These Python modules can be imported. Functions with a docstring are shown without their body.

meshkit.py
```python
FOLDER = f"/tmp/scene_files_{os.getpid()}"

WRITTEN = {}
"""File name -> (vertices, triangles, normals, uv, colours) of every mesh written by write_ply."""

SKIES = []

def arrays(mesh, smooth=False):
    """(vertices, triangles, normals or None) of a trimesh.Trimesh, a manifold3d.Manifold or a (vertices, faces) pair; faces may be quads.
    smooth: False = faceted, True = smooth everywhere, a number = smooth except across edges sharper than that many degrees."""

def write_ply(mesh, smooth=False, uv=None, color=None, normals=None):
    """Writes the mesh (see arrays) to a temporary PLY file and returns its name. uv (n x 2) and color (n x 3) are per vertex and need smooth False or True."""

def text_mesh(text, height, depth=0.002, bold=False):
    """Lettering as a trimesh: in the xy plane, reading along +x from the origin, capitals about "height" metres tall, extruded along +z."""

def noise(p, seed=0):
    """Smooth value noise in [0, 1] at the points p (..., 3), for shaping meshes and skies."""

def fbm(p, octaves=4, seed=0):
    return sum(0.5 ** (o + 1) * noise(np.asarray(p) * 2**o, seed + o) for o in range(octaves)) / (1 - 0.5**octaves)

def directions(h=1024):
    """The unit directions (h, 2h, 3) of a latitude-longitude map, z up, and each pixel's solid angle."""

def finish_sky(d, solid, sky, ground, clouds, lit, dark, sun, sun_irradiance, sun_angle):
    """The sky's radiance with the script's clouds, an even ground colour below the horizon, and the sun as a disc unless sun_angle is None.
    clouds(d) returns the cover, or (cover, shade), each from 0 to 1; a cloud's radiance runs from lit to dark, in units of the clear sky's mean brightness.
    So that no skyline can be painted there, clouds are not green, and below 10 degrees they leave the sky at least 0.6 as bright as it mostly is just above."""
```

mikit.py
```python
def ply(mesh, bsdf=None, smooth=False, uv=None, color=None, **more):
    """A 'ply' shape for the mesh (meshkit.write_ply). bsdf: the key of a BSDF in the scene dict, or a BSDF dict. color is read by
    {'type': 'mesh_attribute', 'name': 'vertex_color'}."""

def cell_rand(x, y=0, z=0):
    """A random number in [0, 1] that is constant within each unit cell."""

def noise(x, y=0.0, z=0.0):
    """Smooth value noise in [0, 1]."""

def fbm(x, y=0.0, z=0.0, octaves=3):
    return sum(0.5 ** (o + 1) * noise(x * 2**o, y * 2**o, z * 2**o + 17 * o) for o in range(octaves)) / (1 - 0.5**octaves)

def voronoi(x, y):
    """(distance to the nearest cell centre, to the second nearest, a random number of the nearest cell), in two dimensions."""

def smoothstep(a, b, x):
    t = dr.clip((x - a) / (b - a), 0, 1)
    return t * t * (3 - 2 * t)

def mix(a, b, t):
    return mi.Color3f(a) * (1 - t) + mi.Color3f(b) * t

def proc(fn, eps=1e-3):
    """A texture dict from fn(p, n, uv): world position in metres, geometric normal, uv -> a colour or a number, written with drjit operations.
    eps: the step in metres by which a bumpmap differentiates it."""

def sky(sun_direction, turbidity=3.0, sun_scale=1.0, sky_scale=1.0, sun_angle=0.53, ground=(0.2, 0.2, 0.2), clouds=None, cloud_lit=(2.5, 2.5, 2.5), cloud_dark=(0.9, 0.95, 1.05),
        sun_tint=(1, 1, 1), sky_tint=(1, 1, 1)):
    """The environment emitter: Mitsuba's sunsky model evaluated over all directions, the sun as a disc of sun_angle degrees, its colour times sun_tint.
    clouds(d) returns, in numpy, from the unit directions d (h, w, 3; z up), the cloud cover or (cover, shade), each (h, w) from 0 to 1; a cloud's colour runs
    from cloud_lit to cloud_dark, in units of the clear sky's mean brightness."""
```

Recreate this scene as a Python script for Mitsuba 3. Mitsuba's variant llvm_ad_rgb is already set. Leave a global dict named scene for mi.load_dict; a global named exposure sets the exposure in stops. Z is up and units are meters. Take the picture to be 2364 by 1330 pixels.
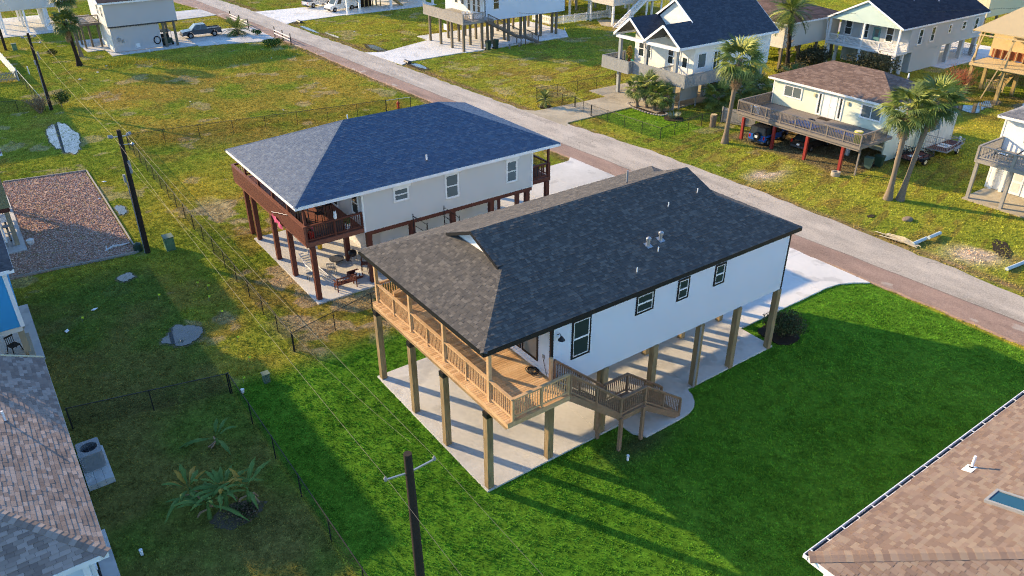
import math, random
import numpy as np, trimesh, mitsuba as mi, drjit as dr, mikit, meshkit
from mikit import proc, fbm, noise, voronoi, cell_rand, smoothstep, mix
from trimesh.creation import triangulate_polygon
from shapely.geometry import Polygon, Point, LineString
T = mi.ScalarTransform4f
rng = np.random.default_rng(7)
random.seed(7)
scene, labels = {}, {}
# ------------------------------------------------------------------ camera, sky, exposure
CAM = np.array([-13.943, -21.237, 24.2965]); YAW, PITCH, ROLL, F = 0.9499, 0.5125, -0.0017, 1784.78
fw = np.array([math.cos(YAW)*math.cos(PITCH), math.sin(YAW)*math.cos(PITCH), -math.sin(PITCH)])
rt = np.cross(fw, [0, 0, 1]); rt /= np.linalg.norm(rt); upv = np.cross(rt, fw)
upr = upv*math.cos(ROLL) - rt*math.sin(ROLL)
scene['camera'] = {'type': 'perspective', 'fov': math.degrees(2*math.atan(1182/F)), 'fov_axis': 'x', 'near_clip': 0.5, 'far_clip': 3000.0,
                   'to_world': T().look_at(origin=CAM.tolist(), target=(CAM+fw).tolist(), up=upr.tolist())}
SUN_DIR = (-0.468, 0.884, 0.366)
scene['sky'] = mikit.sky(SUN_DIR, turbidity=3.0, sun_scale=1.0, sky_scale=1.35, sun_angle=0.6, sun_tint=(1.0, 0.97, 0.92), sky_tint=(0.84, 1.0, 1.24))
exposure = 2.9
# ------------------------------------------------------------------ materials
def lin(h):
    c = np.array([int(h[i:i+2], 16) for i in (0, 2, 4)])/255.0
    return np.where(c <= 0.04045, c/12.92, ((c+0.055)/1.055)**2.4)
def mat(key, rgb, rough=0.8, two=True, **kw):
    if isinstance(rgb, str): rgb = lin(rgb)
    col = rgb if isinstance(rgb, dict) else {'type': 'rgb', 'value': [float(x) for x in rgb]}
    b = {'type': 'principled', 'base_color': col, 'roughness': rough, 'specular': kw.pop('specular', 0.3), **kw}
    scene[key] = {'type': 'twosided', 'bsdf': b} if two else b
    return key
VC = {'type': 'mesh_attribute', 'name': 'vertex_color'}
mat('m_vertex', dict(VC), 0.9, specular=0.15)
mat('m_vertex_sheen', dict(VC), 0.62, specular=0.35)
mat('m_white', (0.78, 0.79, 0.80), 0.5); mat('m_white_dull', (0.62, 0.62, 0.60), 0.7)
mat('m_black', (0.012, 0.013, 0.016), 0.45); mat('m_dark_grey', (0.05, 0.053, 0.06), 0.5)
mat('m_grey', (0.25, 0.26, 0.27), 0.55); mat('m_galv', (0.42, 0.44, 0.46), 0.35, metallic=0.7)
mat('m_glass', (0.028, 0.040, 0.043), 0.06, specular=0.6); mat('m_glass_light', (0.12, 0.15, 0.16), 0.08, specular=0.6)
mat('m_rubber', (0.014, 0.014, 0.015), 0.85)
mat('m_red_post', (0.26, 0.03, 0.025), 0.55); mat('m_deckred', (0.115, 0.036, 0.026), 0.6); mat('m_deckred_light', (0.20, 0.075, 0.052), 0.6)
mat('m_greywood', (0.30, 0.285, 0.265), 0.85); mat('m_greywood_dark', (0.15, 0.13, 0.115), 0.85); mat('m_pier', (0.31, 0.33, 0.34), 0.8)
mat('m_newwood', (0.50, 0.38, 0.20), 0.75); mat('m_newwood_post', (0.36, 0.27, 0.115), 0.8); mat('m_osb', (0.55, 0.42, 0.22), 0.8)
mat('m_greyboard', (0.27, 0.28, 0.285), 0.85); mat('m_weathered', (0.215, 0.19, 0.17), 0.85); mat('m_farpost', (0.17, 0.145, 0.105), 0.85)
mat('m_chain', (0.018, 0.02, 0.022), 0.5); mat('m_wire', (0.085, 0.085, 0.075), 0.6)
mat('m_pole', (0.030, 0.023, 0.019), 0.9)
mat('m_boxgreen', (0.10, 0.20, 0.12), 0.5); mat('m_bingreen', (0.02, 0.05, 0.035), 0.5); mat('m_binpale', (0.10, 0.15, 0.11), 0.6)
mat('m_yellow', (0.62, 0.40, 0.02), 0.5); mat('m_barrel', (0.60, 0.55, 0.10), 0.5); mat('m_red', (0.45, 0.02, 0.02), 0.45)
mat('m_blue', (0.02, 0.10, 0.45), 0.45); mat('m_skyblue', (0.05, 0.35, 0.70), 0.5); mat('m_tarp', (0.10, 0.17, 0.35), 0.6); mat('m_teal', (0.02, 0.22, 0.22), 0.5)
mat('m_pink', (0.60, 0.10, 0.22), 0.7); mat('m_flagyellow', (0.55, 0.75, 0.05), 0.7)
mat('m_sidingA', (0.58, 0.64, 0.72), 0.55); mat('m_sidingB', (0.57, 0.565, 0.56), 0.65); mat('m_sidingF', (0.47, 0.465, 0.475), 0.75)
mat('m_sidingK', (0.62, 0.67, 0.56), 0.65); mat('m_sidingJ', (0.46, 0.49, 0.50), 0.65); mat('m_sidingH', (0.62, 0.70, 0.78), 0.6); mat('m_sidingI', (0.74, 0.73, 0.68), 0.65)
mat('m_gableJ', (0.50, 0.63, 0.60), 0.65); mat('m_cream', (0.62, 0.55, 0.36), 0.7); mat('m_olive', (0.28, 0.26, 0.14), 0.7); mat('m_soffit', (0.55, 0.53, 0.48), 0.8); mat('m_turq', (0.04, 0.30, 0.60), 0.55)
mat('m_mulch', (0.03, 0.022, 0.016), 0.95); mat('m_wet', (.08,.085,.03), 0.7); mat('m_soil', (.10,.085,.06), 0.95); mat('m_stone', (0.36, 0.32, 0.26), 0.85); mat('m_bark', (0.20, 0.16, 0.12), 0.95); mat('m_deadfrond', (0.27, 0.185, 0.11), 0.9); mat('m_pale_frond', (0.52, 0.46, 0.33), 0.9)
mat('m_boot', (0.24, 0.085, 0.04), 0.9); mat('m_doorteal', (0.12, 0.28, 0.30), 0.5); mat('m_rubberpad', (0.10, 0.10, 0.11), 0.9); mat('m_tank', (0.12, 0.20, 0.35), 0.4)
mat('m_truck', (0.07, 0.085, 0.105), 0.28, metallic=0.5, clearcoat=0.6); mat('m_carwhite', (0.72, 0.72, 0.71), 0.3, clearcoat=0.6); mat('m_jeepblue', (0.012, 0.10, 0.38), 0.3, clearcoat=0.7)
mat('m_carblack', (0.018, 0.016, 0.018), 0.25, clearcoat=0.7); mat('m_lamp_red', (0.50, 0.01, 0.01), 0.2); mat('m_lamp_clear', (0.7, 0.7, 0.7), 0.1); mat('m_rim', (0.35, 0.35, 0.36), 0.3, metallic=0.8)
mat('m_hydrant', (0.50, 0.05, 0.03), 0.5); mat('m_pipe', (0.42, 0.50, 0.54), 0.5)
def wood(a, b, sx, sy, sz):
    def fn(p, n, uv):
        g = fbm(p.x*sx, p.y*sy, p.z*sz, 3); k = noise(p.x*1.3+7, p.y*1.3, p.z*0.7)
        return mix(a, b, dr.clip(0.75*g+0.4*k-0.1, 0, 1))
    return fn
mat('m_deckwood', proc(wood((0.42, 0.255, 0.125), (0.68, 0.47, 0.26), 2.0, 30.0, 30.0)), 0.7)
for i_, (a_, b_) in enumerate((((0.34, 0.20, 0.095), (0.56, 0.37, 0.20)), ((0.47, 0.30, 0.155), (0.74, 0.53, 0.31)))): mat(f'm_deckwood_{i_}', proc(wood(a_, b_, 2.0, 30.0, 30.0)), 0.7)
mat('m_railwood', proc(wood((0.40, 0.235, 0.11), (0.62, 0.43, 0.24), 9.0, 9.0, 9.0)), 0.7)
mat('m_postwood', proc(wood((0.15, 0.105, 0.055), (0.38, 0.285, 0.155), 14.0, 14.0, 1.6)), 0.85)
mat('m_stairwood', proc(wood((0.19, 0.110, 0.066), (0.34, 0.215, 0.135), 8.0, 8.0, 8.0)), 0.8)
mat('m_grime', proc(wood((0.33, 0.36, 0.34), (0.66, 0.68, 0.64), 3.0, 3.0, 1.2)), 0.8)
def conc(a, b):
    def fn(p, n, uv):
        big = fbm(p.x*0.35, p.y*0.35, 3.0, 4); fine = fbm(p.x*6, p.y*6, 1.0, 3)
        st = smoothstep(0.60, 0.72, fbm(p.x*0.9+20, p.y*0.9, 5.0, 3))
        return mix(a, b, dr.clip(0.2+1.1*(big-0.25)+0.35*(fine-0.5), 0, 1))*(1-0.18*st)
    return fn
mat('m_concrete', proc(conc((0.40, 0.40, 0.385), (0.58, 0.58, 0.565))), 0.85)
mat('m_concrete_new', proc(conc((0.54, 0.545, 0.54), (0.66, 0.66, 0.65))), 0.85)
mat('m_concrete_old', proc(conc((0.28, 0.24, 0.17), (0.46, 0.41, 0.31))), 0.88)
def road_fn(p, n, uv):
    g = fbm(p.x*1.2, p.y*0.5, 0.0, 4); f = noise(p.x*18, p.y*18); f2 = noise(p.x*60, p.y*60)
    mid = 32.95-0.040*p.y+0.12*(noise(p.y*0.5, 3.0)-0.5)
    red = 1-smoothstep(-0.05, 0.05, p.x-mid)
    c = mix((0.415, 0.372, 0.320), (0.305, 0.215, 0.175), red)
    track = dr.exp(-dr.square((p.x-mid-1.2)/0.35))+dr.exp(-dr.square((p.x-mid-2.6)/0.35))
    stain = smoothstep(0.55, 0.75, fbm(p.x*0.9+11, p.y*0.22, 6.0, 3))
    c = c*(0.74+0.42*g+0.30*(f-0.5)+0.20*(f2-0.5)+0.07*track-0.12*stain)
    seam = dr.exp(-dr.square((p.x-mid)/0.05))
    # cross cracks
    w = p.y+0.35*p.x+1.6*fbm(p.x*0.8, p.y*0.25, 9.0, 3)
    fr = w/5.3-dr.floor(w/5.3); on = dr.select(cell_rand(dr.floor(w/5.3), 3)>0.45, 1.0, 0.0)
    crack = dr.exp(-dr.square((fr-0.5)*5.3/0.035))*on*smoothstep(0.35, 0.55, noise(p.x*0.6, p.y*0.25, 4.0))
    d1, d2, _ = voronoi(p.x*0.55+0.3*noise(p.x*3, p.y*3), p.y*0.4)
    crack2 = dr.exp(-dr.square((d2-d1)/0.018))*smoothstep(0.52, 0.62, fbm(p.x*0.2+5, p.y*0.12, 2.0, 2))
    c = c*(1-0.55*dr.maximum(dr.maximum(seam*0.8, crack), 0.8*crack2))
    patch = smoothstep(0.74, 0.80, fbm(p.x*0.8+31, p.y*0.55, 7.0, 3))*red
    return mix(c, (0.42, 0.38, 0.33), 0.6*patch)
mat('m_road', proc(road_fn), 0.9)
def gravel_fn(p, n, uv):
    a, b, r = voronoi(p.x*9, p.y*9)
    c = mix((0.30, 0.17, 0.125), (0.56, 0.40, 0.32), r)
    return c*(0.55+0.45*smoothstep(0.0, 0.35, b-a))
mat('m_gravelbase', proc(gravel_fn), 0.9)
# ---- the turf's colour over the site (dead patches, ruts, the re-sodded lawn): the same for soil sheet and blades
def band(x, a, b, s): return smoothstep(a-s, a+s, x)*(1-smoothstep(b-s, b+s, x))
def turf_fn(p, n, uv):
    x, y = p.x, p.y
    wob = 1.2*(fbm(x*0.5, y*0.5, 2.0, 3)-0.5)
    big = fbm(x*0.07+3, y*0.07, 1.0, 4); med = fbm(x*0.33, y*0.33, 4.0, 4); fine = fbm(x*2.1, y*2.1, 6.0, 3)
    yel = mi.Color3f(0.42, 0.355, 0.052); grn = mi.Color3f(0.235, 0.285, 0.036); brn = mi.Color3f(0.36, 0.225, 0.070); tan = mi.Color3f(0.50, 0.39, 0.25)
    c = mix(grn, yel, smoothstep(0.34, 0.82, 0.6*big+0.45*med))
    c = mix(c, brn, 0.45*smoothstep(0.52, 0.74, 0.45*fbm(x*0.11+40, y*0.09, 8.0, 3)+0.6*fbm(x*0.4, y*0.4, 11.0, 3)))
    dirtm = smoothstep(0.635, 0.70, fbm(x*0.42+9, y*0.42, 3.0, 4))
    # strip between the two fences and house B: worn; north vacant lot: browner to the south
    worn = band(x, -2.5, 6.0, 1.2)*band(y, 12.5, 40.0, 2.0)
    c = mix(c, brn, 0.45*worn*smoothstep(0.35, 0.6, med)); c = mix(c, tan, 0.75*worn*smoothstep(0.52, 0.62, fbm(x*0.55+2, y*0.55, 21.0, 3)))
    vac = band(x, -2.0, 27.0, 3.0)*band(y, 55.0, 84.0, 4.0)
    c = mix(c, mi.Color3f(0.41, 0.28, 0.060), 0.55*vac*smoothstep(0.3, 0.65, med))
    c = mix(c, tan, 0.45*dirtm*band(x, -40.0, 100.0, 1.0)*smoothstep(13.0, 16.0, y))
    # ruts and mowing lines east of the road
    east = smoothstep(37.5, 39.0, x)*(1-smoothstep(58.0, 62.0, x))
    rut = noise((x*0.35+y*0.10)*1.2+3, (y-0.25*x)*1.9, 2.0)
    c = mix(c, mi.Color3f(0.23, 0.16, 0.05), 0.55*east*smoothstep(0.60, 0.80, rut)); c = mix(c, grn*1.25, 0.35*east*smoothstep(0.25, 0.5, 1-rut)*smoothstep(0.4, 0.6, med))
    # road verges
    rx = 30.75-0.036*y; rx2 = 37.1-0.036*y+dr.select(y<28.0, 0.3-0.02*dr.abs(y-14.0), 0.0)
    verge = dr.exp(-dr.square((x-rx2-0.35)/0.55))+dr.exp(-dr.square((x-rx+0.35)/0.5))*smoothstep(14.0, 16.0, y)
    c = mix(c, mi.Color3f(0.30, 0.20, 0.11), dr.clip(0.75*verge*(0.5+fine), 0, 1))
    # lawn of the lot across at the corner: sandy washout
    sand = dr.exp(-dr.square((x-40.0+0.3*(y+0.8))/1.6)-dr.square((y+1.0)/1.5))+dr.exp(-dr.square((x-41.0)/2.2)-dr.square((y-17.5)/1.0))
    c = mix(c, mi.Color3f(0.55, 0.45, 0.33), dr.clip(1.3*sand*smoothstep(0.35, 0.55, med), 0, 1))
    # bright green front garden of the twin gabled house
    gardI = band(x, 40.0, 46.5, 0.3)*band(y, 29.6, 39.0, 0.3)
    c = mix(c, mi.Color3f(0.16, 0.30, 0.02), 0.85*gardI)
    # yard beside the left house: dull green brown
    yard = (1-smoothstep(-7.1+0.15*wob, -6.8+0.15*wob, x))*(1-smoothstep(29.0, 33.0, y))
    c = mix(c, mix((0.125, 0.195, 0.035), (0.180, 0.170, 0.050), smoothstep(0.42, 0.66, 0.5*med+0.5*big)), 0.9*yard)
    # mud under the last houses
    mud = band(x, 72.0, 95.0, 2.0)*band(y, 10.0, 24.0, 2.0)
    c = mix(c, mi.Color3f(0.12, 0.075, 0.035), 0.6*mud*smoothstep(0.4, 0.6, med))
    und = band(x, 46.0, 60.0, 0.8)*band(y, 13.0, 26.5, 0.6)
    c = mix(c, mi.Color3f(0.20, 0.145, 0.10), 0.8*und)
    # re-sodded lawn round the white house
    ln = smoothstep(-7.0, -6.7, x)*(1-smoothstep(30.3, 30.7, x))*(1-smoothstep(12.9+wob, 15.2+wob, y))
    lc = mix((0.070, 0.195, 0.016), (0.135, 0.285, 0.029), dr.clip(0.45*big+0.8*(med-0.2), 0, 1))
    c = mix(c, lc, ln)
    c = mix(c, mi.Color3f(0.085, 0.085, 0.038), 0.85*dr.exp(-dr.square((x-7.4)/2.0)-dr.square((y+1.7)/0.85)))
    tin = noise(x*7.3, y*7.3, 2.0)*noise(x*17.0, y*17.0, 5.0)
    return c*(0.62+0.60*fine+0.95*tin)
def blade_fn(p, n, uv):
    r = cell_rand(dr.floor(p.x*9), dr.floor(p.y*9))
    return turf_fn(p, n, uv)*(0.75+0.75*r)
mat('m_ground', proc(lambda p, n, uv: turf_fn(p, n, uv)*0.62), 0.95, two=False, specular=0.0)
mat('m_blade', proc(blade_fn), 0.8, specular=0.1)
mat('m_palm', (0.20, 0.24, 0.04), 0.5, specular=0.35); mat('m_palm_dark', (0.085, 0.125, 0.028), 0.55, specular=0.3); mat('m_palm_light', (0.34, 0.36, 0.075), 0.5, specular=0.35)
mat('m_leaf', (0.095, 0.175, 0.045), 0.65, specular=0.15); mat('m_leaf_yellow', (0.30, 0.20, 0.03), 0.6); mat('m_bush', (0.055, 0.062, 0.026), 0.7); mat('m_bush_light', (0.14, 0.125, 0.055), 0.7); mat('m_twig_red', (0.36, 0.125, 0.06), 0.85)
mat('m_bushgreen', (0.05, 0.12, 0.025), 0.7)
scene['m_water'] = {'type': 'principled', 'base_color': {'type': 'rgb', 'value': [0.075, 0.088, 0.092]}, 'roughness': 0.02, 'specular': 0.5}
# ------------------------------------------------------------------ mesh helpers
def unit(v):
    v = np.asarray(v, float); return v/np.linalg.norm(v)
CF = np.array([[0,2,1],[0,3,2],[4,5,6],[4,6,7],[0,1,5],[0,5,4],[1,2,6],[1,6,5],[2,3,7],[2,7,6],[3,0,4],[3,4,7]])
class M:
    def __init__(s): s.v, s.f, s.c, s.n = [], [], [], 0
    def add(s, V, Fc, col=None):
        V = np.asarray(V, float); s.v.append(V); s.f.append(np.asarray(Fc, int)+s.n); s.n += len(V)
        if col is not None: s.c.append(np.broadcast_to(np.asarray(col, float), (len(V), 3)))
        return s
    def box(s, x0, y0, z0, x1, y1, z1, col=None):
        return s.add([[x0,y0,z0],[x1,y0,z0],[x1,y1,z0],[x0,y1,z0],[x0,y0,z1],[x1,y0,z1],[x1,y1,z1],[x0,y1,z1]], CF, col)
    def bar(s, a, b, w, h, up=(0,0,1), col=None):
        a, b = np.asarray(a, float), np.asarray(b, float); d = unit(b-a); u = np.asarray(up, float)
        if abs(d@u) > 0.98: u = np.array([1.0, 0, 0])
        sd = unit(np.cross(d, u))*w/2; uu = unit(np.cross(sd, d))*h/2
        return s.add([a-sd-uu, a+sd-uu, a+sd+uu, a-sd+uu, b-sd-uu, b+sd-uu, b+sd+uu, b-sd+uu], CF, col)
    def tube(s, pts, r, k=6, col=None, cap=True):
        p = np.asarray(pts, float); n = len(p); r = np.broadcast_to(np.asarray(r, float), (n,))
        t = np.gradient(p, axis=0); t /= np.linalg.norm(t, axis=1, keepdims=True)+1e-12
        ref = np.array([0,0,1.0]) if abs(t[0][2]) < 0.9 else np.array([1.0,0,0])
        a = np.cross(t, ref); a /= np.linalg.norm(a, axis=1, keepdims=True)+1e-9; b = np.cross(t, a)
        an = np.arange(k)*2*np.pi/k
        V = p[:,None]+r[:,None,None]*(np.cos(an)[None,:,None]*a[:,None]+np.sin(an)[None,:,None]*b[:,None])
        i, j = np.meshgrid(np.arange(n-1), np.arange(k), indexing='ij'); j2 = (j+1)%k
        A, B, C, D = (i*k+j).ravel(), (i*k+j2).ravel(), ((i+1)*k+j2).ravel(), ((i+1)*k+j).ravel()
        Fc = np.vstack([np.stack([A,B,C],1), np.stack([A,C,D],1)]); V = V.reshape(-1,3)
        if cap:
            Fc = np.vstack([Fc, [[0,q+1,q] for q in range(1,k-1)], [[(n-1)*k,(n-1)*k+q,(n-1)*k+q+1] for q in range(1,k-1)]])
        return s.add(V, Fc, col)
    def cyl(s, x, y, z0, z1, r, k=14, r2=None, col=None): return s.tube([[x,y,z0],[x,y,(z0+z1)/2],[x,y,z1]], [r, (r+(r if r2 is None else r2))/2, r if r2 is None else r2], k, col)
    def fan(s, pts, col=None):
        n = len(pts); return s.add(pts, [[0,i,i+1] for i in range(1,n-1)], col)
    def plate(s, pts, t, nrm=None, col=None):
        p = np.asarray(pts, float); n = unit(np.cross(p[1]-p[0], p[2]-p[0])) if nrm is None else np.asarray(nrm, float)
        q = p-n*t; k = len(p)
        Fc = [[0,i,i+1] for i in range(1,k-1)]+[[k,k+i+1,k+i] for i in range(1,k-1)]
        for i in range(k): j=(i+1)%k; Fc += [[i,k+i,k+j],[i,k+j,j]]
        return s.add(np.vstack([p,q]), Fc, col)
    def prism(s, poly, z0, z1, col=None):
        pl = poly if isinstance(poly, Polygon) else Polygon(poly)
        m = trimesh.creation.extrude_polygon(pl, z1-z0, engine='earcut'); v = np.array(m.vertices); v[:,2] += z0
        return s.add(v, m.faces, col)
    def tri(s, mesh, col=None): return s.add(mesh.vertices, mesh.faces, col)
    def get(s):
        return np.vstack(s.v), np.vstack(s.f)
    def col(s): return np.vstack(s.c) if s.c else None
used = {}
def key_for(k):
    n = used.get(k, -1)+1; used[k] = n
    return k if n == 0 else f'{k}_{n:03d}'
def lab(k, label=None, cat=None, group=None, kind=None):
    d = {}
    if label: d['label'] = label
    if cat: d['category'] = cat
    if group: d['group'] = group
    if kind: d['kind'] = kind
    if d: labels[k] = d
    return k
def obj(name, m, bsdf, parent=None, smooth=False, label=None, cat=None, group=None, kind=None, tw=None):
    k = key_for(f'{parent}__{name}' if parent else name)
    if isinstance(m, dict): d = dict(m); d['bsdf'] = {'type': 'ref', 'id': bsdf}
    else:
        c = m.col() if isinstance(m, M) else None
        d = mikit.ply(m.get() if isinstance(m, M) else m, bsdf, True if (c is not None and smooth) else smooth, color=c)
    if tw is not None: d['to_world'] = tw
    scene[k] = d
    return lab(k, label, cat, group, kind)
def thing(name, label, cat, group=None): return lab(key_for(name), label, cat, group)
UNIT = mikit.ply((np.array([[x,y,z] for z in (0,1) for x,y in ((0,0),(1,0),(1,1),(0,1))], float), CF))
def mtx(o, ex, ey, ez):
    m = np.eye(4); m[:3,0], m[:3,1], m[:3,2], m[:3,3] = ex, ey, ez, o
    return T(m)
def bx(name, bsdf, parent, x0, y0, z0, x1, y1, z1, **kw):
    return obj(name, UNIT, bsdf, parent, tw=mtx((x0,y0,z0), (x1-x0,0,0), (0,y1-y0,0), (0,0,z1-z0)), **kw)
def br(name, bsdf, parent, a, b, w, h, up=(0,0,1), **kw):
    a, b = np.asarray(a, float), np.asarray(b, float); d = b-a; u = np.asarray(up, float); dn = unit(d)
    if abs(dn@u) > 0.98: u = np.array([1.0,0,0])
    sd = unit(np.cross(u, dn))*w; uu = unit(np.cross(d, sd))*h
    return obj(name, UNIT, bsdf, parent, tw=mtx(a-sd/2-uu/2, d, sd, uu), **kw)
def Rz(a):
    c, s = math.cos(a), math.sin(a); return np.array([[c,-s,0],[s,c,0],[0,0,1]])
def moved(m, loc, rz=0, sc=1.0):
    v, f = m.get(); o = M(); o.v=[(v*sc)@Rz(rz).T+np.asarray(loc, float)]; o.f=[f]; o.n=len(v); o.c=[m.col()] if m.c else []
    return o
def tloc(loc, rz=0, sc=1.0):
    return T().translate([float(x) for x in loc]).rotate([0,0,1], math.degrees(rz)).scale(float(sc))
# ------------------------------------------------------------------ building helpers
SH_TPL = None
def shingle_tpl():
    # unit shingle: u 0..1 along the eave, v 0..1 up the slope, h = 1 at the butt falling to 0
    V = np.array([[0,0,1],[1,0,1],[1,1,0.12],[0,1,0.12],[0,0,0],[1,0,0],[1,1,0],[0,1,0]], float)
    return mikit.ply((V, np.array([[0,1,2],[0,2,3],[4,5,1],[4,1,0],[5,6,2],[5,2,1],[7,4,0],[7,0,3]])))
def clip_poly(poly, u0, u1, v0, v1):
    for ax, lim, sg in ((0,u0,1),(0,u1,-1),(1,v0,1),(1,v1,-1)):
        out = []
        for i in range(len(poly)):
            a, b = poly[i], poly[(i+1)%len(poly)]; da, db = (a[ax]-lim)*sg, (b[ax]-lim)*sg
            if da >= 0: out.append(a)
            if da*db < 0: t = da/(da-db); out.append((a[0]+t*(b[0]-a[0]), a[1]+t*(b[1]-a[1])))
        poly = out
        if len(poly) < 3: return []
    return poly
def shingle_roof(parent, planes, tones, exposure=0.145, wmin=0.18, wmax=0.42, nparts=300, t=(0.010, 0.018), sheen=False, seed=1, jitter=0.05, name='shingle', base_mat='m_dark_grey', uneven=0.0):
    """planes: convex 3-D polygons, first edge = the eave, seen counter-clockwise from outside."""
    global SH_TPL
    r = np.random.default_rng(seed); tones = [np.asarray(c, float) for c in tones]
    if SH_TPL is None: SH_TPL = shingle_tpl()
    whole, rest, deck = [], M(), M()
    for P in planes:
        P = np.asarray(P, float); eu = unit(P[1]-P[0]); n = unit(np.cross(P[1]-P[0], P[2]-P[0])); ev = np.cross(n, eu)
        uv = [((q-P[0])@eu, (q-P[0])@ev) for q in P]; us = [a for a,_ in uv]; vs = [b for _,b in uv]
        deck.plate(P, 0.04, n)
        nv = int(math.ceil((max(vs)+0.02)/exposure)); poly = uv
        for k in range(nv):
            v0 = k*exposure; v1 = v0+exposure*1.22
            u = min(us)-r.uniform(0, wmax)
            while u < max(us):
                w = r.uniform(wmin, wmax); g = 0.006
                ti = int(r.integers(len(tones))); th = r.choice(t)
                vj = v0+(r.uniform(-uneven, uneven) if uneven else 0)
                c = clip_poly(poly, u+g, u+w-g*0.3, max(vj, 0.0), v1)
                if len(c) >= 3:
                    cen = P[0]+eu*(u+w/2)+ev*v0
                    if abs(Polygon(c).area-(w-1.3*g)*(v1-vj)) < 1e-4 if len(c) == 4 else False:
                        whole.append((np.linalg.norm(cen-CAM)/math.sqrt(w), P[0]+eu*(u+g)+ev*vj+n*0.004, eu*(w-1.3*g), ev*(v1-vj), n*th, ti))
                    else:
                        _sh(rest, c, P[0], eu, ev, n, vj, v1, th, tones[ti]*r.uniform(1-jitter, 1+jitter))
                u += w
    whole.sort(key=lambda q: q[0])
    for q in whole[:nparts]: obj(name, SH_TPL, f'{parent.split("__")[0]}_tone_{q[5]}', parent, tw=mtx(*q[1:5]))
    if nparts:
        for i, c in enumerate(tones): mat(f'{parent.split("__")[0]}_tone_{i}', c, 0.62 if sheen else 0.9, specular=0.35 if sheen else 0.15)
    TV = np.array([[0,0,1],[1,0,1],[1,1,0.12],[0,1,0.12],[0,0,0],[1,0,0],[1,1,0],[0,1,0]], float); TF = np.array([[0,1,2],[0,2,3],[4,5,1],[4,1,0],[5,6,2],[5,2,1],[7,4,0],[7,0,3]])
    for q in whole[nparts:]:
        rest.add(q[1]+TV@np.array([q[2], q[3], q[4]]), TF, tones[q[5]]*r.uniform(1-jitter, 1+jitter))
    obj(name+'s', rest, 'm_vertex_sheen' if sheen else 'm_vertex', parent, kind='stuff')
    obj('roof_deck', deck, base_mat, parent)
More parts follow.
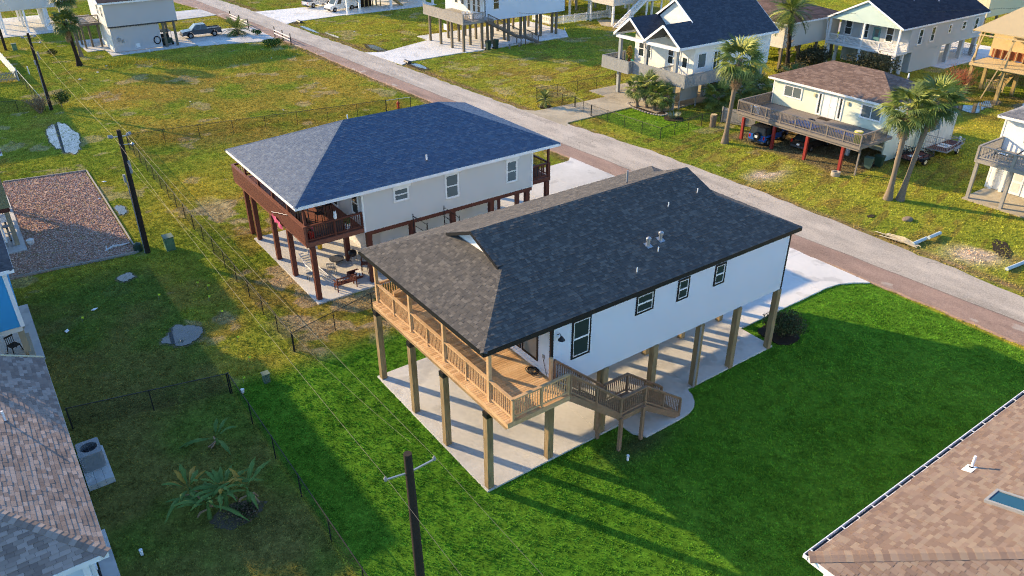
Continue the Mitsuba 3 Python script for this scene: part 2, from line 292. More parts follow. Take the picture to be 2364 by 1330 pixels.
def _sh(m, c, o, eu, ev, n, v0, v1, th, col):
    k = len(c); top, bot = [], []
    for a, b in c:
        h = th*(1-0.88*min(1, max(0, (b-v0)/(v1-v0)))); q = o+eu*a+ev*b
        top.append(q+n*(0.004+h)); bot.append(q+n*0.003)
    Fc = [[0,i,i+1] for i in range(1,k-1)]
    for i in range(k): j=(i+1)%k; Fc += [[i,k+i,k+j],[i,k+j,j]]
    m.add(np.array(top+bot), Fc, col)
def ridge_caps(parent, lines, tones, w=0.30, step=0.16, seed=3, nm='ridge_cap', h=0.028, parts=True):
    r = np.random.default_rng(seed); m = M(); hub = parent
    for a, b, na, nb in lines:     # na, nb: the two roof planes' normals
        a, b = np.asarray(a, float), np.asarray(b, float); L = np.linalg.norm(b-a); d = (b-a)/L
        sa = unit(np.cross(na, d)); sb = unit(np.cross(nb, d))
        mid = unit(np.asarray(na)+np.asarray(nb))
        if sa@np.asarray(nb) > 0: sa = -sa
        if sb@np.asarray(na) > 0: sb = -sb
        # away from the ridge, down each slope
        if sa[2] > 0: sa = -sa
        if sb[2] > 0: sb = -sb
        for i in range(int(L/step)):
            p0 = a+d*(i*step); p1 = a+d*min(L, (i+1.5)*step); c = tones[int(r.integers(len(tones)))]; c = np.asarray(c)*r.uniform(0.93, 1.05)
            V = [p0+sa*w/2+mid*h*0.75, p0+mid*h, p0+sb*w/2+mid*h*0.75, p1+sa*w/2+mid*h*0.35, p1+mid*h*0.5, p1+sb*w/2+mid*h*0.35, p0+sa*w/2, p0, p0+sb*w/2]
            m.add(V, [[0,1,4],[0,4,3],[1,2,5],[1,5,4],[6,7,1],[6,1,0],[7,8,2],[7,2,1],[6,0,3],[8,5,2]], c)
    obj(nm+'s', m, 'm_vertex', parent, kind='stuff')
LAP = None
def siding(parent, bsdf, a, b, z0, z1, out, expo=0.18, proud=0.02, core=0.12, core_mat=None, boards=True, top=None):
    """Lap siding on the vertical wall a-b (xy points), facing out; each course its own board. top(s) gives the wall's height there (gables)."""
    global LAP
    a, b, out = np.array([*a, 0.0]), np.array([*b, 0.0]), np.array([*out, 0.0])
    if LAP is None:
        V = np.array([[0,0,0],[1,0,0],[1,1,0],[0,1,0],[0,0,1],[1,0,1],[1,0.25,1],[0,0.25,1]], float)
        LAP = mikit.ply((V, CF))
    w = M(); L = np.linalg.norm(b-a); d = (b-a)/L
    if not boards:
        w.add([*(a-out*core+[0,0,z0], b-out*core+[0,0,z0], b+out*proud+[0,0,z0], a+out*proud+[0,0,z0]), *(a-out*core+[0,0,z1], b-out*core+[0,0,z1], b+out*proud+[0,0,z1], a+out*proud+[0,0,z1])], CF)
        return obj('wall', w, bsdf, parent)
    w.add([*(a-out*core+[0,0,z0], b-out*core+[0,0,z0], b+[0,0,z0], a+[0,0,z0]), *(a-out*core+[0,0,z1], b-out*core+[0,0,z1], b+[0,0,z1], a+[0,0,z1])], CF)
    wk = obj('wall', w, core_mat or bsdf, parent)
    n = int(math.ceil((z1-z0)/expo))
    for i in range(n):
        h = min(expo, z1-z0-i*expo)
        if h > 0.02: obj('siding_board', LAP, bsdf, wk, tw=mtx(a+[0,0,z0+i*expo], b-a, out*proud, (0,0,h)))
    return wk
def window(parent, c, w, h, out, frame='m_white', trim='m_white', sashes=2, tw=0.09, vert=False, glass='m_glass', proud=0.05, name='window'):
    """c: centre on the wall; out: horizontal unit normal. Trim board, sash frame and panes stand proud of the siding."""
    c = np.asarray(c, float); o = np.array([*out, 0.0]); s = np.cross([0,0,1], o); z = np.array([0,0,1.0])
    k = key_for(f'{parent}__{name}'); m = M()
    def rect(mm, x0, x1, z0, z1, d0, d1):
        q = [c+s*x+z*zz+o*dd for dd in (d0,) for zz in (z0,) for x in (x0,)]
        V = [c+s*x+o*dd+z*zz for zz in (z0,z1) for x,dd in ((x0,d1),(x1,d1),(x1,d0),(x0,d0))]
        mm.add(V, CF)
    W, H = w/2, h/2
    for x0,x1,z0,z1 in ((-W-tw,-W,-H-tw,H+tw),(W,W+tw,-H-tw,H+tw),(-W,W,H,H+tw),(-W,W,-H-tw,-H)): rect(m, x0,x1,z0,z1,-0.01,proud)
    scene[k] = mikit.ply(m.get(), trim)
    f = M(); e = 0.04
    n = sashes
    for i in range(n):
        if vert: x0, x1, z0, z1 = -W+i*w/n, -W+(i+1)*w/n, -H, H
        else: x0, x1, z0, z1 = -W, W, -H+i*h/n, -H+(i+1)*h/n
        dd = proud*(0.75 if i%2 == 0 else 0.95)
        for q in ((x0+.002,x0+e,z0+.002,z1-.002),(x1-e,x1-.002,z0+.002,z1-.002),(x0+e,x1-e,z0+.002,z0+e),(x0+e,x1-e,z1-e,z1-.002)): rect(f, *q, 0.0, dd)
        g = M(); rect(g, x0+e-.004, x1-e+.004, z0+e-.004, z1-e+.004, 0.0, proud*0.45); obj('pane', g, glass, k)
    obj('sash', f, frame, k)
    return k
def railing(parent, a, b, h=1.05, bsdf='m_railwood', bal='m_railwood', gap=0.125, bw=0.038, post=True, pw=0.09, solid=False, parts=True, cap=(0.14, 0.035), bottom=0.10, npost=None, name='railing', boardw=0.09, boardgap=0.02, extra=0.0):
    """Railing from floor point a to b: cap, rails, posts and single balusters (or boards)."""
    a, b = np.asarray(a, float), np.asarray(b, float); d = b-a; L = np.linalg.norm(d[:2]); k = key_for(f'{parent}__{name}')
    zz = np.array([0,0,1.0]); m = M()
    m.bar(a+zz*(h-cap[1]/2), b+zz*(h-cap[1]/2), cap[0], cap[1]); m.bar(a+zz*(h-cap[1]-0.045), b+zz*(h-cap[1]-0.045), 0.04, 0.085)
    scene[k] = mikit.ply(m.get(), bsdf)
    if bottom > 0: br('bottom_rail', bsdf, k, a+zz*(bottom+0.04), b+zz*(bottom+0.04), 0.04, 0.085)
    np_ = npost if npost is not None else max(1, int(round(L/1.8)))
    if post:
        for i in range(np_+1):
            p = a+d*i/np_; bx('post', bsdf, k, p[0]-pw/2, p[1]-pw/2, p[2]-0.20-extra, p[0]+pw/2, p[1]+pw/2, p[2]+h-cap[1]-0.002)
    w = boardw if solid else bw; st = boardw+boardgap if solid else gap
    n = max(1, int(L/st)); mm = M(); dh = d/L; off = np.cross([dh[0],dh[1],0], zz)*(-0.057 if solid else 0.032)
    for i in range(n):
        p = a+d*((i+0.5)/n)-off; lo = (0.02 if bottom <= 0 else bottom-0.02) if not solid else -0.12; hi = h-cap[1]-0.012
        if parts and not solid: bx('baluster', bal, k, p[0]-w/2, p[1]-w/2, p[2]+lo, p[0]+w/2, p[1]+w/2, p[2]+hi)
        elif parts: br('board', bal, k, p+zz*lo, p+zz*hi, 0.022, w, up=(dh[0],dh[1],0))
        else:
            if solid: mm.bar(p+zz*lo, p+zz*hi, 0.022, w, up=(dh[0],dh[1],0))
            else: mm.box(p[0]-w/2, p[1]-w/2, p[2]+lo, p[0]+w/2, p[1]+w/2, p[2]+hi)
    if not parts: obj('balusters' if not solid else 'boards', mm, bal, k, kind='stuff')
    return k
def deck(parent, x0, y0, x1, y1, z, bsdf, along='x', bw=0.14, rim=0.24, rim_mat=None, name='deck', planks=True, th=0.035):
    """Decking: joist frame with rim boards, planks on top (top at z)."""
    m = M(); zt = z-th-0.001
    m.box(x0,y0,zt-rim,x1,y0+.045,zt); m.box(x0,y1-.045,zt-rim,x1,y1,zt); m.box(x0,y0+.045,zt-rim,x0+.045,y1-.045,zt); m.box(x1-.045,y0+.045,zt-rim,x1,y1-.045,zt)
    n = int(((y1-y0) if along == 'y' else (x1-x0))/0.45)
    for i in range(1, max(1,n)):
        if along == 'y': q = y0+(y1-y0)*i/n; m.box(x0+.046,q-.02,zt-rim+.02,x1-.046,q+.02,zt-.002)
        else: q = x0+(x1-x0)*i/n; m.box(q-.02,y0+.046,zt-rim+.02,q+.02,y1-.046,zt-.002)
    k = obj(name, m, rim_mat or bsdf, parent)
    if along == 'x':
        n = int((y1-y0)/bw); st = (y1-y0)/n; r = [(x0-.02, y0+i*st+.010, x1, y0+(i+1)*st-.010) for i in range(n)]
    else:
        n = int((x1-x0)/bw); st = (x1-x0)/n; r = [(x0+i*st+.007, y0-.02, x0+(i+1)*st-.007, y1) for i in range(n)]
    if planks:
        for a in r: bx('plank', bsdf if bsdf != 'm_deckwood' else random.choice(('m_deckwood', 'm_deckwood', 'm_deckwood_0', 'm_deckwood_1')), k, a[0], a[1], z-th, a[2], a[3], z-0.002*random.random())
    else:
        mm = M()
        for a in r: mm.box(a[0], a[1], z-th, a[2], a[3], z)
        obj('planks', mm, bsdf, k, kind='stuff')
    return k
def post(parent, bsdf, x, y, z0, z1, w=0.3, name='post'): return bx(name, bsdf, parent, x-w/2, y-w/2, z0, x+w/2, y+w/2, z1)
def hipnormals(): pass
def fascia(parent, pts, h=0.2, t=0.035, bsdf='m_white', name='fascia', drop=0.0):
    m = M(); p = [np.asarray(q, float) for q in pts]
    for i in range(len(p)-1):
        m.bar(p[i]-[0,0,h/2+drop], p[i+1]-[0,0,h/2+drop], t, h)
    return obj(name, m, bsdf, parent)
# ================================================================== ground, road, concrete, gravel, water, grass
def visible(x, y, z=0.0, mg=0.12):
    d = np.array([x,y,z])-CAM; w = d@fw
    if w < 1: return False
    u, v = F*(d@rt)/w/1182, F*(d@upr)/w/665
    return abs(u) < 1+mg and abs(v) < 1+mg
m = M(); m.add([[-700,-500,-.1],[1500,-500,-.1],[1500,1500,-.1],[-700,1500,-.1]], [[0,1,2],[0,2,3]])
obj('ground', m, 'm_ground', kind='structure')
near = [(-60,31.9),(-8,31.0),(25,29.85),(54,28.8),(67,28.2),(88,27.8),(104,27.0),(129,25.4),(138,24.0),(165,19.5),(230,6)]
far = [(-60,36.3),(-6,36.6),(5,36.9),(17,37.3),(28,37.0),(39,35.9),(45,35.1),(55,34.6),(72,34.0),(79,33.7),(101,32.8),(119,32.4),(132,31.6),(165,27.5),(230,14)]
def edge(tab, y): return np.interp(y, [a for a,_ in tab], [b for _,b in tab])
ys = np.arange(-60, 230, 0.6); r_ = np.random.default_rng(5)
ln = edge(near, ys)+0.16*(meshkit.fbm(np.stack([ys*0.9, ys*0, ys*0], 1), 3, 4)-0.5)*2
lf = edge(far, ys)+0.28*(meshkit.fbm(np.stack([ys*0.8, ys*0+5, ys*0], 1), 3, 9)-0.5)*2
V = np.vstack([np.stack([ln, ys, 0*ys], 1), np.stack([lf, ys, 0*ys], 1), np.stack([ln-.12, ys, 0*ys-.11], 1), np.stack([lf+.12, ys, 0*ys-.11], 1)]); n = len(ys); i = np.arange(n-1)
q = lambda a, b: np.vstack([np.stack([a+i, b+i, b+i+1], 1), np.stack([a+i, b+i+1, a+i+1], 1)])
obj('road', (V, np.vstack([q(0, n), q(2*n, 0), q(n, 3*n)])), 'm_road', kind='structure')
def slabm(name, poly, bsdf, z=0.0, joints=(), label=None):
    p = Polygon(poly); gaps = [LineString(j).buffer(0.012, cap_style=2) for j in joints]
    m = M()
    for g in gaps: p = p.difference(g)
    for k in getattr(p, 'geoms', [p]): m.prism(k, -.14, z)
    if gaps: m.prism(Polygon(poly).buffer(-.02), -.13, z-.012)
    return obj(name, m, bsdf, kind='structure')
arc = [(10.3,-1.62),(11.0,-1.55),(11.55,-1.35),(11.95,-1.0),(12.2,-.6),(12.3,-.25)]
slabm('concrete_slab', [(-.22,-.2),(7.6,-.2),(7.6,-1.0),(8.0,-1.62)]+arc+[(12.4,-.12),(19.25,-.12),(19.25,10.3),(-.22,10.3)], 'm_concrete', 0.0, [[(6.4,-.3),(6.4,10.4)],[(12.7,-.3),(12.7,10.4)],[(7.0,-.11),(12.6,-.11)],[(11.4,-2),(12.6,0.2)]])
slabm('driveway', [(19.26,2.15),(27.6,2.15),(28.6,2.0),(29.6,1.55),(30.45,0.9),(30.6,11.4),(29.2,10.4),(19.26,10.2)], 'm_concrete_new', -.004, [[(23.0,2),(23.0,11)],[(26.9,2),(26.9,11)],[(19,6.2),(31,6.2)]])
slabm('concrete_slab', [(.3,19.3),(17.4,19.3),(17.4,31.6),(8.0,31.6),(8.0,30.8),(.3,30.8)], 'm_concrete', 0.004, [[(4.2,19),(4.2,32)],[(8.6,19),(8.6,32)],[(12.9,19),(12.9,32)],[(0,25.1),(18,25.1)]])
slabm('driveway', [(17.42,20.6),(28.6,20.6),(29.3,20.2),(29.95,19.6),(29.8,30.7),(29.0,30.0),(17.42,29.6)], 'm_concrete', 0.0, [[(21.4,20),(21.4,31)],[(25.4,20),(25.4,31)],[(17,25.0),(31,25.0)]])
slabm('driveway', [(34.4,71.2),(36.2,72.3),(45.0,72.6),(45.0,82.6),(36.0,79.4),(33.6,80.6)], 'm_concrete_new', 0.0, [[(39,71),(39,83)]])
slabm('concrete_slab', [(45.02,72.2),(63.5,72.2),(66,76),(66,86),(45.02,86)], 'm_concrete_new', .006)
slabm('driveway', [(32.5,107.0),(34.2,108.2),(44,109.0),(44,120),(32.2,121)], 'm_concrete_new', 0.0, [[(38,106),(38,122)]])
slabm('concrete_slab', [(44.02,108.6),(62,108.6),(62,124),(44.02,124)], 'm_concrete_new', .006)
slabm('driveway', [(35.3,37.9),(36.2,38.9),(46.0,39.2),(46.0,43.9),(42.2,43.9),(36.0,44.2),(35.0,45.6)], 'm_concrete_old', .002, [[(39.5,37),(39.5,46)],[(42.8,37),(42.8,46)]])
slabm('concrete_slab', [(46.02,36.0),(66,36.0),(66,47),(46.02,47)], 'm_concrete_old', .006)
slabm('driveway', [(26.9,95.6),(20.4,97.6),(16,98.6),(16,111),(22,109.4),(26.3,108),(27.1,107.4)], 'm_concrete', .002)
slabm('concrete_slab', [(4.5,99.2),(15.9,99.2),(15.9,112),(2.0,113),(2.2,104),(4.5,104)], 'm_concrete', .004)
slabm('driveway', [(16,121),(25.8,122),(25.2,129.5),(16,129.5)], 'm_concrete', .002)
slabm('concrete_slab', [(-8,122),(2,122),(2,140),(-8,140)], 'm_concrete', .004)
slabm('concrete_slab', [(49.3,-8),(53.2,-8),(53.2,4.75),(49.3,4.75)], 'm_concrete_old', .002)
slabm('concrete_slab', [(90,28.3),(108,28.3),(108,39),(90,39)], 'm_concrete_new', .002)
slabm('concrete_slab', [(-20,38.3),(-13.3,38.3),(-13.3,50.6),(-20,50.6)], 'm_concrete', 0.03)
slabm('concrete_slab', [(-19,22.6),(-14.35,22.6),(-14.35,29.7),(-19,29.7)], 'm_concrete', .05)
slabm('concrete_slab', [(74.5,71),(80,71),(82,76),(76,80),(73.5,76)], 'm_concrete_old', .002)
slabm('second_road', [(100,-40),(107,-40),(107,160),(100,160)], 'm_road', .0)
labels[[k for k in scene if k.startswith('second_road')][0]] = {'kind': 'structure'}
# gravel yard with its timber edging
gp = Polygon([(-7.15,33.5),(-7.05,52.9),(-13.25,54.0),(-17.5,54.4),(-17.5,34.35)])
m = M(); m.prism(gp, -.12, -.055); obj('gravel_bed', m, 'm_gravelbase', kind='structure')
r = np.random.default_rng(11); m = M()
OV = np.array([[1,0,0],[-1,0,0],[0,1,0],[0,-1,0],[0,0,1],[0,0,-1]], float); OF = [[0,2,4],[2,1,4],[1,3,4],[3,0,4],[2,0,5],[1,2,5],[3,1,5],[0,3,5]]
gc = [np.array(c) for c in ((.54,.35,.27),(.42,.25,.18),(.60,.44,.36),(.33,.19,.14),(.48,.28,.21),(.62,.50,.42))]
N = 17000; xs = r.uniform(-15.2, -7.1, N); yy = r.uniform(33.5, 54.2, N)
for a, b in zip(xs, yy):
    if not gp.contains(Point(a, b)): continue
    s = r.uniform(.03, .075); Q = OV*r.uniform(.6, 1.2, 3)*s; c_, s_ = math.cos(a*91), math.sin(a*91)
    Q = Q@np.array([[c_,-s_,0],[s_,c_,0],[0,0,.8]]).T+r.normal(0, .006, (6,3))
    m.add(Q+[a,b,-.05+s*.25], OF, gc[int(r.integers(6))]*r.uniform(.8,1.1))
k = obj('gravel', m, 'm_vertex', kind='stuff', label='reddish brown crushed gravel in the edged yard by the pole', cat='gravel')
t = thing('timber_edging', 'weathered timber edging round the gravel yard', 'edging')
for a, b in (((-7.05,33.45),(-7.0,39.9)),((-7.0,39.95),(-6.95,46.4)),((-6.95,46.45),(-6.92,52.9)),((-7.1,33.4),(-10.6,33.75)),((-10.65,33.8),(-14.0,34.15)),((-14.05,34.2),(-17.4,34.3)),((-6.95,52.98),(-13.2,54.1))):
    br('plank', 'm_greywood', t, (*a,-.02), (*b,-.02), .09, .17)
# culverts, ditch water and puddles
def blob(cx, cy, rx, ry, seed, n=120, ang=0.0, rough=0.5):
    th = np.arange(n)*2*np.pi/n; k = 1+rough*(meshkit.fbm(np.stack([np.cos(th)*1.6+seed*3.1, np.sin(th)*1.6, th*0+seed], 1), 4, seed)-0.5)*2+.16*rough*(meshkit.noise(np.stack([np.cos(th)*9+seed, np.sin(th)*9, th*0], 1), seed)-.5)
    x, y = rx*k*np.cos(th), ry*k*np.sin(th); c, s = math.cos(ang), math.sin(ang)
    return [(cx+c*a-s*b, cy+s*a+c*b) for a, b in zip(x, y)]
for a in ((-6.9,63.9,1.2,5.2,1),(-8.6,30.0,.6,.6,2),(-7.55,20.5,1.15,1.25,3),(-6.35,42.0,.4,1.1,4),(36.4,82.6,.6,2.6,6),(36.0,69.2,.5,2.0,7),(75.0,17.2,1.6,1.3,8),(78.5,17.0,2.6,1.0,9),(33.9,100.5,.35,3.5,10),(80.5,14.2,1.5,.8,12),(35.0,94.5,.3,2.5,13)):
    m = M(); p = Polygon(blob(*a[:5])).buffer(0); m.prism(p.buffer(-.04), -.3, -.040); w_ = M(); w_.prism(p.buffer(.10), -.31, -.080); obj('wet_soil', w_, 'm_wet', kind='structure'); obj('puddle', m, 'm_water', kind='structure')
m = M(); m.prism(Polygon(blob(36.2,82.3,.95,3.6,16)).buffer(0), -.3, -.06); m.prism(Polygon(blob(35.8,69.3,.8,2.7,17)).buffer(0), -.3, -.06); m.prism(Polygon(blob(34.6,107.2,.8,1.0,19)).buffer(0), -.3, -.04)
m.prism(Polygon(blob(42.6,-1.6,1.5,.55,18,ang=.5)).buffer(0), -.3, -.06); obj('ditch_mud', m, 'm_mulch', kind='structure')
for (x, y, a, L) in ((34.9,107.3,1.3,1.6),(35.6,71.9,.2,1.2)):
    t = thing('culvert_pipe', 'dark culvert pipe end under the driveway of the %s' % ('white van house' if y > 90 else 'grey deck house by the road'), 'culvert pipe')
    m = M(); d = np.array([math.sin(a)*.0+.1, 1, 0]); m.tube([(x,y-L/2,.02),(x,y,.02),(x,y+L/2,.02)], .28, 14); obj('pipe', m, 'm_dark_grey', t, smooth=40)
# ------------------------------------------------------------------ grass blades (patches placed over every lawn in view)
def patch(size, per_m2, hlo, hhi, w, seed):
    r = np.random.default_rng(seed); n = int(size*size*per_m2); c = r.uniform(0, size, (n, 2))
    cl = meshkit.fbm(np.concatenate([c*3.4, np.full((n,1), seed*1.0)], 1), 3, seed)
    keep = r.uniform(0, 1, n) < np.clip(0.35+1.6*(cl-0.25), .25, 1); c, cl = c[keep], cl[keep]; n = len(c)
    nb = 3; c = np.repeat(c, nb, 0); cl = np.repeat(cl, nb); n = len(c)
    base = c+r.normal(0, .012, (n, 2)); a = r.uniform(0, 2*np.pi, n); h = r.uniform(hlo, hhi, n)*np.clip(.1+1.9*cl, .35, 1.3); le = r.uniform(.1, .75, n)*h; la = r.uniform(0, 2*np.pi, n)
    dx, dy = np.cos(a)*w/2, np.sin(a)*w/2
    V = np.stack([np.stack([base[:,0]-dx, base[:,1]-dy, 0*h], 1), np.stack([base[:,0]+dx, base[:,1]+dy, 0*h], 1), np.stack([base[:,0]+le*np.cos(la), base[:,1]+le*np.sin(la), h], 1)], 1).reshape(-1, 3)
    return mikit.ply((V, np.arange(len(V)).reshape(-1, 3)), 'm_blade')
FINE, COARSE = 6.0, 12.0
for j in range(2): scene[f'fine_turf_{j}'] = {'type': 'shapegroup', 'p': patch(FINE, 230, 0.05, .075, .022, 20+j)}
for j in range(2): scene[f'coarse_turf_{j}'] = {'type': 'shapegroup', 'p': patch(COARSE, 62, .065, .10, .046, 30+j)}
labels['grass'] = {'kind': 'stuff', 'label': 'mown lawn and rough turf grass round all the houses', 'category': 'grass'}
gi = 0; rr = random.Random(4)
def turf_tile(kind, x, y, s):
    global gi
    a = rr.randrange(4); ox, oy = ((0,0),(s,0),(s,s),(0,s))[a]
    gi += 1; scene[f'grass__{gi:03d}'] = {'type': 'instance', 'g': {'type': 'ref', 'id': f'{kind}_turf_{rr.randrange(2)}'}, 'to_world': T().translate([x+ox, y+oy, -.1]).rotate([0,0,1], 90*a)}
GRASS = True
if GRASS:
    for X in np.arange(-24, 36, FINE*2):
        for Y in np.arange(-24, 168, FINE*2):
            for x, y in [(X,Y),(X+FINE,Y),(X,Y+FINE),(X+FINE,Y+FINE)]:
                c = (x+FINE/2, y+FINE/2)
                if y < 60 and (any(visible(x+a*FINE, y+b*FINE) for a in (0,.5,1) for b in (0,.5,1))):
                    if not (x > 30.5 and x < 31.5 and y > 0): turf_tile('fine', x, y, FINE)
    for X in np.arange(-24, 170, COARSE):
        for Y in np.arange(-24, 190, COARSE):
            if X < 36 and Y < 60: continue
            if any(visible(X+a*COARSE, Y+b*COARSE) for a in (0,.5,1) for b in (0,.5,1)) and math.hypot(X, Y) < 185: turf_tile('coarse', X, Y, COARSE)
# ================================================================== white house on piers (nearest)
A = thing('white_stilt_house', 'white house on timber piers with dark grey shingle roof and new wooden wrap deck', 'house')
zf, ze, sl = 3.72, 7.35, 0.411
R0, R1, Y0, Y1, YR, ZR, GX0, GX1, GY, ZG = -.335, 19.57, -.295, 10.74, 5.22, 9.62, 2.98, 16.25, 3.10, 8.745
GYF = 2*YR-GY
toneA = [(.076,.074,.073), (.086,.083,.081), (.098,.093,.089), (.114,.107,.101), (.092,.088,.085), (.080,.078,.077), (.134,.126,.117)]
RA = f'{A}__roof'; rd = M()
rd.box(R0+.3, Y0+.3, ze-.18, R1-.3, Y1-.3, ze-.15); obj('roof', rd, 'm_soffit', A)
near_p = [(R0,Y0,ze),(R1,Y0,ze),(GX1,GY,ZG),(GX0,GY,ZG)]; near_q = [(GX0,GY,ZG),(GX1,GY,ZG),(GX1,YR,ZR),(GX0,YR,ZR)]
far_p = [(R1,Y1,ze),(R0,Y1,ze),(GX0,GYF,ZG),(GX1,GYF,ZG)]; far_q = [(GX1,GYF,ZG),(GX0,GYF,ZG),(GX0,YR,ZR),(GX1,YR,ZR)]
west_p = [(R0,Y1,ze),(R0,Y0,ze),(GX0,GY,ZG),(GX0,GYF,ZG)]; east_p = [(R1,Y0,ze),(R1,Y1,ze),(GX1,GYF,ZG),(GX1,GY,ZG)]
lip = [[(GX0-.28,GY-.0,ZG),(GX0,GY,ZG),(GX0,YR,ZR),(GX0-.28,YR,ZR)], [(GX0,GYF,ZG),(GX0-.28,GYF,ZG),(GX0-.28,YR,ZR),(GX0,YR,ZR)], [(GX1,GY,ZG),(GX1+.28,GY,ZG),(GX1+.28,YR,ZR),(GX1,YR,ZR)]]
shingle_roof(RA, [west_p, near_p, near_q, far_p, far_q, east_p]+lip, toneA, .145, .11, .26, 300, (.014,.028), seed=2)
NN, NF, NW, NE = unit((0,-sl,1)), unit((0,sl,1)), unit((-sl,0,1)), unit((sl,0,1))
ridge_caps(RA, [((GX0-.28,YR,ZR),(GX1+.28,YR,ZR),NN,NF), ((R0,Y0,ze),(GX0,GY,ZG),NW,NN), ((R0,Y1,ze),(GX0,GYF,ZG),NW,NF), ((R1,Y0,ze),(GX1,GY,ZG),NE,NN), ((R1,Y1,ze),(GX1,GYF,ZG),NE,NF)], toneA, .30)
fascia(A, [(R0,Y0,ze),(R1,Y0,ze),(R1,Y1,ze),(R0,Y1,ze),(R0,Y0,ze)], .21, .04, 'm_black')
m = M()
for y in (GY-.02, GYF+.02): m.bar((GX0-.28,y,ZG-.07), (GX0-.28,YR,ZR-.07), .03, .15)
obj('rake_board', m, 'm_black', RA)
m = M(); m.plate([(GX0+.05,GYF,ZG-.05),(GX0+.05,GY,ZG-.05),(GX0+.05,YR,ZR-.06)], .03, (-1,0,0)); gk = obj('gable', m, 'm_white', A)
m = M(); m.plate([(GX1-.05,GY,ZG-.05),(GX1-.05,GYF,ZG-.05),(GX1-.05,YR,ZR-.06)], .03, (1,0,0)); obj('gable', m, 'm_white', A)
# walls of lap siding, corner boards, floor
WX0, WX1, WY0, WY1 = 3.255, 19.09, -.04, 10.3
siding(A, 'm_sidingA', (WX0,WY0), (WX1,WY0), zf, ze-.17, (0,-1), .19, .02)
siding(A, 'm_sidingA', (WX0,WY1), (WX0,WY0), zf, ze-.17, (-1,0), .19, .02)
siding(A, 'm_sidingA', (WX1,WY0), (WX1,WY1), zf, ze-.17, (1,0), .19, .02)
siding(A, 'm_sidingA', (WX1,WY1), (WX0,WY1), zf, ze-.17, (0,1), .19, .012, boards=False)
bx('corner_board', 'm_black', A, WX0-.03, WY0-.035, zf-.01, WX0+.09, WY0+.09, ze-.175); bx('corner_board', 'm_black', A, WX1-.07, WY0-.035, zf-.03, WX1+.035, WY0+.05, ze-.175)
bx('floor_underside', 'm_soffit', A, WX0+.02, WY0+.02, zf+.02, WX1-.02, WY1-.02, zf+.05)
for i in range(4): bx('floor_beam', 'm_postwood', A, WX0+.3, .55+i*3.0, zf-.27, WX1-.2, .71+i*3.0, zf+.015)
for (x0, x1, z0, z1) in ((4.33,5.42,5.03,6.97),(8.07,9.22,5.95,6.97),(10.75,11.55,5.77,6.90),(13.30,14.10,5.76,6.90)):
    window(A, ((x0+x1)/2, WY0-.012, (z0+z1)/2), x1-x0-.2, z1-z0-.16, (0,-1), 'm_white', 'm_black', 2, .09, proud=.045)
for (y0, y1, z0, z1) in ((.85,2.0,4.95,6.9),(2.12,3.1,4.95,6.9)):
    window(A, (WX0-.012, (y0+y1)/2, (z0+z1)/2), y1-y0-.1, z1-z0, (-1,0), 'm_black', 'm_black', 1, .06, glass='m_glass_light')
window(A, (WX0-.012, 6.3, 5.5), 2.3, 2.05, (-1,0), 'm_black', 'm_black', 2, .08, vert=True, glass='m_glass', name='patio_door')
window(A, (WX0-.012, 8.9, 5.9), 1.2, 1.3, (-1,0), 'm_white', 'm_black', 2, .09)
bx('skirting', 'm_white', A, WX0-.035, WY0+.09, 4.46, WX0-.013, WY1, 4.62)
# piers
PX = [0.0, 3.29, 6.45, 9.65, 12.87, 15.70, 18.91]; PY = [0.0, 3.51, 6.51, 10.0]
for j, y in enumerate(PY):
    for i, x in enumerate(PX):
        if j > 0 and i == 1: continue
        if i == 4 and j in (1, 2): pass
        top = 4.15 if i == 0 else (4.15 if (i == 1 and j == 0) else zf+.018)
        post(A, 'm_postwood', x, y, -.13, top, .30)
        if i == 0: bx('bracket', 'm_black', A, x-.165, y-.165, 3.90, x+.165, y+.165, 4.16)
post(A, 'm_postwood', 6.38, .12, -.13, 3.7, .26)
for q in (12.66, 12.73): 
    m = M(); m.tube([(q, -.22, 0), (q, -.22, 2), (q, -.2, 3.7)], .028, 8); obj('conduit', m, 'm_grey', A)
# deck, its beams, columns and railings
zd = 4.45
D = deck(A, .0, -1.45, WX0-.02, 10.42, zd, 'm_deckwood', 'x', .141, .215, 'm_railwood')
for x in (.0, 3.1): pass
bx('deck_beam', 'm_postwood', A, -.07, -1.40, 4.165, .07, 10.35, 4.192)
for y in (.25, 3.80, 6.85, 10.32): post(A, 'm_railwood', .27, y, zd, 7.10, .155, 'column')
bx('porch_beam', 'm_railwood', A, .19, .17, 7.00, .35, 10.4, 7.16)
bx('porch_ceiling', 'm_soffit', A, R0+.32, Y0+.33, 7.165, WX0-.03, Y1-.33, 7.18)
segs = [(.25,-1.17),(3.80,.33),(6.85,3.88),(10.32,6.93)]
for (ya, yb) in ((-1.40,.17),(.33,3.72),(3.88,6.77),(6.93,10.24)): railing(A, (.27,yb,zd), (.27,ya,zd), 1.07, npost=2 if yb-ya > 2 else 1, post=True)
railing(A, (.32,-1.36,zd), (3.17,-1.36,zd), 1.07, npost=2); railing(A, (2.2,10.30,zd), (.35,10.30,zd), 1.07, npost=1)
m = M(); m.box(1.0,9.55,zd,2.5,9.86,zd+.20); m.box(1.0,9.87,zd,2.5,10.2,zd+.40); obj('step', m, 'm_deckwood', A)
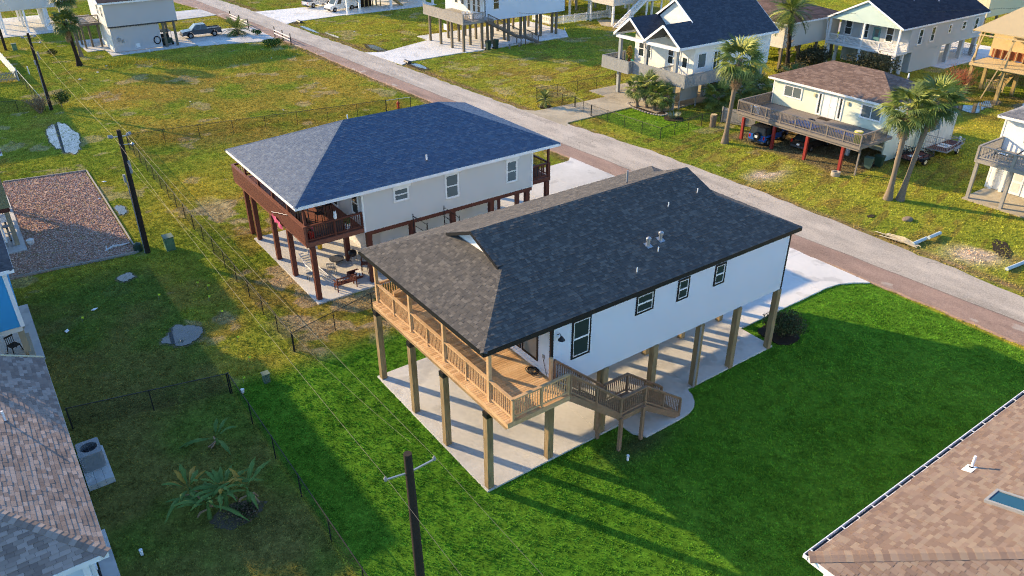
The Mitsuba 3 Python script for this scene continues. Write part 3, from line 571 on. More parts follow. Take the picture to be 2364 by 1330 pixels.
# outside stair in two flights with a landing
S = 'm_stairwood'; zl = 1.86; LX0, LX1, SY0, SY1 = 6.28, 7.85, -1.45, -.17
def flight(x0, x1, z0, z1):
    n = max(2, int(round((z0-z1)/.19))); dx = (x1-x0)/(n-1) if n > 1 else 0
    for y in (SY0+.02, SY1-.06): br('stringer', S, A, (x0-.02, y, z0-.17), (x1+.02, y, z1-.03), .045, .29)
    for i in range(1, n):
        x = x0+(i-.5)*(x1-x0)/(n-1); z = z0-i*(z0-z1)/n
        bx('tread', S, A, x-.14, SY0+.06, z-.04, x+.14, SY1-.08, z)
flight(3.27, LX0, zd, zl); flight(LX1, 10.32, zl, .02)
deck(A, LX0, SY0, LX1, SY1, zl, S, 'y', .14, .26, S, 'landing')
for (a, b, np_) in (((3.25,SY0+.03,zd),(LX0,SY0+.03,zl),2), ((3.36,SY1-.03,zd),(LX0,SY1-.03,zl),2), ((LX0+.05,SY0+.03,zl),(LX1-.02,SY0+.03,zl),1), ((LX0+.05,SY1-.03,zl),(LX1-.02,SY1-.03,zl),1), ((LX1,SY0+.03,zl),(10.36,SY0+.03,.05),2), ((LX1,SY1-.03,zl),(10.30,SY1-.03,.05),2)):
    railing(A, a, b, 1.06, S, S, npost=np_, name='stair_railing')
for (x, y) in ((6.05,-.25),(6.30,-1.5),(7.70,-1.5)): post(A, S, x, y, -.14, zl-.02 if y < -1 else 2.9, .15)
post(A, 'm_railwood', 3.20, -.12, zd, 5.62, .13)
# roof vents and pipes, wall lamp
def pipe(parent, x, y, z, h=.45, r=.035, mt='m_white', nm='vent_pipe', flash=True):
    m = M(); m.cyl(x, y, z-.1, z+h, r, 10); k = obj(nm, m, mt, parent)
    if flash: m = M(); m.cyl(x, y, z-.03, z+.07, r*2.2, 10, r*1.05); obj('flashing', m, 'm_rubberpad', k)
onA = lambda y: ze+sl*(y-Y0)
for (x, y) in ((10.5,1.15),(8.6,.55),(15.55,3.5),(13.2,3.25)): pipe(A, x, y, onA(y), .30, .028)
pipe(A, 12.9, 6.0, ze+sl*(Y1-6.0), .7, .05, 'm_grey')
for (x, y) in ((10.32,1.65),(11.2,1.72)):
    z = onA(y); m = M(); m.add(*[np.array([[x-.17,y-.17,onA(y-.17)+.035],[x+.17,y-.17,onA(y-.17)+.035],[x+.17,y+.17,onA(y+.17)+.035],[x-.17,y+.17,onA(y+.17)+.035]]), [[0,1,2],[0,2,3]]]); k = key_for(f'{A}__exhaust_vent')
    scene[k] = mikit.ply(m.get(), 'm_galv'); m = M(); m.cyl(x, y, z-.05, z+.38, .085, 16); obj('stack', m, 'm_galv', k, smooth=40)
    m = M(); m.cyl(x, y, z+.30, z+.40, .125, 16); m.tube([(x,y,z+.40),(x,y,z+.44),(x,y,z+.47)], [.125,.09,.02], 16); obj('cowl', m, 'm_galv', k, smooth=40)
m = M(); m.tube([(3.55,-.05,6.62),(3.55,-.22,6.75),(3.55,-.34,6.66)], .018, 8); m.tube([(3.55,-.34,6.68),(3.55,-.34,6.60),(3.55,-.34,6.50)], [.04,.09,.16], 14); obj('wall_lamp', m, 'm_black', A, smooth=40)
bx('outlet_box', 'm_grey', A, WX0-.05, .35, 5.28, WX0-.013, .50, 5.46)
# coil of black cable on the deck boards
m = M(); th = np.linspace(0, 6*2*np.pi, 200)
m.tube(np.stack([2.92+(.20+.03*np.sin(th*.37))*np.cos(th)+.10*np.sin(th*.11), .85+(.26+.05*np.sin(th*.23))*np.sin(th), zd+.03+.012*(th/6.28)%.09], 1), .018, 5)
m.tube([(3.05,.6,zd+.03),(3.15,.35,zd+.03),(3.05,.2,zd+.03),(3.19,.15,zd+.05),(3.2,.42,zd+.8)], .014, 5)
obj('cable_coil', m, 'm_black', label='coil of black cable lying on the new wooden deck by the white wall', cat='cable')
# dark shrub in a mulched bed by the far corner pier
def leafball(m, c, rx, ry, rz, n, s, seed, cols=None, up=.3):
    r = np.random.default_rng(seed); d = r.normal(0, 1, (n, 3)); d /= np.linalg.norm(d, axis=1, keepdims=True)
    rad = r.uniform(.35, 1.0, n)**.5*(0.72+.56*meshkit.fbm(d*1.8+seed, 3, seed)); P = d*rad[:,None]*[rx,ry,rz]+c; P = P[P[:,2] > -.12]; n = len(P)
    a = r.normal(0, 1, (n, 3)); a /= np.linalg.norm(a, axis=1, keepdims=True); b = np.cross(a, r.normal(0, 1, (n,3))+[0,0,up]); b /= np.linalg.norm(b, axis=1, keepdims=True)+1e-9
    L = (s*r.uniform(.6, 1.3, n))[:,None]; V = np.stack([P-b*L*.3, P+a*L*.5, P+b*L*.3, P-a*L*.5], 1).reshape(-1,3); i = np.arange(n)*4
    Fq = np.vstack([np.stack([i,i+1,i+2],1), np.stack([i,i+2,i+3],1)])
    if cols is None: m.add(V, Fq)
    else: m.add(V, Fq, np.repeat(np.asarray(cols)[r.integers(len(cols), size=n)]*r.uniform(.75,1.25,(n,1)), 4, 0))
    return m
def bush(name, label, cat, x, y, w, h, n, s, seed, cols, lumps=4, group=None, stem='m_bark'):
    t = thing(name, label, cat, group); r = np.random.default_rng(seed); m = M()
    for i in range(lumps):
        a = r.uniform(0, 6.28); d = r.uniform(.1, .55)*w/2; q = r.uniform(.55, .8)
        leafball(m, np.array([x+d*math.cos(a), y+d*math.sin(a), h*r.uniform(.40,.62)]), w*.42*q, w*.42*q, h*.48*q, n//lumps, s, seed*13+i, cols)
    obj('foliage', m, 'm_vertex', t); m = M()
    for i in range(5):
        a = r.uniform(0, 6.28); m.tube([(x,y,-.12),(x+.15*w*math.cos(a),y+.15*w*math.sin(a),h*.35),(x+.3*w*math.cos(a),y+.3*w*math.sin(a),h*.7)], [.035,.022,.01], 5)
    obj('stem', m, stem, t); return t
m = M(); m.prism(Polygon(blob(20.6,.5,.95,1.1,31,rough=.25)).buffer(0), -.2, -.02); obj('mulch_bed', m, 'm_mulch', kind='structure')
bush('shrub', 'dark shrub in a mulched bed beside the far corner pier of the white house', 'shrub', 20.8, .3, 2.5, 1.6, 5200, .11, 5, [(.030,.042,.018),(.06,.085,.032),(.11,.15,.07),(.075,.055,.03),(.045,.06,.025)], 7)
# ================================================================== blue roofed house on red brown piers
B = thing('blue_roof_house', 'beige sided house on dark red piers with a blue grey shingle hip roof', 'house')
r0, r1, q0, q1, yr, zr, rx0, rx1, zb = -.31, 19.14, 19.14, 31.56, 25.35, 9.11, 5.85, 12.95, 6.61
toneB = [(.056,.088,.148), (.064,.098,.160), (.075,.110,.172), (.059,.092,.154), (.090,.128,.188)]
RB = obj('roof', M().box(r0+.3,q0+.3,zb-.2,r1-.3,q1-.3,zb-.17), 'm_soffit', B)
slb = (zr-zb)/(yr-q0); slw = (zr-zb)/(rx0-r0)
shingle_roof(RB, [[(r0,q1,zb),(r0,q0,zb),(rx0,yr,zr)], [(r0,q0,zb),(r1,q0,zb),(rx1,yr,zr),(rx0,yr,zr)], [(r1,q1,zb),(r0,q1,zb),(rx0,yr,zr),(rx1,yr,zr)], [(r1,q0,zb),(r1,q1,zb),(rx1,yr,zr)]], toneB, .15, .22, .36, 300, (.012,.022), sheen=True, seed=8, name='shingle')
n1, n2, n3, n4 = unit((0,-slb,1)), unit((0,slb,1)), unit((-slw,0,1)), unit((slw,0,1))
ridge_caps(RB, [((rx0,yr,zr),(rx1,yr,zr),n1,n2), ((r0,q0,zb),(rx0,yr,zr),n3,n1), ((r0,q1,zb),(rx0,yr,zr),n3,n2), ((r1,q0,zb),(rx1,yr,zr),n4,n1), ((r1,q1,zb),(rx1,yr,zr),n4,n2)], [toneB[2], toneB[4], toneB[1]], .32, .17)
fascia(B, [(r0,q0,zb),(r1,q0,zb),(r1,q1,zb),(r0,q1,zb),(r0,q0,zb)], .20, .035, 'm_white'); 
bx('soffit', 'm_white_dull', B, r0+.1, q0+.1, zb-.25, r1-.1, q1-.1, zb-.21)
bX0, bX1, bY0, bY1, bz = 4.06, 17.12, 19.70, 31.1, 3.66
siding(B, 'm_sidingB', (bX0,bY0), (bX1,bY0), bz, zb-.25, (0,-1), .17, .016)
siding(B, 'm_sidingB', (bX0,bY1), (bX0,bY0), 3.96, zb-.25, (-1,0), .17, .016)
siding(B, 'm_sidingB', (bX1,bY0), (bX1,bY1), bz, zb-.25, (1,0), .17, .016, boards=False)
siding(B, 'm_sidingB', (bX1,bY1), (bX0,bY1), bz, zb-.25, (0,1), .17, .016, boards=False)
bx('corner_board', 'm_white', B, bX0-.025, bY0-.03, bz, bX0+.09, bY0+.08, zb-.25); bx('corner_board', 'm_white', B, bX1-.09, bY0-.03, bz, bX1+.025, bY0+.08, zb-.25)
for (x0, x1, z0, z1) in ((6.22,7.28,5.18,6.02),(9.98,11.0,4.46,6.10),(14.85,15.75,4.45,6.0)):
    k = window(B, ((x0+x1)/2, bY0-.016, (z0+z1)/2), x1-x0-.12, z1-z0-.1, (0,-1), 'm_white', 'm_white', 2, .08, proud=.06, glass='m_glass_light')
    bx('shutter_box', 'm_white', k, x0-.1, bY0-.22, z1+.08, x1+.1, bY0-.02, min(z1+.28, zb-.26))
window(B, (bX0-.016, 20.7, 5.35), .85, 1.5, (-1,0), 'm_white', 'm_white', 2, .08); window(B, (bX0-.016, 24.3, 5.1), 1.7, 2.0, (-1,0), 'm_white', 'm_white', 2, .08, vert=True, name='patio_door'); window(B, (bX0-.016, 28.2, 5.3), 1.0, 1.5, (-1,0), 'm_white', 'm_white', 2, .08)
bx('floor_beam', 'm_deckred', B, 4.2, 19.72, 3.38, 17.1, 20.05, 3.655); bx('floor_underside', 'm_soffit', B, 4.1, 19.75, 3.67, 17.1, 31.0, 3.70)
for i in range(1, 4): bx('floor_beam', 'm_deckred', B, 4.2, 19.9+3.6*i, 3.42, 17.1, 20.1+3.6*i, 3.66)
PB = 'm_deckred'
for y in (19.78,23.65,26.57,30.38,31.85): post(B, PB, .6, y, -.13, 3.66, .30)
for x in (4.37,7.46,10.57,13.69,16.78):
    for y in (19.9, 23.6, 27.2, 30.9): post(B, PB, x, y, -.13, 3.40, .32)
for y in (19.95, 23.6, 27.2): post(B, PB, 18.6, y, -.13, 3.66, .28)
deck(B, .25, 19.7, bX0-.02, 32.9, 3.96, 'm_deckred_light', 'x', .14, .26, 'm_deckred_light'); deck(B, bX1+.03, 19.9, 18.9, 31.0, 3.96, 'm_deckred_light', 'y', .14, .26, 'm_deckred')
for y in (20.0,22.6,25.2,27.8,30.4): post(B, 'm_deckred', .42, y, 3.96, 6.38, .14, 'column')
post(B, 'm_deckred', 18.75, 20.0, 3.96, 6.38, .14, 'column'); post(B, 'm_deckred', 18.75, 30.8, 3.96, 6.38, .14, 'column')
bx('porch_beam', 'm_deckred', B, .35, 20.0, 6.20, .50, 30.5, 6.36)
railing(B, (.27,32.85,3.96), (.27,19.72,3.96), 1.08, 'm_deckred_light', 'm_deckred', solid=True, npost=5, boardw=.125, boardgap=.012, cap=(.2,.04))
railing(B, (.35,19.78,3.96), (4.0,19.78,3.96), 1.08, 'm_deckred', 'm_deckred', gap=.14, npost=2); railing(B, (4.0,32.85,3.96), (.3,32.85,3.96), 1.08, 'm_deckred', 'm_deckred', gap=.14, npost=2)
railing(B, (17.2,19.97,3.96), (18.85,19.97,3.96), 1.08, 'm_deckred', 'm_deckred', gap=.14, npost=1); railing(B, (18.82,20.05,3.96), (18.82,30.9,3.96), 1.08, 'm_deckred', 'm_deckred', gap=.14, npost=5)
# enclosed part below
siding(B, 'm_sidingB', (5.9,21.5), (15.3,21.5), -.02, 3.4, (0,-1), .17, .014); siding(B, 'm_sidingB', (5.9,27.0), (5.9,21.5), -.02, 3.4, (-1,0), .17, .014, boards=False); siding(B, 'm_sidingB', (15.3,21.5), (15.3,27.0), -.02, 3.4, (1,0), .17, .014, boards=False)
m = M()
for (x, L) in ((7.25,1.0),(9.55,1.15)):
    zt = 4.25
    for dx in (0, L): m.bar((x+dx,19.25,0), (x+dx,19.25,zt-dx*.9), .045, .045)
    for h in (.12, .75, 1.2): m.bar((x,19.25,zt-h), (x+L,19.25,zt-h-L*.9), .04, .04)
m.bar((7.25,19.25,4.13), (7.25,18.6,4.0), .03, .03); m.bar((8.25,19.25,3.25),(7.5,18.7,2.3),.03,.03)
obj('scaffold_frame', m, 'm_black', B)
pipe(B, 9.1, 20.35, zb+slb*(20.35-q0), .40, .05); pipe(B, 6.4, 25.9, zr-slb*.55, .35, .04); 
# --- things on its deck
def chair_high(name, label, cat, x, y, z, rz, mt, group=None, seat=.75, back=1.2, w=.45):
    t = thing(name, label, cat, group); L = (x, y, z)
    m = M(); m.box(-w/2,-w/2,seat-.05,w/2,w/2,seat); obj('seat', moved(m, L, rz), mt, t)
    m = M()
    for i in range(5): m.box(-w/2+.03+i*(w-.09)/4,w/2-.045,seat,-w/2+.06+i*(w-.09)/4,w/2-.02,back-.09)
    m.box(-w/2,w/2-.05,back-.10,w/2,w/2-.01,back); obj('backrest', moved(m, L, rz), mt, t)
    for sx in (-1,1):
        for sy in (-1,1):
            m = M(); m.bar((sx*(w/2+.02),sy*(w/2+.02),0), (sx*(w/2-.03),sy*(w/2-.03),seat-.05), .04, .04); obj('leg', moved(m, L, rz), mt, t)
    return t
t = thing('bar_table', 'dark bar height table on the blue roofed house deck', 'table'); bx('tabletop', 'm_dark_grey', t, 1.5, 22.4, 4.95, 2.7, 23.6, 5.0)
for x, y in ((1.6,22.5),(2.6,22.5),(1.6,23.5),(2.6,23.5)): bx('leg', 'm_dark_grey', t, x-.03, y-.03, 3.965, x+.03, y+.03, 4.95)
for i, (x, y, a, lb) in enumerate(((1.2,22.7,1.6,'dark high chair at the bar table, next to the porch railing'),(2.1,21.9,3.1,'dark high chair at the bar table, nearest the deck corner'),(3.1,23.0,-1.6,'dark high chair at the bar table, nearest the house wall'))): chair_high('high_chair', lb, 'chair', x, y, 3.965, a, 'm_black', 'high chairs round the bar table')
t = thing('deck_sofa', 'low dark wicker sofa with pink and white cushions behind the red railing', 'sofa'); bx('base', 'm_dark_grey', t, 1.0, 20.35, 3.97, 2.9, 21.05, 4.3); bx('backrest', 'm_dark_grey', t, 1.0, 20.2, 3.97, 2.9, 20.34, 4.75)
for i in range(3): bx('cushion', ('m_pink','m_white','m_pink')[i], t, 1.05+i*.62, 20.4, 4.305, 1.62+i*.62, 21.0, 4.42)
t = thing('red_bucket', 'red bucket in the deck corner of the blue roofed house', 'bucket'); m = M(); m.cyl(.75, 20.15, 3.97, 4.42, .15, 16, .20); obj('body', m, 'm_red', t, smooth=40); m = M(); m.tube([(.55,20.15,4.42),(.62,20.15,4.6),(.75,20.15,4.66),(.88,20.15,4.6),(.95,20.15,4.42)], .012, 5); obj('handle', m, 'm_grey', t)
t = thing('owl_figure', 'white owl figure sitting on the dark red railing', 'figurine'); m = M(); m.tube([(2.28,19.78,5.045),(2.28,19.78,5.16),(2.28,19.78,5.30),(2.28,19.78,5.36)], [.08,.11,.10,.07], 12); obj('body', m, 'm_white', t, smooth=50); m = M(); m.tube([(2.28,19.78,5.34),(2.28,19.78,5.42),(2.28,19.78,5.50)], [.07,.10,.04], 12); m.tube([(2.23,19.78,5.48),(2.22,19.78,5.53),(2.215,19.78,5.57)],[.03,.02,.004],6); m.tube([(2.33,19.78,5.48),(2.34,19.78,5.53),(2.345,19.78,5.57)],[.03,.02,.004],6); obj('head', m, 'm_white', t, smooth=50)
t = thing('white_planter', 'small white planter on the red deck by the house wall', 'planter'); m = M(); m.cyl(3.2, 20.3, 3.97, 4.35, .16, 14, .21); obj('pot', m, 'm_white', t, smooth=40); m = M(); leafball(m, np.array([3.2,20.3,4.5]), .25,.25,.22, 160, .14, 3); obj('foliage', m, 'm_leaf', t)
t = thing('air_conditioner', 'dark air conditioner on the small red deck facing the road', 'air conditioner'); m = M(); m.box(17.35,20.4,3.97,18.15,21.2,4.75); obj('body', m, 'm_dark_grey', t); m = M(); m.cyl(17.75,20.8,4.75,4.79,.34,20); obj('fan_grille', m, 'm_black', t, smooth=40)
# flag hanging from the railing
m = M(); P = []; n = 8
for i in range(n+1):
    for j in range(5): P.append((.10-.05*math.sin(i*1.9+j), 24.9-i*.19, 4.15-.10*i*.35-j*.10-.05*math.sin(i*1.3)))
m.add(P, [[i*5+j, i*5+j+1, i*5+j+6] for i in range(n) for j in range(4)]+[[i*5+j, i*5+j+6, i*5+j+5] for i in range(n) for j in range(4)])
k = thing('pink_flag', 'pink and red flag on a pole hung from the dark red deck railing', 'flag'); obj('cloth', m, 'm_pink', k, smooth=True); m = M(); m.tube([(.15,22.1,5.0),(.13,23.6,4.6),(.10,25.0,4.2)], .014, 6); obj('staff', m, 'm_white', k)
# --- patio furniture on the slab
t = thing('patio_bench', 'brown slatted patio bench at the slab corner below the red deck', 'bench'); bxs = (1.95, 19.8)
for sx in (0, 1.3):
    for sy in (0, .5): bx('leg', 'm_deckred', t, 1.9+sx-.03, 19.85+sy-.03, .005, 1.9+sx+.03, 19.85+sy+.03, .45 if sy else .95)
for i in range(4): bx('seat_slat', 'm_deckred', t, 1.87, 19.9+i*.125, .42, 3.23, 20.0+i*.125, .45)
m = M(); m.box(1.87,19.80,.90,3.23,19.86,.97); m.box(1.87,19.80,.52,3.23,19.85,.57)
for i in range(13): m.box(1.92+i*.102,19.81,.57,1.95+i*.102,19.84,.90)
obj('backrest', m, 'm_deckred', t)
for sx in (0, 1.3): bx('armrest', 'm_deckred', t, 1.9+sx-.035, 19.86, .64, 1.9+sx+.035, 20.42, .68)
t = thing('chaise_lounge', 'white strapped chaise lounge on the patio between two dark red piers', 'lounge chair')
a, b = np.array([1.76,25.0,.35]), np.array([1.78,21.7,.35])
for s in (-.3, .3): 
    m = M(); m.tube([a+[s,0,.45],(1.76+s,24.0,.36),b+[s,0,0]], .03, 6); obj('frame', m, 'm_white', t)
    for y in (22.1, 23.9): m = M(); m.tube([(1.77+s,y,.35),(1.77+s*1.15,y,.18),(1.77+s*1.2,y,.01)], .028, 6); obj('leg', m, 'm_white', t)
for i in range(16):
    y = 24.9-i*.2; z = .36+max(0, (y-24.0))*.45; bx('strap', 'm_white_dull', t, 1.46, y-.08, z, 2.07, y+.04, z+.015)
t = thing('side_table', 'small grey side table beside the white chaise lounge', 'table'); bx('tabletop', 'm_grey', t, .95, 22.25, .43, 1.4, 22.7, .46)
for x, y in ((1.0,22.3),(1.35,22.3),(1.0,22.65),(1.35,22.65)): bx('leg', 'm_dark_grey', t, x-.02, y-.02, .005, x+.02, y+.02, .43)
chair_high('patio_chair', 'tan plastic patio chair facing the fire pit', 'chair', 2.6, 22.4, .004, 2.6, 'm_stone', seat=.43, back=.92, w=.52)
chair_high('bar_stool', 'dark wooden bar stool behind the slab edge by the white house deck', 'stool', 4.5, 21.3, .004, 1.0, 'm_deckred', seat=.72, back=1.1, w=.42); chair_high('bar_stool', 'dark wooden bar stool in the shade nearest the red brown pier', 'stool', 5.1, 21.0, .004, 2.0, 'm_deckred', seat=.72, back=1.1, w=.42)
t = thing('fire_pit', 'round black fire pit with white bowls beside it on the patio', 'fire pit'); m = M(); m.tube([(3.6,23.8,.12),(3.6,23.8,.2),(3.6,23.8,.30),(3.6,23.8,.30)], [.30,.46,.50,.40], 20); obj('bowl', m, 'm_dark_grey', t, smooth=40); m = M(); m.cyl(3.6,23.8,.27,.285,.42,20); obj('ash_bed', m, 'm_stone', t)
for i in range(3): m = M(); m.tube([(3.6+.3*math.cos(i*2.1),23.8+.3*math.sin(i*2.1),.2),(3.6+.38*math.cos(i*2.1),23.8+.38*math.sin(i*2.1),.1),(3.6+.42*math.cos(i*2.1),23.8+.42*math.sin(i*2.1),.005)], .02, 6); obj('leg', m, 'm_black', t)
t = thing('kettle_grill', 'black kettle grill on legs beside the patio pier', 'grill'); m = M(); m.tube([(4.45,23.0,.50),(4.45,23.0,.58),(4.45,23.0,.72),(4.45,23.0,.78)], [.08,.22,.29,.29], 18); obj('bowl', m, 'm_black', t, smooth=50); m = M(); m.tube([(4.45,23.0,.785),(4.45,23.0,.88),(4.45,23.0,.98),(4.45,23.0,1.01)], [.29,.27,.14,.03], 18); obj('lid', m, 'm_black', t, smooth=50)
for i in range(3): m = M(); m.tube([(4.45+.15*math.cos(i*2.1),23.0+.15*math.sin(i*2.1),.56),(4.45+.25*math.cos(i*2.1),23.0+.25*math.sin(i*2.1),.28),(4.45+.33*math.cos(i*2.1),23.0+.33*math.sin(i*2.1),.005)], .016, 6); obj('leg', m, 'm_galv', t)
m = M(); m.cyl(4.45,23.0,.3,.33,.2,14); obj('shelf', m, 'm_galv', t)
t = thing('wooden_crate', 'open wooden crate of lumber and white boards on the patio behind the bench', 'crate'); m = M()
for (x0,y0,x1,y1) in ((3.3,20.75,4.1,20.8),(3.3,21.55,4.1,21.6),(3.3,20.8,3.35,21.55),(4.05,20.8,4.1,21.55)): m.box(x0,y0,.005,x1,y1,.3)
m.box(3.35,20.8,.005,4.05,21.55,.05); obj('box', m, 'm_deckred', t)
for i in range(3): br('board', 'm_white_dull', t, (3.4+i*.2,20.6-.1*i,.34+i*.02), (3.9+i*.12,21.3,.34), .14, .02)
t = thing('yellow_bucket', 'yellow bucket on the shaded patio under the red deck', 'bucket'); m = M(); m.cyl(3.5, 26.4, .005, .42, .15, 16, .19); obj('body', m, 'm_yellow', t, smooth=40); m = M(); m.tube([(3.32,26.4,.42),(3.4,26.4,.56),(3.6,26.4,.56),(3.68,26.4,.42)], .01, 5); obj('handle', m, 'm_grey', t)
t = thing('blue_bin', 'blue plastic bin by the lower wall of the blue roofed house', 'bin'); m = M(); m.add([(6.0,20.7,1.0),(6.7,20.7,1.0),(6.7,21.3,1.0),(6.0,21.3,1.0),(5.95,20.65,1.65),(6.75,20.65,1.65),(6.75,21.35,1.65),(5.95,21.35,1.65)], CF); obj('body', m, 'm_blue', t); m = M(); m.box(5.92,20.62,1.655,6.78,21.38,1.72); obj('lid', m, 'm_blue', t); m = M()
for x, y in ((5.98,20.68),(6.72,20.68),(5.98,21.32),(6.72,21.32)): m.box(x-.03,y-.03,.005,x+.03,y+.03,.995)
m.box(5.92,20.62,.94,6.78,21.38,.995); obj('stand', m, 'm_dark_grey', t)
# ================================================================== houses at the picture's lower corners and left edge
def hip_roof(parent, x0, y0, x1, y1, z, zr, ridge, tones, expo, wmin, wmax, seed, nparts=0, caps=True, over=0.0, fmat='m_white', fh=.2, **kw):
    """Hip roof on the rectangle; ridge = ((xa,ya),(xb,yb)). Returns the roof part."""
    (xa, ya), (xb, yb) = ridge
    k = obj('roof', M().box(x0+.25,y0+.25,z-fh,x1-.25,y1-.25,z-fh+.03), 'm_soffit', parent)
    c = [(x0,y0,z),(x1,y0,z),(x1,y1,z),(x0,y1,z)]; a, b = (xa,ya,zr), (xb,yb,zr)
    if abs(ya-yb) < 1e-6: pl = [[c[0],c[1],b,a],[c[1],c[2],b],[c[2],c[3],a,b],[c[3],c[0],a]]
    else: pl = [[c[0],c[1],a],[c[1],c[2],b,a],[c[2],c[3],b],[c[3],c[0],a,b]]
    shingle_roof(k, pl, tones, expo, wmin, wmax, nparts, seed=seed, **kw)
    N = [unit(np.cross(np.subtract(p[1],p[0]), np.subtract(p[2],p[0]))) for p in pl]
    if caps:
        if abs(ya-yb) < 1e-6: L = [(a,b,N[0],N[2]),(c[0],a,N[3],N[0]),(c[1],b,N[0],N[1]),(c[2],b,N[1],N[2]),(c[3],a,N[2],N[3])]
        else: L = [(a,b,N[1],N[3]),(c[0],a,N[3],N[0]),(c[1],a,N[0],N[1]),(c[2],b,N[1],N[2]),(c[3],b,N[2],N[3])]
        ridge_caps(k, [l for l in L if np.linalg.norm(np.subtract(l[0],l[1])) > .5], tones, .3 if expo < .2 else .4, expo*1.1)
    fascia(parent, c+[c[0]], fh, .035, fmat); return k
# --- grey brown shingled house, lower left
C = thing('grey_shingle_house', 'low house with weathered pinkish grey shingles beside the air conditioner at the left', 'house')
toneC = [(.235,.185,.160), (.28,.225,.195), (.32,.262,.23), (.205,.162,.142), (.26,.205,.178), (.36,.295,.26)]
e0, s0, n0, zc = -14.37, 2.28, 16.87, 3.2; kc = .46; WX = -24.0
rid = (e0+WX)/2; rh = zc+kc*(e0-rid)
RC = obj('roof', M().box(WX+.25,s0+.25,zc-.2,e0-.25,n0-.25,zc-.17), 'm_soffit', C)
hp = s0+(e0-rid)
pe = [(e0,s0,zc),(e0,n0,zc),(rid,n0,rh),(rid,hp,rh)]
shingle_roof(RC, [pe, [(WX,s0,zc),(e0,s0,zc),(rid,hp,rh)], [(WX,n0,zc),(WX,s0,zc),(rid,hp,rh),(rid,n0,rh)]], toneC, .17, .24, .36, 300, (.014,.024), seed=14, uneven=.006)
nE, nS, nW = unit((kc,0,1)), unit((0,-kc,1)), unit((-kc,0,1))
ridge_caps(RC, [((e0,s0,zc),(rid,hp,rh),nE,nS), ((WX,s0,zc),(rid,hp,rh),nS,nW), ((rid,hp,rh),(rid,n0,rh),nE,nW)], toneC, .42, .22, h=.05)
fascia(C, [(WX,s0,zc),(e0,s0,zc)], .22, .04, 'm_white'); fascia(C, [(e0,s0,zc),(e0,n0,zc)], .14, .03, 'm_white_dull')
m = M(); m.bar((e0,n0+.02,zc-.02),(rid,n0+.02,rh-.02), .09, .16); obj('rake_board', m, 'm_cream', C)
siding(C, 'm_sidingH', (WX,s0+.55), (e0-.55,s0+.55), .25, zc-.22, (0,-1), .19, .014); siding(C, 'm_sidingH', (e0-.55,s0+.55), (e0-.55,n0-.4), .25, zc-.16, (1,0), .19, .014); siding(C, 'm_sidingH', (e0-.55,n0-.4), (WX,n0-.4), .25, zc-.1, (0,1), .19, .014, boards=False)
bx('corner_board', 'm_white', C, e0-.66, s0+.50, .25, e0-.51, s0+.64, zc-.22)
for x in (-15.15,): bx('porch_post', 'm_white', C, x-.10, s0+.12, .02, x+.10, s0+.32, zc-.22)
slabm('walkway', [(-14.85,-2),(-14.28,-2),(-14.28,7.2),(-14.85,7.2)], 'm_concrete', .04)
bx('foundation', 'm_concrete', C, WX+.1, s0+.65, -.1, e0-.66, n0-.5, .25)
pz = lambda x: zc+kc*(e0-x)
pipe(C, -16.3, 11.0, pz(-16.3), .55, .045, 'm_white')
m = M(); th = np.linspace(0, 5*6.28, 120); m.tube(np.stack([-14.86+.04*np.sin(th*.31), 3.25+(.24+.03*np.sin(th*.21))*np.cos(th), 1.35+(.30+.04*np.sin(th*.17))*np.sin(th)], 1), .016, 5); obj('hose', m, 'm_black', label='coil of black hose hung under the eave corner of the lower left house', cat='hose')
t = thing('condenser_unit', 'grey air conditioner with round fan opening on a concrete block pad by the shingle eave', 'air conditioner')
def rbox(x0,y0,z0,x1,y1,z1,r=.08):
    m = M(); p = Polygon([(x0+r,y0+r),(x1-r,y0+r),(x1-r,y1-r),(x0+r,y1-r)]).buffer(r, quad_segs=4); m.prism(p, z0, z1-.03); m.prism(p.buffer(-.015), z1-.03, z1); return m
ax, ay = -13.86, 11.55
m = M(); ring = Polygon([(ax-.37,ay-.47),(ax+.37,ay-.47),(ax+.37,ay+.47),(ax-.37,ay+.47)]).buffer(.09, quad_segs=4); hole = Point(ax,ay+.02).buffer(.36, 24)
m.prism(ring.difference(hole), .20, 1.06); m.prism(ring.buffer(.012).difference(hole), 1.06, 1.10); obj('body', m, 'm_grey', t)
for i in range(22):
    for s in (-1, 1): bx('louvre', 'm_grey', t, ax-.37+i*.034, ay+s*.563-.008, .26, ax-.355+i*.034, ay+s*.563+.008, 1.02)
m = M(); m.cyl(ax,ay+.02,.55,.56,.355,24); obj('well', m, 'm_dark_grey', t); m = M(); m.cyl(ax,ay+.02,.78,.90,.09,14)
for i in range(4): a = i*1.57+.4; m.plate([(ax+.08*math.cos(a),ay+.02+.08*math.sin(a),.84),(ax+.33*math.cos(a-.3),ay+.02+.33*math.sin(a-.3),.82),(ax+.33*math.cos(a+.35),ay+.02+.33*math.sin(a+.35),.87),(ax+.08*math.cos(a+.8),ay+.02+.08*math.sin(a+.8),.87)], .008)
obj('fan', m, 'm_dark_grey', t); m = M()
for i in range(7): m.tube([(ax+.052*i*math.cos(a),ay+.02+.052*i*math.sin(a),1.085) for a in np.linspace(0,6.283,25)] if i else [(ax-.36,ay+.02,1.085),(ax,ay+.02,1.085),(ax+.36,ay+.02,1.085)], .004, 4)
obj('fan_guard', m, 'm_black', t)
t = thing('block_pad', 'grey concrete block pad under the air conditioner', 'pad')
for i in range(3):
    for j in range(6): bx('block', 'm_concrete', t, -14.36+.36*i, 10.05+.43*j, -.1, -14.01+.36*i, 10.47+.43*j, .19+.01*((i*7+j*3)%3))
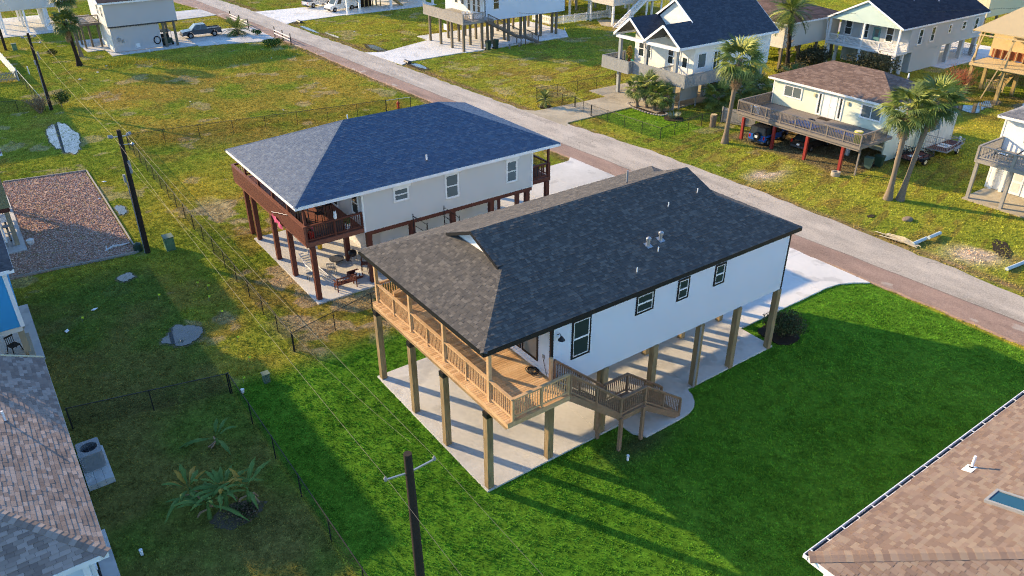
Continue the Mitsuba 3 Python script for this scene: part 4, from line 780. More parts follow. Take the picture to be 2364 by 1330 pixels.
# --- tan shingled house, lower right
D = thing('tan_shingle_house', 'house with tan and pink blended shingles and a white gutter at the lower right', 'house')
toneD = [(.230,.163,.125), (.258,.190,.150), (.208,.148,.118), (.275,.212,.165), (.238,.175,.142), (.198,.142,.115), (.262,.200,.160)]
d0, dy, zd2, kd = 2.47, -13.33, 6.2, .30
DX1, DY0 = 26.0, -27.33; dr_ = dy-7.0
RD = obj('roof', M().box(d0+.25,DY0+.25,zd2-.25,DX1-.25,dy-.25,zd2-.22), 'm_soffit', D)
zt = zd2+kd*7
shingle_roof(RD, [[(DX1,dy,zd2),(d0,dy,zd2),(d0+7,dr_,zt),(DX1,dr_,zt)], [(d0,dy,zd2),(d0,DY0,zd2),(d0+7,dr_,zt)], [(d0,DY0,zd2),(DX1,DY0,zd2),(DX1,dr_,zt),(d0+7,dr_,zt)]], toneD, .145, .13, .36, 300, (.010,.024), seed=23)
nN, nW2, nS2 = unit((0,kd,1)), unit((-kd,0,1)), unit((0,-kd,1))
ridge_caps(RD, [((d0,dy,zd2),(d0+7,dr_,zt),nN,nW2), ((d0,DY0,zd2),(d0+7,dr_,zt),nS2,nW2), ((d0+7,dr_,zt),(DX1,dr_,zt),nN,nS2)], toneD, .44, .20, h=.05)
fascia(D, [(d0,dy,zd2),(d0,DY0,zd2)], .2, .04, 'm_white'); fascia(D, [(d0,dy+.01,zd2),(DX1,dy+.01,zd2)], .2, .03, 'm_white')
m = M(); m.box(d0-.02,dy+.03,zd2-.16,DX1,dy+.15,zd2-.15); m.box(d0-.02,dy+.03,zd2-.15,DX1,dy+.035,zd2-.02); gk = obj('gutter', m, 'm_dark_grey', D); m = M(); m.box(d0-.02,dy+.15,zd2-.16,DX1,dy+.175,zd2-.005); m.box(d0-.035,dy+.025,zd2-.16,d0-.02,dy+.175,zd2-.005); obj('front_lip', m, 'm_white', gk)
for i in range(24): bx('hanger', 'm_white', gk, d0+.25+i*.78, dy+.02, zd2-.02, d0+.285+i*.78, dy+.152, zd2-.008)
m = M(); p = (9.75, -14.30); z = zd2+kd*(dy-p[1]); m.cyl(*p, z-.1, z+.50, .045, 12); k = obj('vent_pipe', m, 'm_white', D); m = M(); m.add([(p[0]-.27,p[1]-.14,z-.04+.02),(p[0]+.16,p[1]-.14,z-.04+.02+.0),(p[0]+.16,p[1]+.2,z-.06+.0),(p[0]-.27,p[1]+.2,z-.06)], [[0,1,2],[0,2,3]])
m = M(); q = [(p[0]-.34,p[1]+.16),(p[0]-.34,p[1]-.14),(p[0]+.1,p[1]-.14),(p[0]+.1,p[1]+.16)]; m.plate([(x,y,zd2+kd*(dy-y)+.035) for x,y in q], .01, nN); obj('flashing', m, 'm_white', k); m = M(); m.cyl(*p, z-.02, z+.07, .10, 12, .06); obj('collar', m, 'm_black', k)
# skylight
sx0, sx1, sy0, sy1 = 8.05, 8.86, -17.35, -15.42; pz2 = lambda y: zd2+kd*(dy-y)
k = key_for(f'{D}__skylight'); m = M()
def slp(x0,y0,x1,y1,h0,h1): return [(x0,y0,pz2(y0)+h1),(x1,y0,pz2(y0)+h1),(x1,y1,pz2(y1)+h1),(x0,y1,pz2(y1)+h1)]
for b in ((sx0,sy0,sx0+.08,sy1),(sx1-.08,sy0,sx1,sy1),(sx0+.08,sy0,sx1-.08,sy0+.08),(sx0+.08,sy1-.08,sx1-.08,sy1)): m.plate(slp(*b,0,.12), .16, nN)
scene[k] = mikit.ply(m.get(), 'm_grey'); m = M(); m.plate(slp(sx0+.081,sy0+.081,sx1-.081,sy1-.081,0,.085), .02, nN); mat('m_skyglass', (.01,.055,.09), .05, specular=.8); obj('pane', m, 'm_skyglass', k)
siding(D, 'm_white', (d0+3.0,dy-.55), (DX1-.5,dy-.55), 3.0, zd2-.25, (0,1), .19, .014, boards=False); siding(D, 'm_white', (d0+3.0,DY0+.5), (d0+3.0,dy-.55), 3.0, zd2-.25, (-1,0), .19, .014, boards=False)
deck(D, d0-1.15, DY0, d0+3.0, dy-.5, 3.35, 'm_boot', 'y', .14, .26, 'm_white'); railing(D, (d0-1.05,dy-.6,3.35), (d0-1.05,DY0,3.35), 1.07, 'm_white', 'm_white', gap=.13); railing(D, (d0+2.8,dy-.6,3.35), (d0-1.05,dy-.6,3.35), 1.07, 'm_white', 'm_white', gap=.13)
for x in (d0-1.0, d0+1.0): bx('deck_post', 'm_white', D, x-.12, dy-.85, -.13, x+.12, dy-.6, 3.05)
bx('porch_column', 'm_white', D, d0+.1, dy-.7, 3.35, d0+.26, dy-.5, zd2-.22)
m = M(); m.tube([(d0-.55,dy-.62,4.42),(d0-.55,dy-.62,4.55),(d0-.55,dy-.62,4.85),(d0-.55,dy-.62,4.95),(d0-.55,dy-.62,5.02)], [.10,.16,.17,.10,.03], 14); obj('lantern', m, 'm_grey', smooth=40, label='grey lantern standing on the white rail corner under the tan shingle eave', cat='lantern')
# --- turquoise house at the left edge
Eh = thing('turquoise_house', 'raised house with a bright turquoise end wall and white trim at the left edge', 'house')
ex, ey = -14.75, 21.3
siding(Eh, 'm_turq', (-19.1,ey), (ex,ey), 2.9, 6.05, (0,-1), .19, .014); siding(Eh, 'm_turq', (ex,ey), (ex,37.0), 2.9, 6.05, (1,0), .19, .014)
bx('corner_board', 'm_white', Eh, ex-.16, ey-.045, 2.88, ex+.04, ey+.10, 6.05); bx('floor_beam', 'm_white_dull', Eh, -19.1, ey+.05, 2.6, ex-.1, 36.9, 2.88)
for x in (-15.0, -19.0):
    for y in (22.6, 26.8, 30.7): post(Eh, 'm_concrete_old', x, y, -.1, 2.6, .3)
hip_roof(Eh, -19.5, 20.9, -14.35, 37.4, 6.28, 7.35, ((-16.92,23.5),(-16.92,34.8)), [(.075,.07,.075),(.10,.095,.10),(.085,.08,.09)], .16, .25, .4, 41, 0)
bx('knee_wall', 'm_concrete_old', Eh, -15.0, 21.35, -.1, -14.72, 24.6, .75)
t = thing('patio_table', 'dark patio table in the shade below the turquoise wall', 'table'); bx('tabletop', 'm_dark_grey', t, -17.0, 22.0, .72, -15.9, 22.9, .76)
for x, y in ((-16.9,22.1),(-16.0,22.1),(-16.9,22.8),(-16.0,22.8)): bx('leg', 'm_black', t, x-.03, y-.03, .05, x+.03, y+.03, .72)
chair_high('patio_chair', 'dark patio chair in the shade below the turquoise wall', 'chair', -15.6, 24.2, .05, .5, 'm_black', seat=.43, back=.95, w=.5)
Eo = thing('olive_house', 'raised olive green house over the slab beside the gravel yard', 'house')
siding(Eo, 'm_olive', (-26,39.2), (-13.45,39.2), 2.95, 6.85, (0,-1), .19, .014, boards=False); siding(Eo, 'm_olive', (-13.45,39.2), (-13.45,47.8), 2.95, 6.85, (1,0), .19, .014)
bx('floor_beam', 'm_deckred', Eo, -26, 39.2, 2.65, -13.5, 47.8, 2.94)
hip_roof(Eo, -26.5, 38.3, -12.9, 48.4, 7.05, 9.6, ((-21.5,43.3),(-17.9,43.3)), [(.08,.07,.065),(.11,.10,.09)], .2, .3, .5, 43, 0)
for x in (-13.75, -18.5):
    for y in (39.6, 43.5, 47.4): post(Eo, 'm_concrete_old', x, y, -.1, 2.65, .3)
for i, x in enumerate((-14.05, -14.35)):
    t = thing('pipe_rack', ('outer' if i == 0 else 'inner')+' long white and black pipe rack along the olive house slab', 'rack'); m = M(); m.tube([(x,39.2,.55),(x,42.5,.55),(x,45.6,.55)], .07, 8); obj('pipe', m, 'm_white' if i else 'm_black', t)
    for y in (39.5, 42.4, 45.3): bx('stand', 'm_grey', t, x-.05, y-.05, .03, x+.05, y+.05, .49)
t = thing('pump_box', 'white pump box with a round dial on the olive house slab', 'box'); bx('body', 'm_white', t, -14.35, 42.9, .62, -13.85, 43.5, 1.05); m = M(); m.cyl(-14.1, 41.9, .62, .72, .22, 16); obj('dial', m, 'm_grey', t)
bush('palm_shade_tree', 'slender tree behind the olive house casting its shadow over the gravel', 'tree', -15.7, 51.9, .8, 9.6, 160, .3, 9, [(.06,.08,.02),(.09,.10,.03)], 3)
for k2, lbl in (('white_tub','white plastic tub on the gravel by the slab end'),):
    t = thing(k2, lbl, 'tub'); m = M(); m.cyl(-12.95, 39.3, -.05, .3, .2, 12, .25); obj('body', m, 'm_white_dull', t)
t = thing('driftwood', 'bleached driftwood branch lying on the shaded gravel', 'driftwood'); m = M(); m.tube([(-8.9,34.9,0),(-8.3,35.2,.06),(-7.7,35.1,.05),(-7.2,35.25,.02)], [.05,.09,.07,.03], 7); m.tube([(-8.8,34.9,.02),(-8.7,35.5,.1)], [.05,.02], 6); obj('branch', m, 'm_white_dull', t, smooth=40)

Eu = thing('left_yard_house', 'raised house past the left edge whose shadow falls over the reflecting puddle', 'house')
siding(Eu, 'm_olive', (-26,77.5), (-15.2,77.5), 2.9, 6.9, (0,-1), .19, .014, boards=False); siding(Eu, 'm_olive', (-15.2,77.5), (-15.2,94), 2.9, 6.9, (1,0), .19, .014, boards=False)
hip_roof(Eu, -26.5, 76.9, -14.5, 94.6, 7.1, 9.8, ((-20.5,82.9),(-20.5,88.6)), [(.08,.07,.065),(.11,.10,.09)], .3, .4, .8, 47, 0, caps=False)
for x in (-15.6, -20.5):
    for y in (78, 86, 93.5): post(Eu, 'm_farpost', x, y, -.13, 2.9, .3)

for a, b, o in (((-19.4,21.6),(-16.4,21.6),(0,-1)),((-16.4,21.6),(-16.4,36.8),(1,0)),((-16.4,36.8),(-19.4,36.8),(0,1)),((-19.4,36.8),(-19.4,21.6),(-1,0))): siding(Eh, 'm_turq', a, b, 6.3, 8.7, o, .19, .014, boards=False)  # unseen narrow upper storey, added and shaped to cast shade over the yard
hip_roof(Eh, -19.7, 21.2, -16.1, 37.1, 8.9, 9.6, ((-17.9,23.0),(-17.9,35.3)), [(.075,.07,.075),(.10,.095,.10)], .3, .4, .8, 49, 0, caps=False)

bush('added_shade_tree', 'unseen leafy tree added past the left edge to shade the yard by the shingled house', 'tree', -18.0, 18.9, 4.2, 8.6, 2600, .32, 19, [(.05,.08,.02),(.08,.11,.03)], 5)  # added out of view to block sun from the lower yard
# ================================================================== houses across the road and further back
def plain_roof(parent, planes, tones, seed, expo=.2, sheen=False, fas=None, fmat='m_white', caps=None):
    k = obj('roof', M().plate(np.array(planes[0])-[0,0,.06], .02), 'm_soffit', parent)
    shingle_roof(k, planes, tones, expo, expo*1.6, expo*2.8, 0, (.012,.02), sheen=sheen, seed=seed)
    if fas: fascia(parent, fas, .22, .04, fmat)
    if caps: ridge_caps(k, caps, tones, .35, .3)
    return k
# --- K: pale green house with the long weathered deck and red posts
K = thing('pale_green_house', 'pale green house with brown hip roof, long weathered deck and bright red posts', 'house')
toneK = [(.150,.105,.088), (.178,.128,.108), (.130,.092,.080), (.205,.150,.128)]
hip_roof(K, 50.93, 12.75, 59.02, 26.14, 5.2, 6.9, ((54.97,16.8),(54.97,22.1)), toneK, .17, .25, .5, 51, 0)
kx, ky0, ky1, kz = 51.4, 13.2, 25.7, 2.62
siding(K, 'm_sidingK', (kx,ky1), (kx,ky0), kz, 5.0, (-1,0), .19, .018); siding(K, 'm_sidingK', (kx,ky0), (58.5,ky0), 0, 5.0, (0,-1), .19, .018); siding(K, 'm_sidingK', (58.5,ky1), (kx,ky1), 0, 5.0, (0,1), .19, .018, boards=False); siding(K, 'm_sidingK', (58.5,ky0), (58.5,ky1), 0, 5.0, (1,0), .19, .018, boards=False)
siding(K, 'm_sidingK', (54.2,ky1), (54.2,ky0), 0, 2.6, (-1,0), .19, .018, boards=False)
bx('corner_board', 'm_white', K, kx-.03, ky1-.1, kz, kx+.1, ky1+.03, 5.0); bx('corner_board', 'm_white', K, kx-.03, ky0-.03, kz, kx+.1, ky0+.1, 5.0)
window(K, (kx-.02, 23.4, 4.15), 1.9, 1.0, (-1,0), 'm_white', 'm_white', 2, .10, vert=True, glass='m_glass_light'); window(K, (kx-.02, 15.1, 4.1), 1.9, 1.1, (-1,0), 'm_white', 'm_white', 2, .10, vert=True, glass='m_glass_light')
for y in (20.35, 18.15): window(K, (kx-.02, y, 3.75), .28, 1.9, (-1,0), 'm_white', 'm_white', 1, .12, name='sidelight')
k = bx('door', 'm_white', K, kx-.06, 18.55, kz+.02, kx-.015, 19.95, 4.75); bx('centre_strip', 'm_white_dull', k, kx-.075, 19.24, kz+.03, kx-.06, 19.27, 4.7)
m = M(); m.tube([(kx-.07,19.15,3.65),(kx-.11,19.15,3.65)], [.03,.03], 8); obj('handle', m, 'm_galv', k)
for y in (20.95, 17.45): m = M(); m.box(kx-.16,y-.09,4.25,kx-.02,y+.09,4.55); obj('porch_lamp', m, 'm_cream', K)
window(K, (57.0, ky0-.02, 4.0), .95, 1.3, (0,-1), 'm_white', 'm_white', 2, .09)
kd0, kd1 = 46.45, kx-.03
deck(K, kd0, 12.65, kd1, 25.85, 2.60, 'm_weathered', 'x', .14, .22, 'm_weathered')
railing(K, (kd0+.06,25.8,2.6), (kd0+.06,12.7,2.6), 1.05, 'm_weathered', 'm_greywood_dark', gap=.15, npost=8, bw=.045); railing(K, (kd1,25.8,2.6), (kd0+.1,25.8,2.6), 1.05, 'm_weathered', 'm_greywood_dark', solid=True, npost=2); railing(K, (kd0+.1,12.7,2.6), (kd1-1.0,12.7,2.6), 1.05, 'm_weathered', 'm_greywood_dark', gap=.15, npost=2, bw=.045)
for y in (25.1, 21.5, 17.9, 14.3): post(K, 'm_red_post', 46.75, y, -.13, 2.36, .24)
post(K, 'm_weathered', 46.95, 12.85, -.13, 2.36, .12); bx('deck_beam', 'm_weathered', K, 46.6, 12.8, 2.12, 46.9, 25.7, 2.345)
for y in (24.8, 20.5, 16.3): post(K, 'm_white_dull', 51.0, y, -.13, 2.36, .28)
bx('outdoor_shower', 'm_grime', K, 58.6, 12.2, -.1, 61.3, 12.28, 3.1); bx('outdoor_shower', 'm_grime', K, 61.22, 12.3, -.1, 61.3, 14.3, 3.1); bx('outdoor_shower', 'm_sidingK', K, 56.5, 12.3, -.1, 56.58, 13.15, 2.9)
bx('outdoor_shower', 'm_grime', K, 56.6, 12.25, -.1, 58.55, 12.32, 2.0)
pipe(K, 57.2, 15.6, 6.2, .45, .07, 'm_white'); pipe(K, 57.9, 14.4, 5.75, .3, .06, 'm_black')
t = thing('yellow_barrel', 'yellow barrel with rim in the corner of the weathered deck', 'barrel'); m = M(); m.cyl(47.25, 13.5, 2.61, 3.5, .30, 18); m.cyl(47.25, 13.5, 3.50, 3.62, .36, 18); obj('body', m, 'm_barrel', t, smooth=40); m = M(); m.cyl(47.25,13.5,3.62,3.63,.28,18); obj('lid', m, 'm_cream', t)
t = thing('blue_tarp', 'crumpled blue tarp over gear in the middle of the weathered deck', 'tarp'); g = np.array([[x,y] for x in np.linspace(0,1,9) for y in np.linspace(0,1,13)]); m = M(); h = .1+.55*meshkit.fbm(np.c_[g*5, g[:,:1]*0], 3, 3)*np.sin(g[:,0]*3.14)*np.sin(g[:,1]*3.14)**.5; V = np.c_[47.0+1.3*g[:,0], 17.8+2.6*g[:,1], 2.62+h]; F_ = [[i*13+j,i*13+j+1,i*13+j+14] for i in range(8) for j in range(12)]+[[i*13+j,i*13+j+14,i*13+j+13] for i in range(8) for j in range(12)]; m.add(V, F_); obj('sheet', m, 'm_tarp', t, smooth=30)
t = thing('black_bag', 'black bag lying on the blue tarp', 'bag'); m = M(); leafball(m, np.array([47.9,18.6,3.1]), .3,.35,.16, 10, .1, 2); m = M(); s_ = trimesh.creation.icosphere(2, 1.0); s_.vertices *= [.3,.42,.17]; s_.vertices += [48.0,18.7,3.12]; m.tri(s_); obj('body', m, 'm_black', t, smooth=True)
t = thing('blue_mat', 'blue outdoor mat on the deck boards beside the tarp', 'mat'); bx('mat', 'm_tarp', t, 48.3, 14.6, 2.603, 49.6, 16.6, 2.625)
t = thing('white_chest', 'white storage chest on the deck by the north railing', 'chest'); bx('body', 'm_white_dull', t, 46.75, 23.9, 2.605, 47.3, 24.6, 3.25); bx('lid', 'm_white', t, 46.73, 23.88, 3.252, 47.32, 24.62, 3.32)
t = thing('door_mat', 'dark door mat before the white double door', 'mat'); bx('mat', 'm_mulch', t, 50.5, 18.7, 2.603, 51.2, 19.8, 2.62)
# --- I: twin gabled house
I = thing('twin_gable_house', 'cream white house with twin front gables, dark blue grey roof and grey board deck', 'house')
toneI = [(.030,.037,.055), (.040,.048,.068), (.034,.042,.060), (.050,.058,.078)]
ix, iy = 47.92, (35.26, 40.51, 45.4); izr, izp = 6.61, 8.56; ix1, ixm = 64.0, 52.3; iyr = 40.4; izm = izr+(izp-izr)/2.62*(iyr-iy[0])
pk = ((iy[0]+iy[1])/2, (iy[1]+iy[2])/2); zv = izr
pl = [[(ix,iy[0],izr),(ix1,iy[0],izr),(ix1,pk[0],izp),(ix,pk[0],izp)], [(ixm,pk[0],izp),(ix1,pk[0],izp),(ix1,iyr,izm),(ixm,iyr,izm)],
      [(ixm+2,iy[1],zv),(ix,iy[1],zv),(ix,pk[0],izp),(ixm+2,pk[0],izp)], [(ix,iy[1],zv),(ixm+2,iy[1],zv),(ixm+2,pk[1],izp),(ix,pk[1],izp)],
      [(ix1,iy[2],izr),(ix,iy[2],izr),(ix,pk[1],izp),(ix1,pk[1],izp)], [(ix1,pk[1],izp),(ixm,pk[1],izp),(ixm,iyr,izm),(ix1,iyr,izm)]]
plain_roof(I, pl, toneI, 61, .22, sheen=True)
for y0, y1, yp in ((iy[0],iy[1],pk[0]), (iy[1],iy[2],pk[1])):
    m = M(); m.bar((ix-.02,y0,izr-.08),(ix-.02,yp,izp-.08),.05,.24); m.bar((ix-.02,y1,izr-.08),(ix-.02,yp,izp-.08),.05,.24); obj('rake_board', m, 'm_white', I)
    bx('porch_beam', 'm_white', I, ix+.12, y0+.25, izr-.42, ix+.42, y1-.25, izr-.10)
    m = M(); m.plate([(ix+3.0,y1,izr),(ix+3.0,y0,izr),(ix+3.0,yp,izp-.1)], .05, (-1,0,0)); obj('gable', m, 'm_soffit', I)
m = M(); m.plate([(ixm,pk[1],izp-.3),(ixm,pk[0],izp-.3),(ixm,iyr,izm-.12)], .05, (-1,0,0)); m.box(ixm+.0,pk[0],izr,ixm+.05,pk[1],izp-.301); obj('gable', m, 'm_sidingI', I); m = M(); m.bar((ixm-.3,pk[0]-.3,izp-.22),(ixm-.3,iyr,izm-.04),.06,.22); m.bar((ixm-.3,pk[1]+.3,izp-.22),(ixm-.3,iyr,izm-.04),.06,.22); obj('rake_board', m, 'm_white', I)
m = M(); m.plate([(ixm-.33,pk[0]-.3,izp-.12),(ixm+.05,pk[0]-.3,izp-.12),(ixm+.05,iyr,izm+.04),(ixm-.33,iyr,izm+.04)], .05); m.plate([(ixm+.05,pk[1]+.3,izp-.12),(ixm-.33,pk[1]+.3,izp-.12),(ixm-.33,iyr,izm+.04),(ixm+.05,iyr,izm+.04)], .05); obj('gable_soffit', m, 'm_dark_grey', I)
fascia(I, [(ix,iy[0]-.01,izr),(ix1,iy[0]-.01,izr)], .26, .04, 'm_white'); fascia(I, [(ix1,iy[2]+.01,izr),(ix,iy[2]+.01,izr)], .26, .04, 'm_white'); fascia(I, [(ix1,iy[0],izr),(ix1,iyr,izm),(ix1,iy[2],izr)], .24, .04, 'm_white')
iw = 51.0
siding(I, 'm_sidingI', (iw,45.0), (iw,35.9), 2.95, 6.7, (-1,0), .2, .016); siding(I, 'm_sidingI', (iw,35.9), (63.6,35.9), 2.95, 6.36, (0,-1), .2, .016); siding(I, 'm_sidingI', (63.6,35.9), (63.6,45.0), 2.95, 6.5, (1,0), .2, .016, boards=False); siding(I, 'm_sidingI', (63.6,45.0), (iw,45.0), 2.95, 6.4, (0,1), .2, .016, boards=False)
m = M(); m.plate([(63.6,35.9,6.5),(63.6,45.0,6.5),(63.6,iyr,izm-.1)], .05, (1,0,0)); obj('gable', m, 'm_sidingI', I)
bx('floor_underside', 'm_soffit', I, iw, 36.0, 2.7, 63.5, 44.9, 2.94)
for y, w_ in ((39.3,.75),(38.3,.75),(42.8,.8),(43.9,.8)): window(I, (iw-.016, y, 4.75), w_, 1.7, (-1,0), 'm_white', 'm_white', 2, .1)
k = bx('door', 'm_white', I, iw-.06, 36.7, 2.97, iw-.015, 37.6, 5.1); bx('pane', 'm_glass', k, iw-.075, 36.85, 3.9, iw-.06, 37.45, 4.9)
window(I, (52.2, 35.884, 4.7), 1.2, 1.5, (0,-1), 'm_white', 'm_white', 1, .1, glass='m_glass_light'); window(I, (54.6, 35.884, 4.4), 1.0, 2.0, (0,-1), 'm_white', 'm_white', 2, .1, vert=True, glass='m_glass', name='glass_door'); window(I, (59.6, 35.884, 6.05), .8, .25, (0,-1), 'm_white', 'm_white', 1, .05)
GW = 'm_greyboard'
deck(I, 48.0, 35.4, iw-.03, 42.1, 2.95, GW, 'x', .14, .26, GW); deck(I, 47.4, 42.15, iw-.03, 46.6, 2.95, GW, 'x', .14, .26, GW, planks=False); deck(I, iw, 34.2, 55.2, 35.85, 2.95, GW, 'x', .14, .26, GW, planks=False); deck(I, 48.0, 34.2, iw-.03, 35.36, 2.95, GW, 'x', .14, .26, GW, planks=False)
for a, b in (((47.45,46.55),(47.45,42.2)),((47.45,42.15),(48.0,42.15)),((48.05,42.05),(48.05,34.3)),((48.05,34.25),(55.1,34.25)),((iw,46.55),(47.5,46.55))): railing(I, (*a,2.95), (*b,2.95), 1.08, GW, GW, solid=True, npost=max(1,int(math.dist(a,b)/2.2)), boardw=.14, boardgap=.015, name='board_railing')
railing(I, (48.2,38.4,2.95), (50.9,38.4,2.95), 1.0, GW, GW, gap=.18, npost=1)
for x, y in ((48.35,44.6),(48.35,40.4),(48.35,36.0)): post(I, 'm_pier', x, y, -.13, izr-.42, .34, 'column')
for x, y in ((55.0,36.1),(62.7,36.1),(62.7,44.6),(57.5,44.6),(55.0,40.4),(62.7,40.4)): post(I, 'm_pier', x, y, -.13, 2.7, .42)
bx('stair_panel', 'm_pier', I, 50.0, 35.4, .95, 50.06, 37.9, 2.3) if False else bx('stair_panel', 'm_pier', I, 48.9, 35.42, .9, 51.6, 35.5, 2.35)
for x in (48.9, 51.5): bx('panel_post', 'm_pier', I, x, 35.5, -.1, x+.12, 35.62, .9)
m = M(); m.bar((48.6,39.8,.0),(48.6,36.9,2.6),.3,.06); m.bar((49.6,39.8,.0),(49.6,36.9,2.6),.3,.06)
for i in range(12): m.box(48.6,39.7-.245*i,.12+.215*i,49.6,39.95-.245*i,.16+.215*i)
obj('stair', m, 'm_white', I, kind='stuff')
bx('lower_wall', 'm_pier', I, 54.6, 37.5, 0.01, 62.0, 37.6, 2.68); k = bx('lower_door', 'm_white', I, 55.0, 37.44, .02, 55.9, 37.495, 2.1); bx('pet_flap', 'm_grey', k, 55.25, 37.42, .1, 55.65, 37.44, .6)
m = M(); m.tube([(47.98,40.45,6.3),(48.1,40.45,5.8),(48.35,40.2,5.5),(48.35,40.2,3.0)], .045, 8); obj('downspout', m, 'm_dark_grey', I)
t = thing('star_flag', 'dark blue flag with white stars hung below the grey board deck', 'flag'); m = M(); m.plate([(48.12,40.15,2.62),(48.12,38.5,2.62),(48.12,38.5,1.35),(48.12,40.15,1.35)], .015); obj('cloth', m, 'm_dark_grey', t)
for i in range(4):
    for j in range(3):
        m = M(); c = np.array([48.10, 39.95-.4*i-(.12 if j%2 else 0), 2.45-.42*j]); pts = [(c[0], c[1]+(.10 if q%2==0 else .04)*math.sin(q*math.pi/5), c[2]+(.10 if q%2==0 else .04)*math.cos(q*math.pi/5)) for q in range(10)]; m.add([tuple(c)]+pts, [[0,q+1,(q+1)%10+1] for q in range(10)]); obj('star', m, 'm_white', t)
for i, (x, y, a) in enumerate(((48.5,44.9,.4),(48.6,44.1,1.0),(48.7,43.3,.7))): chair_high('adirondack_chair', ('dark adirondack chair on the twin gable deck, nearest the north corner','dark adirondack chair on the twin gable deck, middle of three','dark adirondack chair on the twin gable deck, nearest the deck step')[i], 'chair', x, y, 2.955, a, 'm_black', 'dark chairs on the twin gable deck', seat=.4, back=.95, w=.6)
chair_high('teal_chair', 'teal adirondack chair beside the dark ones on the twin gable deck', 'chair', 49.0, 42.9, 2.955, 1.3, 'm_teal', seat=.4, back=1.0, w=.65)
t = thing('pot_plant', 'tall potted plant against the twin gable house front wall', 'plant'); m = M(); m.cyl(50.6,45.4,2.955,3.4,.18,12,.24); obj('pot', m, 'm_boot', t); m = M(); leafball(m, np.array([50.6,45.4,4.1]), .35,.35,.75, 200, .25, 4, up=2); obj('foliage', m, 'm_leaf_yellow', t)
t = thing('covered_grill', 'black covered grill beside the lower wall of the twin gable house', 'grill'); m = M(); m.prism(Polygon([(55.9,36.6),(57.2,36.6),(57.2,37.2),(55.9,37.2)]).buffer(.05), .01, 1.1); m.prism(Polygon([(56.1,36.7),(57.0,36.7),(57.0,37.1),(56.1,37.1)]).buffer(.05), 1.1, 1.35); obj('cover', m, 'm_black', t)
# --- J: light grey house with gabled porch
J = thing('grey_porch_house', 'light grey raised house with a pale green gabled porch and dark roof', 'house')
jx, jy0, jy1, jz, jzr, jx1 = 80.3, 29.5, 40.1, 5.75, 8.4, 101.3; jm = (jy0+jy1)/2
plain_roof(J, [[(jx,jy0,jz),(jx1,jy0,jz),(jx1,jm,jzr),(jx,jm,jzr)], [(jx1,jy1,jz),(jx,jy1,jz),(jx,jm,jzr),(jx1,jm,jzr)]], [(.030,.030,.042),(.038,.038,.05),(.045,.044,.056)], 71, .3)
m = M(); m.bar((jx-.02,jy0,jz-.08),(jx-.02,jm,jzr-.08),.05,.2); m.bar((jx-.02,jy1,jz-.08),(jx-.02,jm,jzr-.08),.05,.2); obj('rake_board', m, 'm_white', J); fascia(J, [(jx,jy0,jz),(jx1,jy0,jz)], .2, .05, 'm_white')
m = M(); m.plate([(jx+.25,jy1-.3,jz-.12),(jx+.25,jy0+.3,jz-.12),(jx+.25,jm,jzr-.16)], .06, (-1,0,0)); obj('gable', m, 'm_gableJ', J)
jw = 83.0
siding(J, 'm_sidingJ', (jw,jy1-.5), (jw,jy0+.4), 2.75, jz-.2, (-1,0), .2, .016, boards=False); siding(J, 'm_sidingJ', (jw,jy0+.4), (100.9,jy0+.4), 2.5, jz-.22, (0,-1), .22, .016); siding(J, 'm_sidingJ', (100.9,jy0+.4), (100.9,jy1-.5), 2.5, jz-.2, (1,0), .2, .016, boards=False)
siding(J, 'm_sidingJ', (84.2,jy0+.42), (91.2,jy0+.42), -.05, 2.48, (0,-1), .22, .014); siding(J, 'm_sidingJ', (84.2,jy1-.6), (84.2,jy0+.42), -.05, 2.48, (-1,0), .22, .014, boards=False)
bx('floor_underside', 'm_soffit', J, jw, jy0+.45, 2.55, 100.8, jy1-.6, 2.7)
for y, w_ in ((38.4,.9),(36.0,.9),(32.6,.9)): window(J, (jw-.016, y, 4.35), w_, 1.7, (-1,0), 'm_white', 'm_white', 2, .12)
k = bx('door', 'm_doorteal', J, jw-.07, 33.9, 2.8, jw-.02, 34.85, 4.95); bx('pane', 'm_glass_light', k, jw-.085, 34.1, 3.8, jw-.07, 34.65, 4.75)
for x, z, w_, h in ((85.3,4.25,.8,1.75),(88.2,4.25,.75,1.7),(92.2,4.45,.5,.95),(95.7,4.5,.8,.9),(98.9,4.2,.8,1.75)): window(J, (x, jy0+.384, z), w_, h, (0,-1), 'm_white', 'm_white', 2, .12)
deck(J, jx+.15, jy0+.35, jw-.03, jy1-.4, 2.8, 'm_white_dull', 'y', .2, .3, 'm_white', planks=False)
railing(J, (jx+.25,jy1-.5,2.8), (jx+.25,jy0+.45,2.8), 1.0, 'm_white', 'm_white', gap=.17, npost=4, bw=.06, pw=.1); railing(J, (jx+.3,jy0+.42,2.8), (jw-.1,jy0+.42,2.8), 1.0, 'm_white', 'm_white', gap=.17, npost=1, bw=.06, pw=.1)
for y in (jy1-.5, jm, jy0+.5): bx('column', 'm_white', J, jx+.2, y-.11, 2.8, jx+.42, y+.11, jz-.12); 
for x in (jx+.4, 82.6):
    for y in (jy1-.7, jm, jy0+.7): post(J, 'm_white', x, y, -.13, 2.48, .34)
for x in (93.6, 97.0, 100.4):
    for y in (jy0+.7, jm, jy1-.9): post(J, 'm_sidingJ', x, y, -.13, 2.55, .5)
for p_, z in (((88.5,33.5),jzr-.65),((93.0,32.6),jzr-1.05)): pipe(J, *p_, z, .5, .07)
m = M(); m.tube([(jx+.02,jy1,jz-.15),(jx+.1,jy1-.2,jz-.6),(jx+.2,jy1-.35,2.5),(jx+.2,jy1-.35,.4)], .06, 8); obj('downspout', m, 'm_white', J)
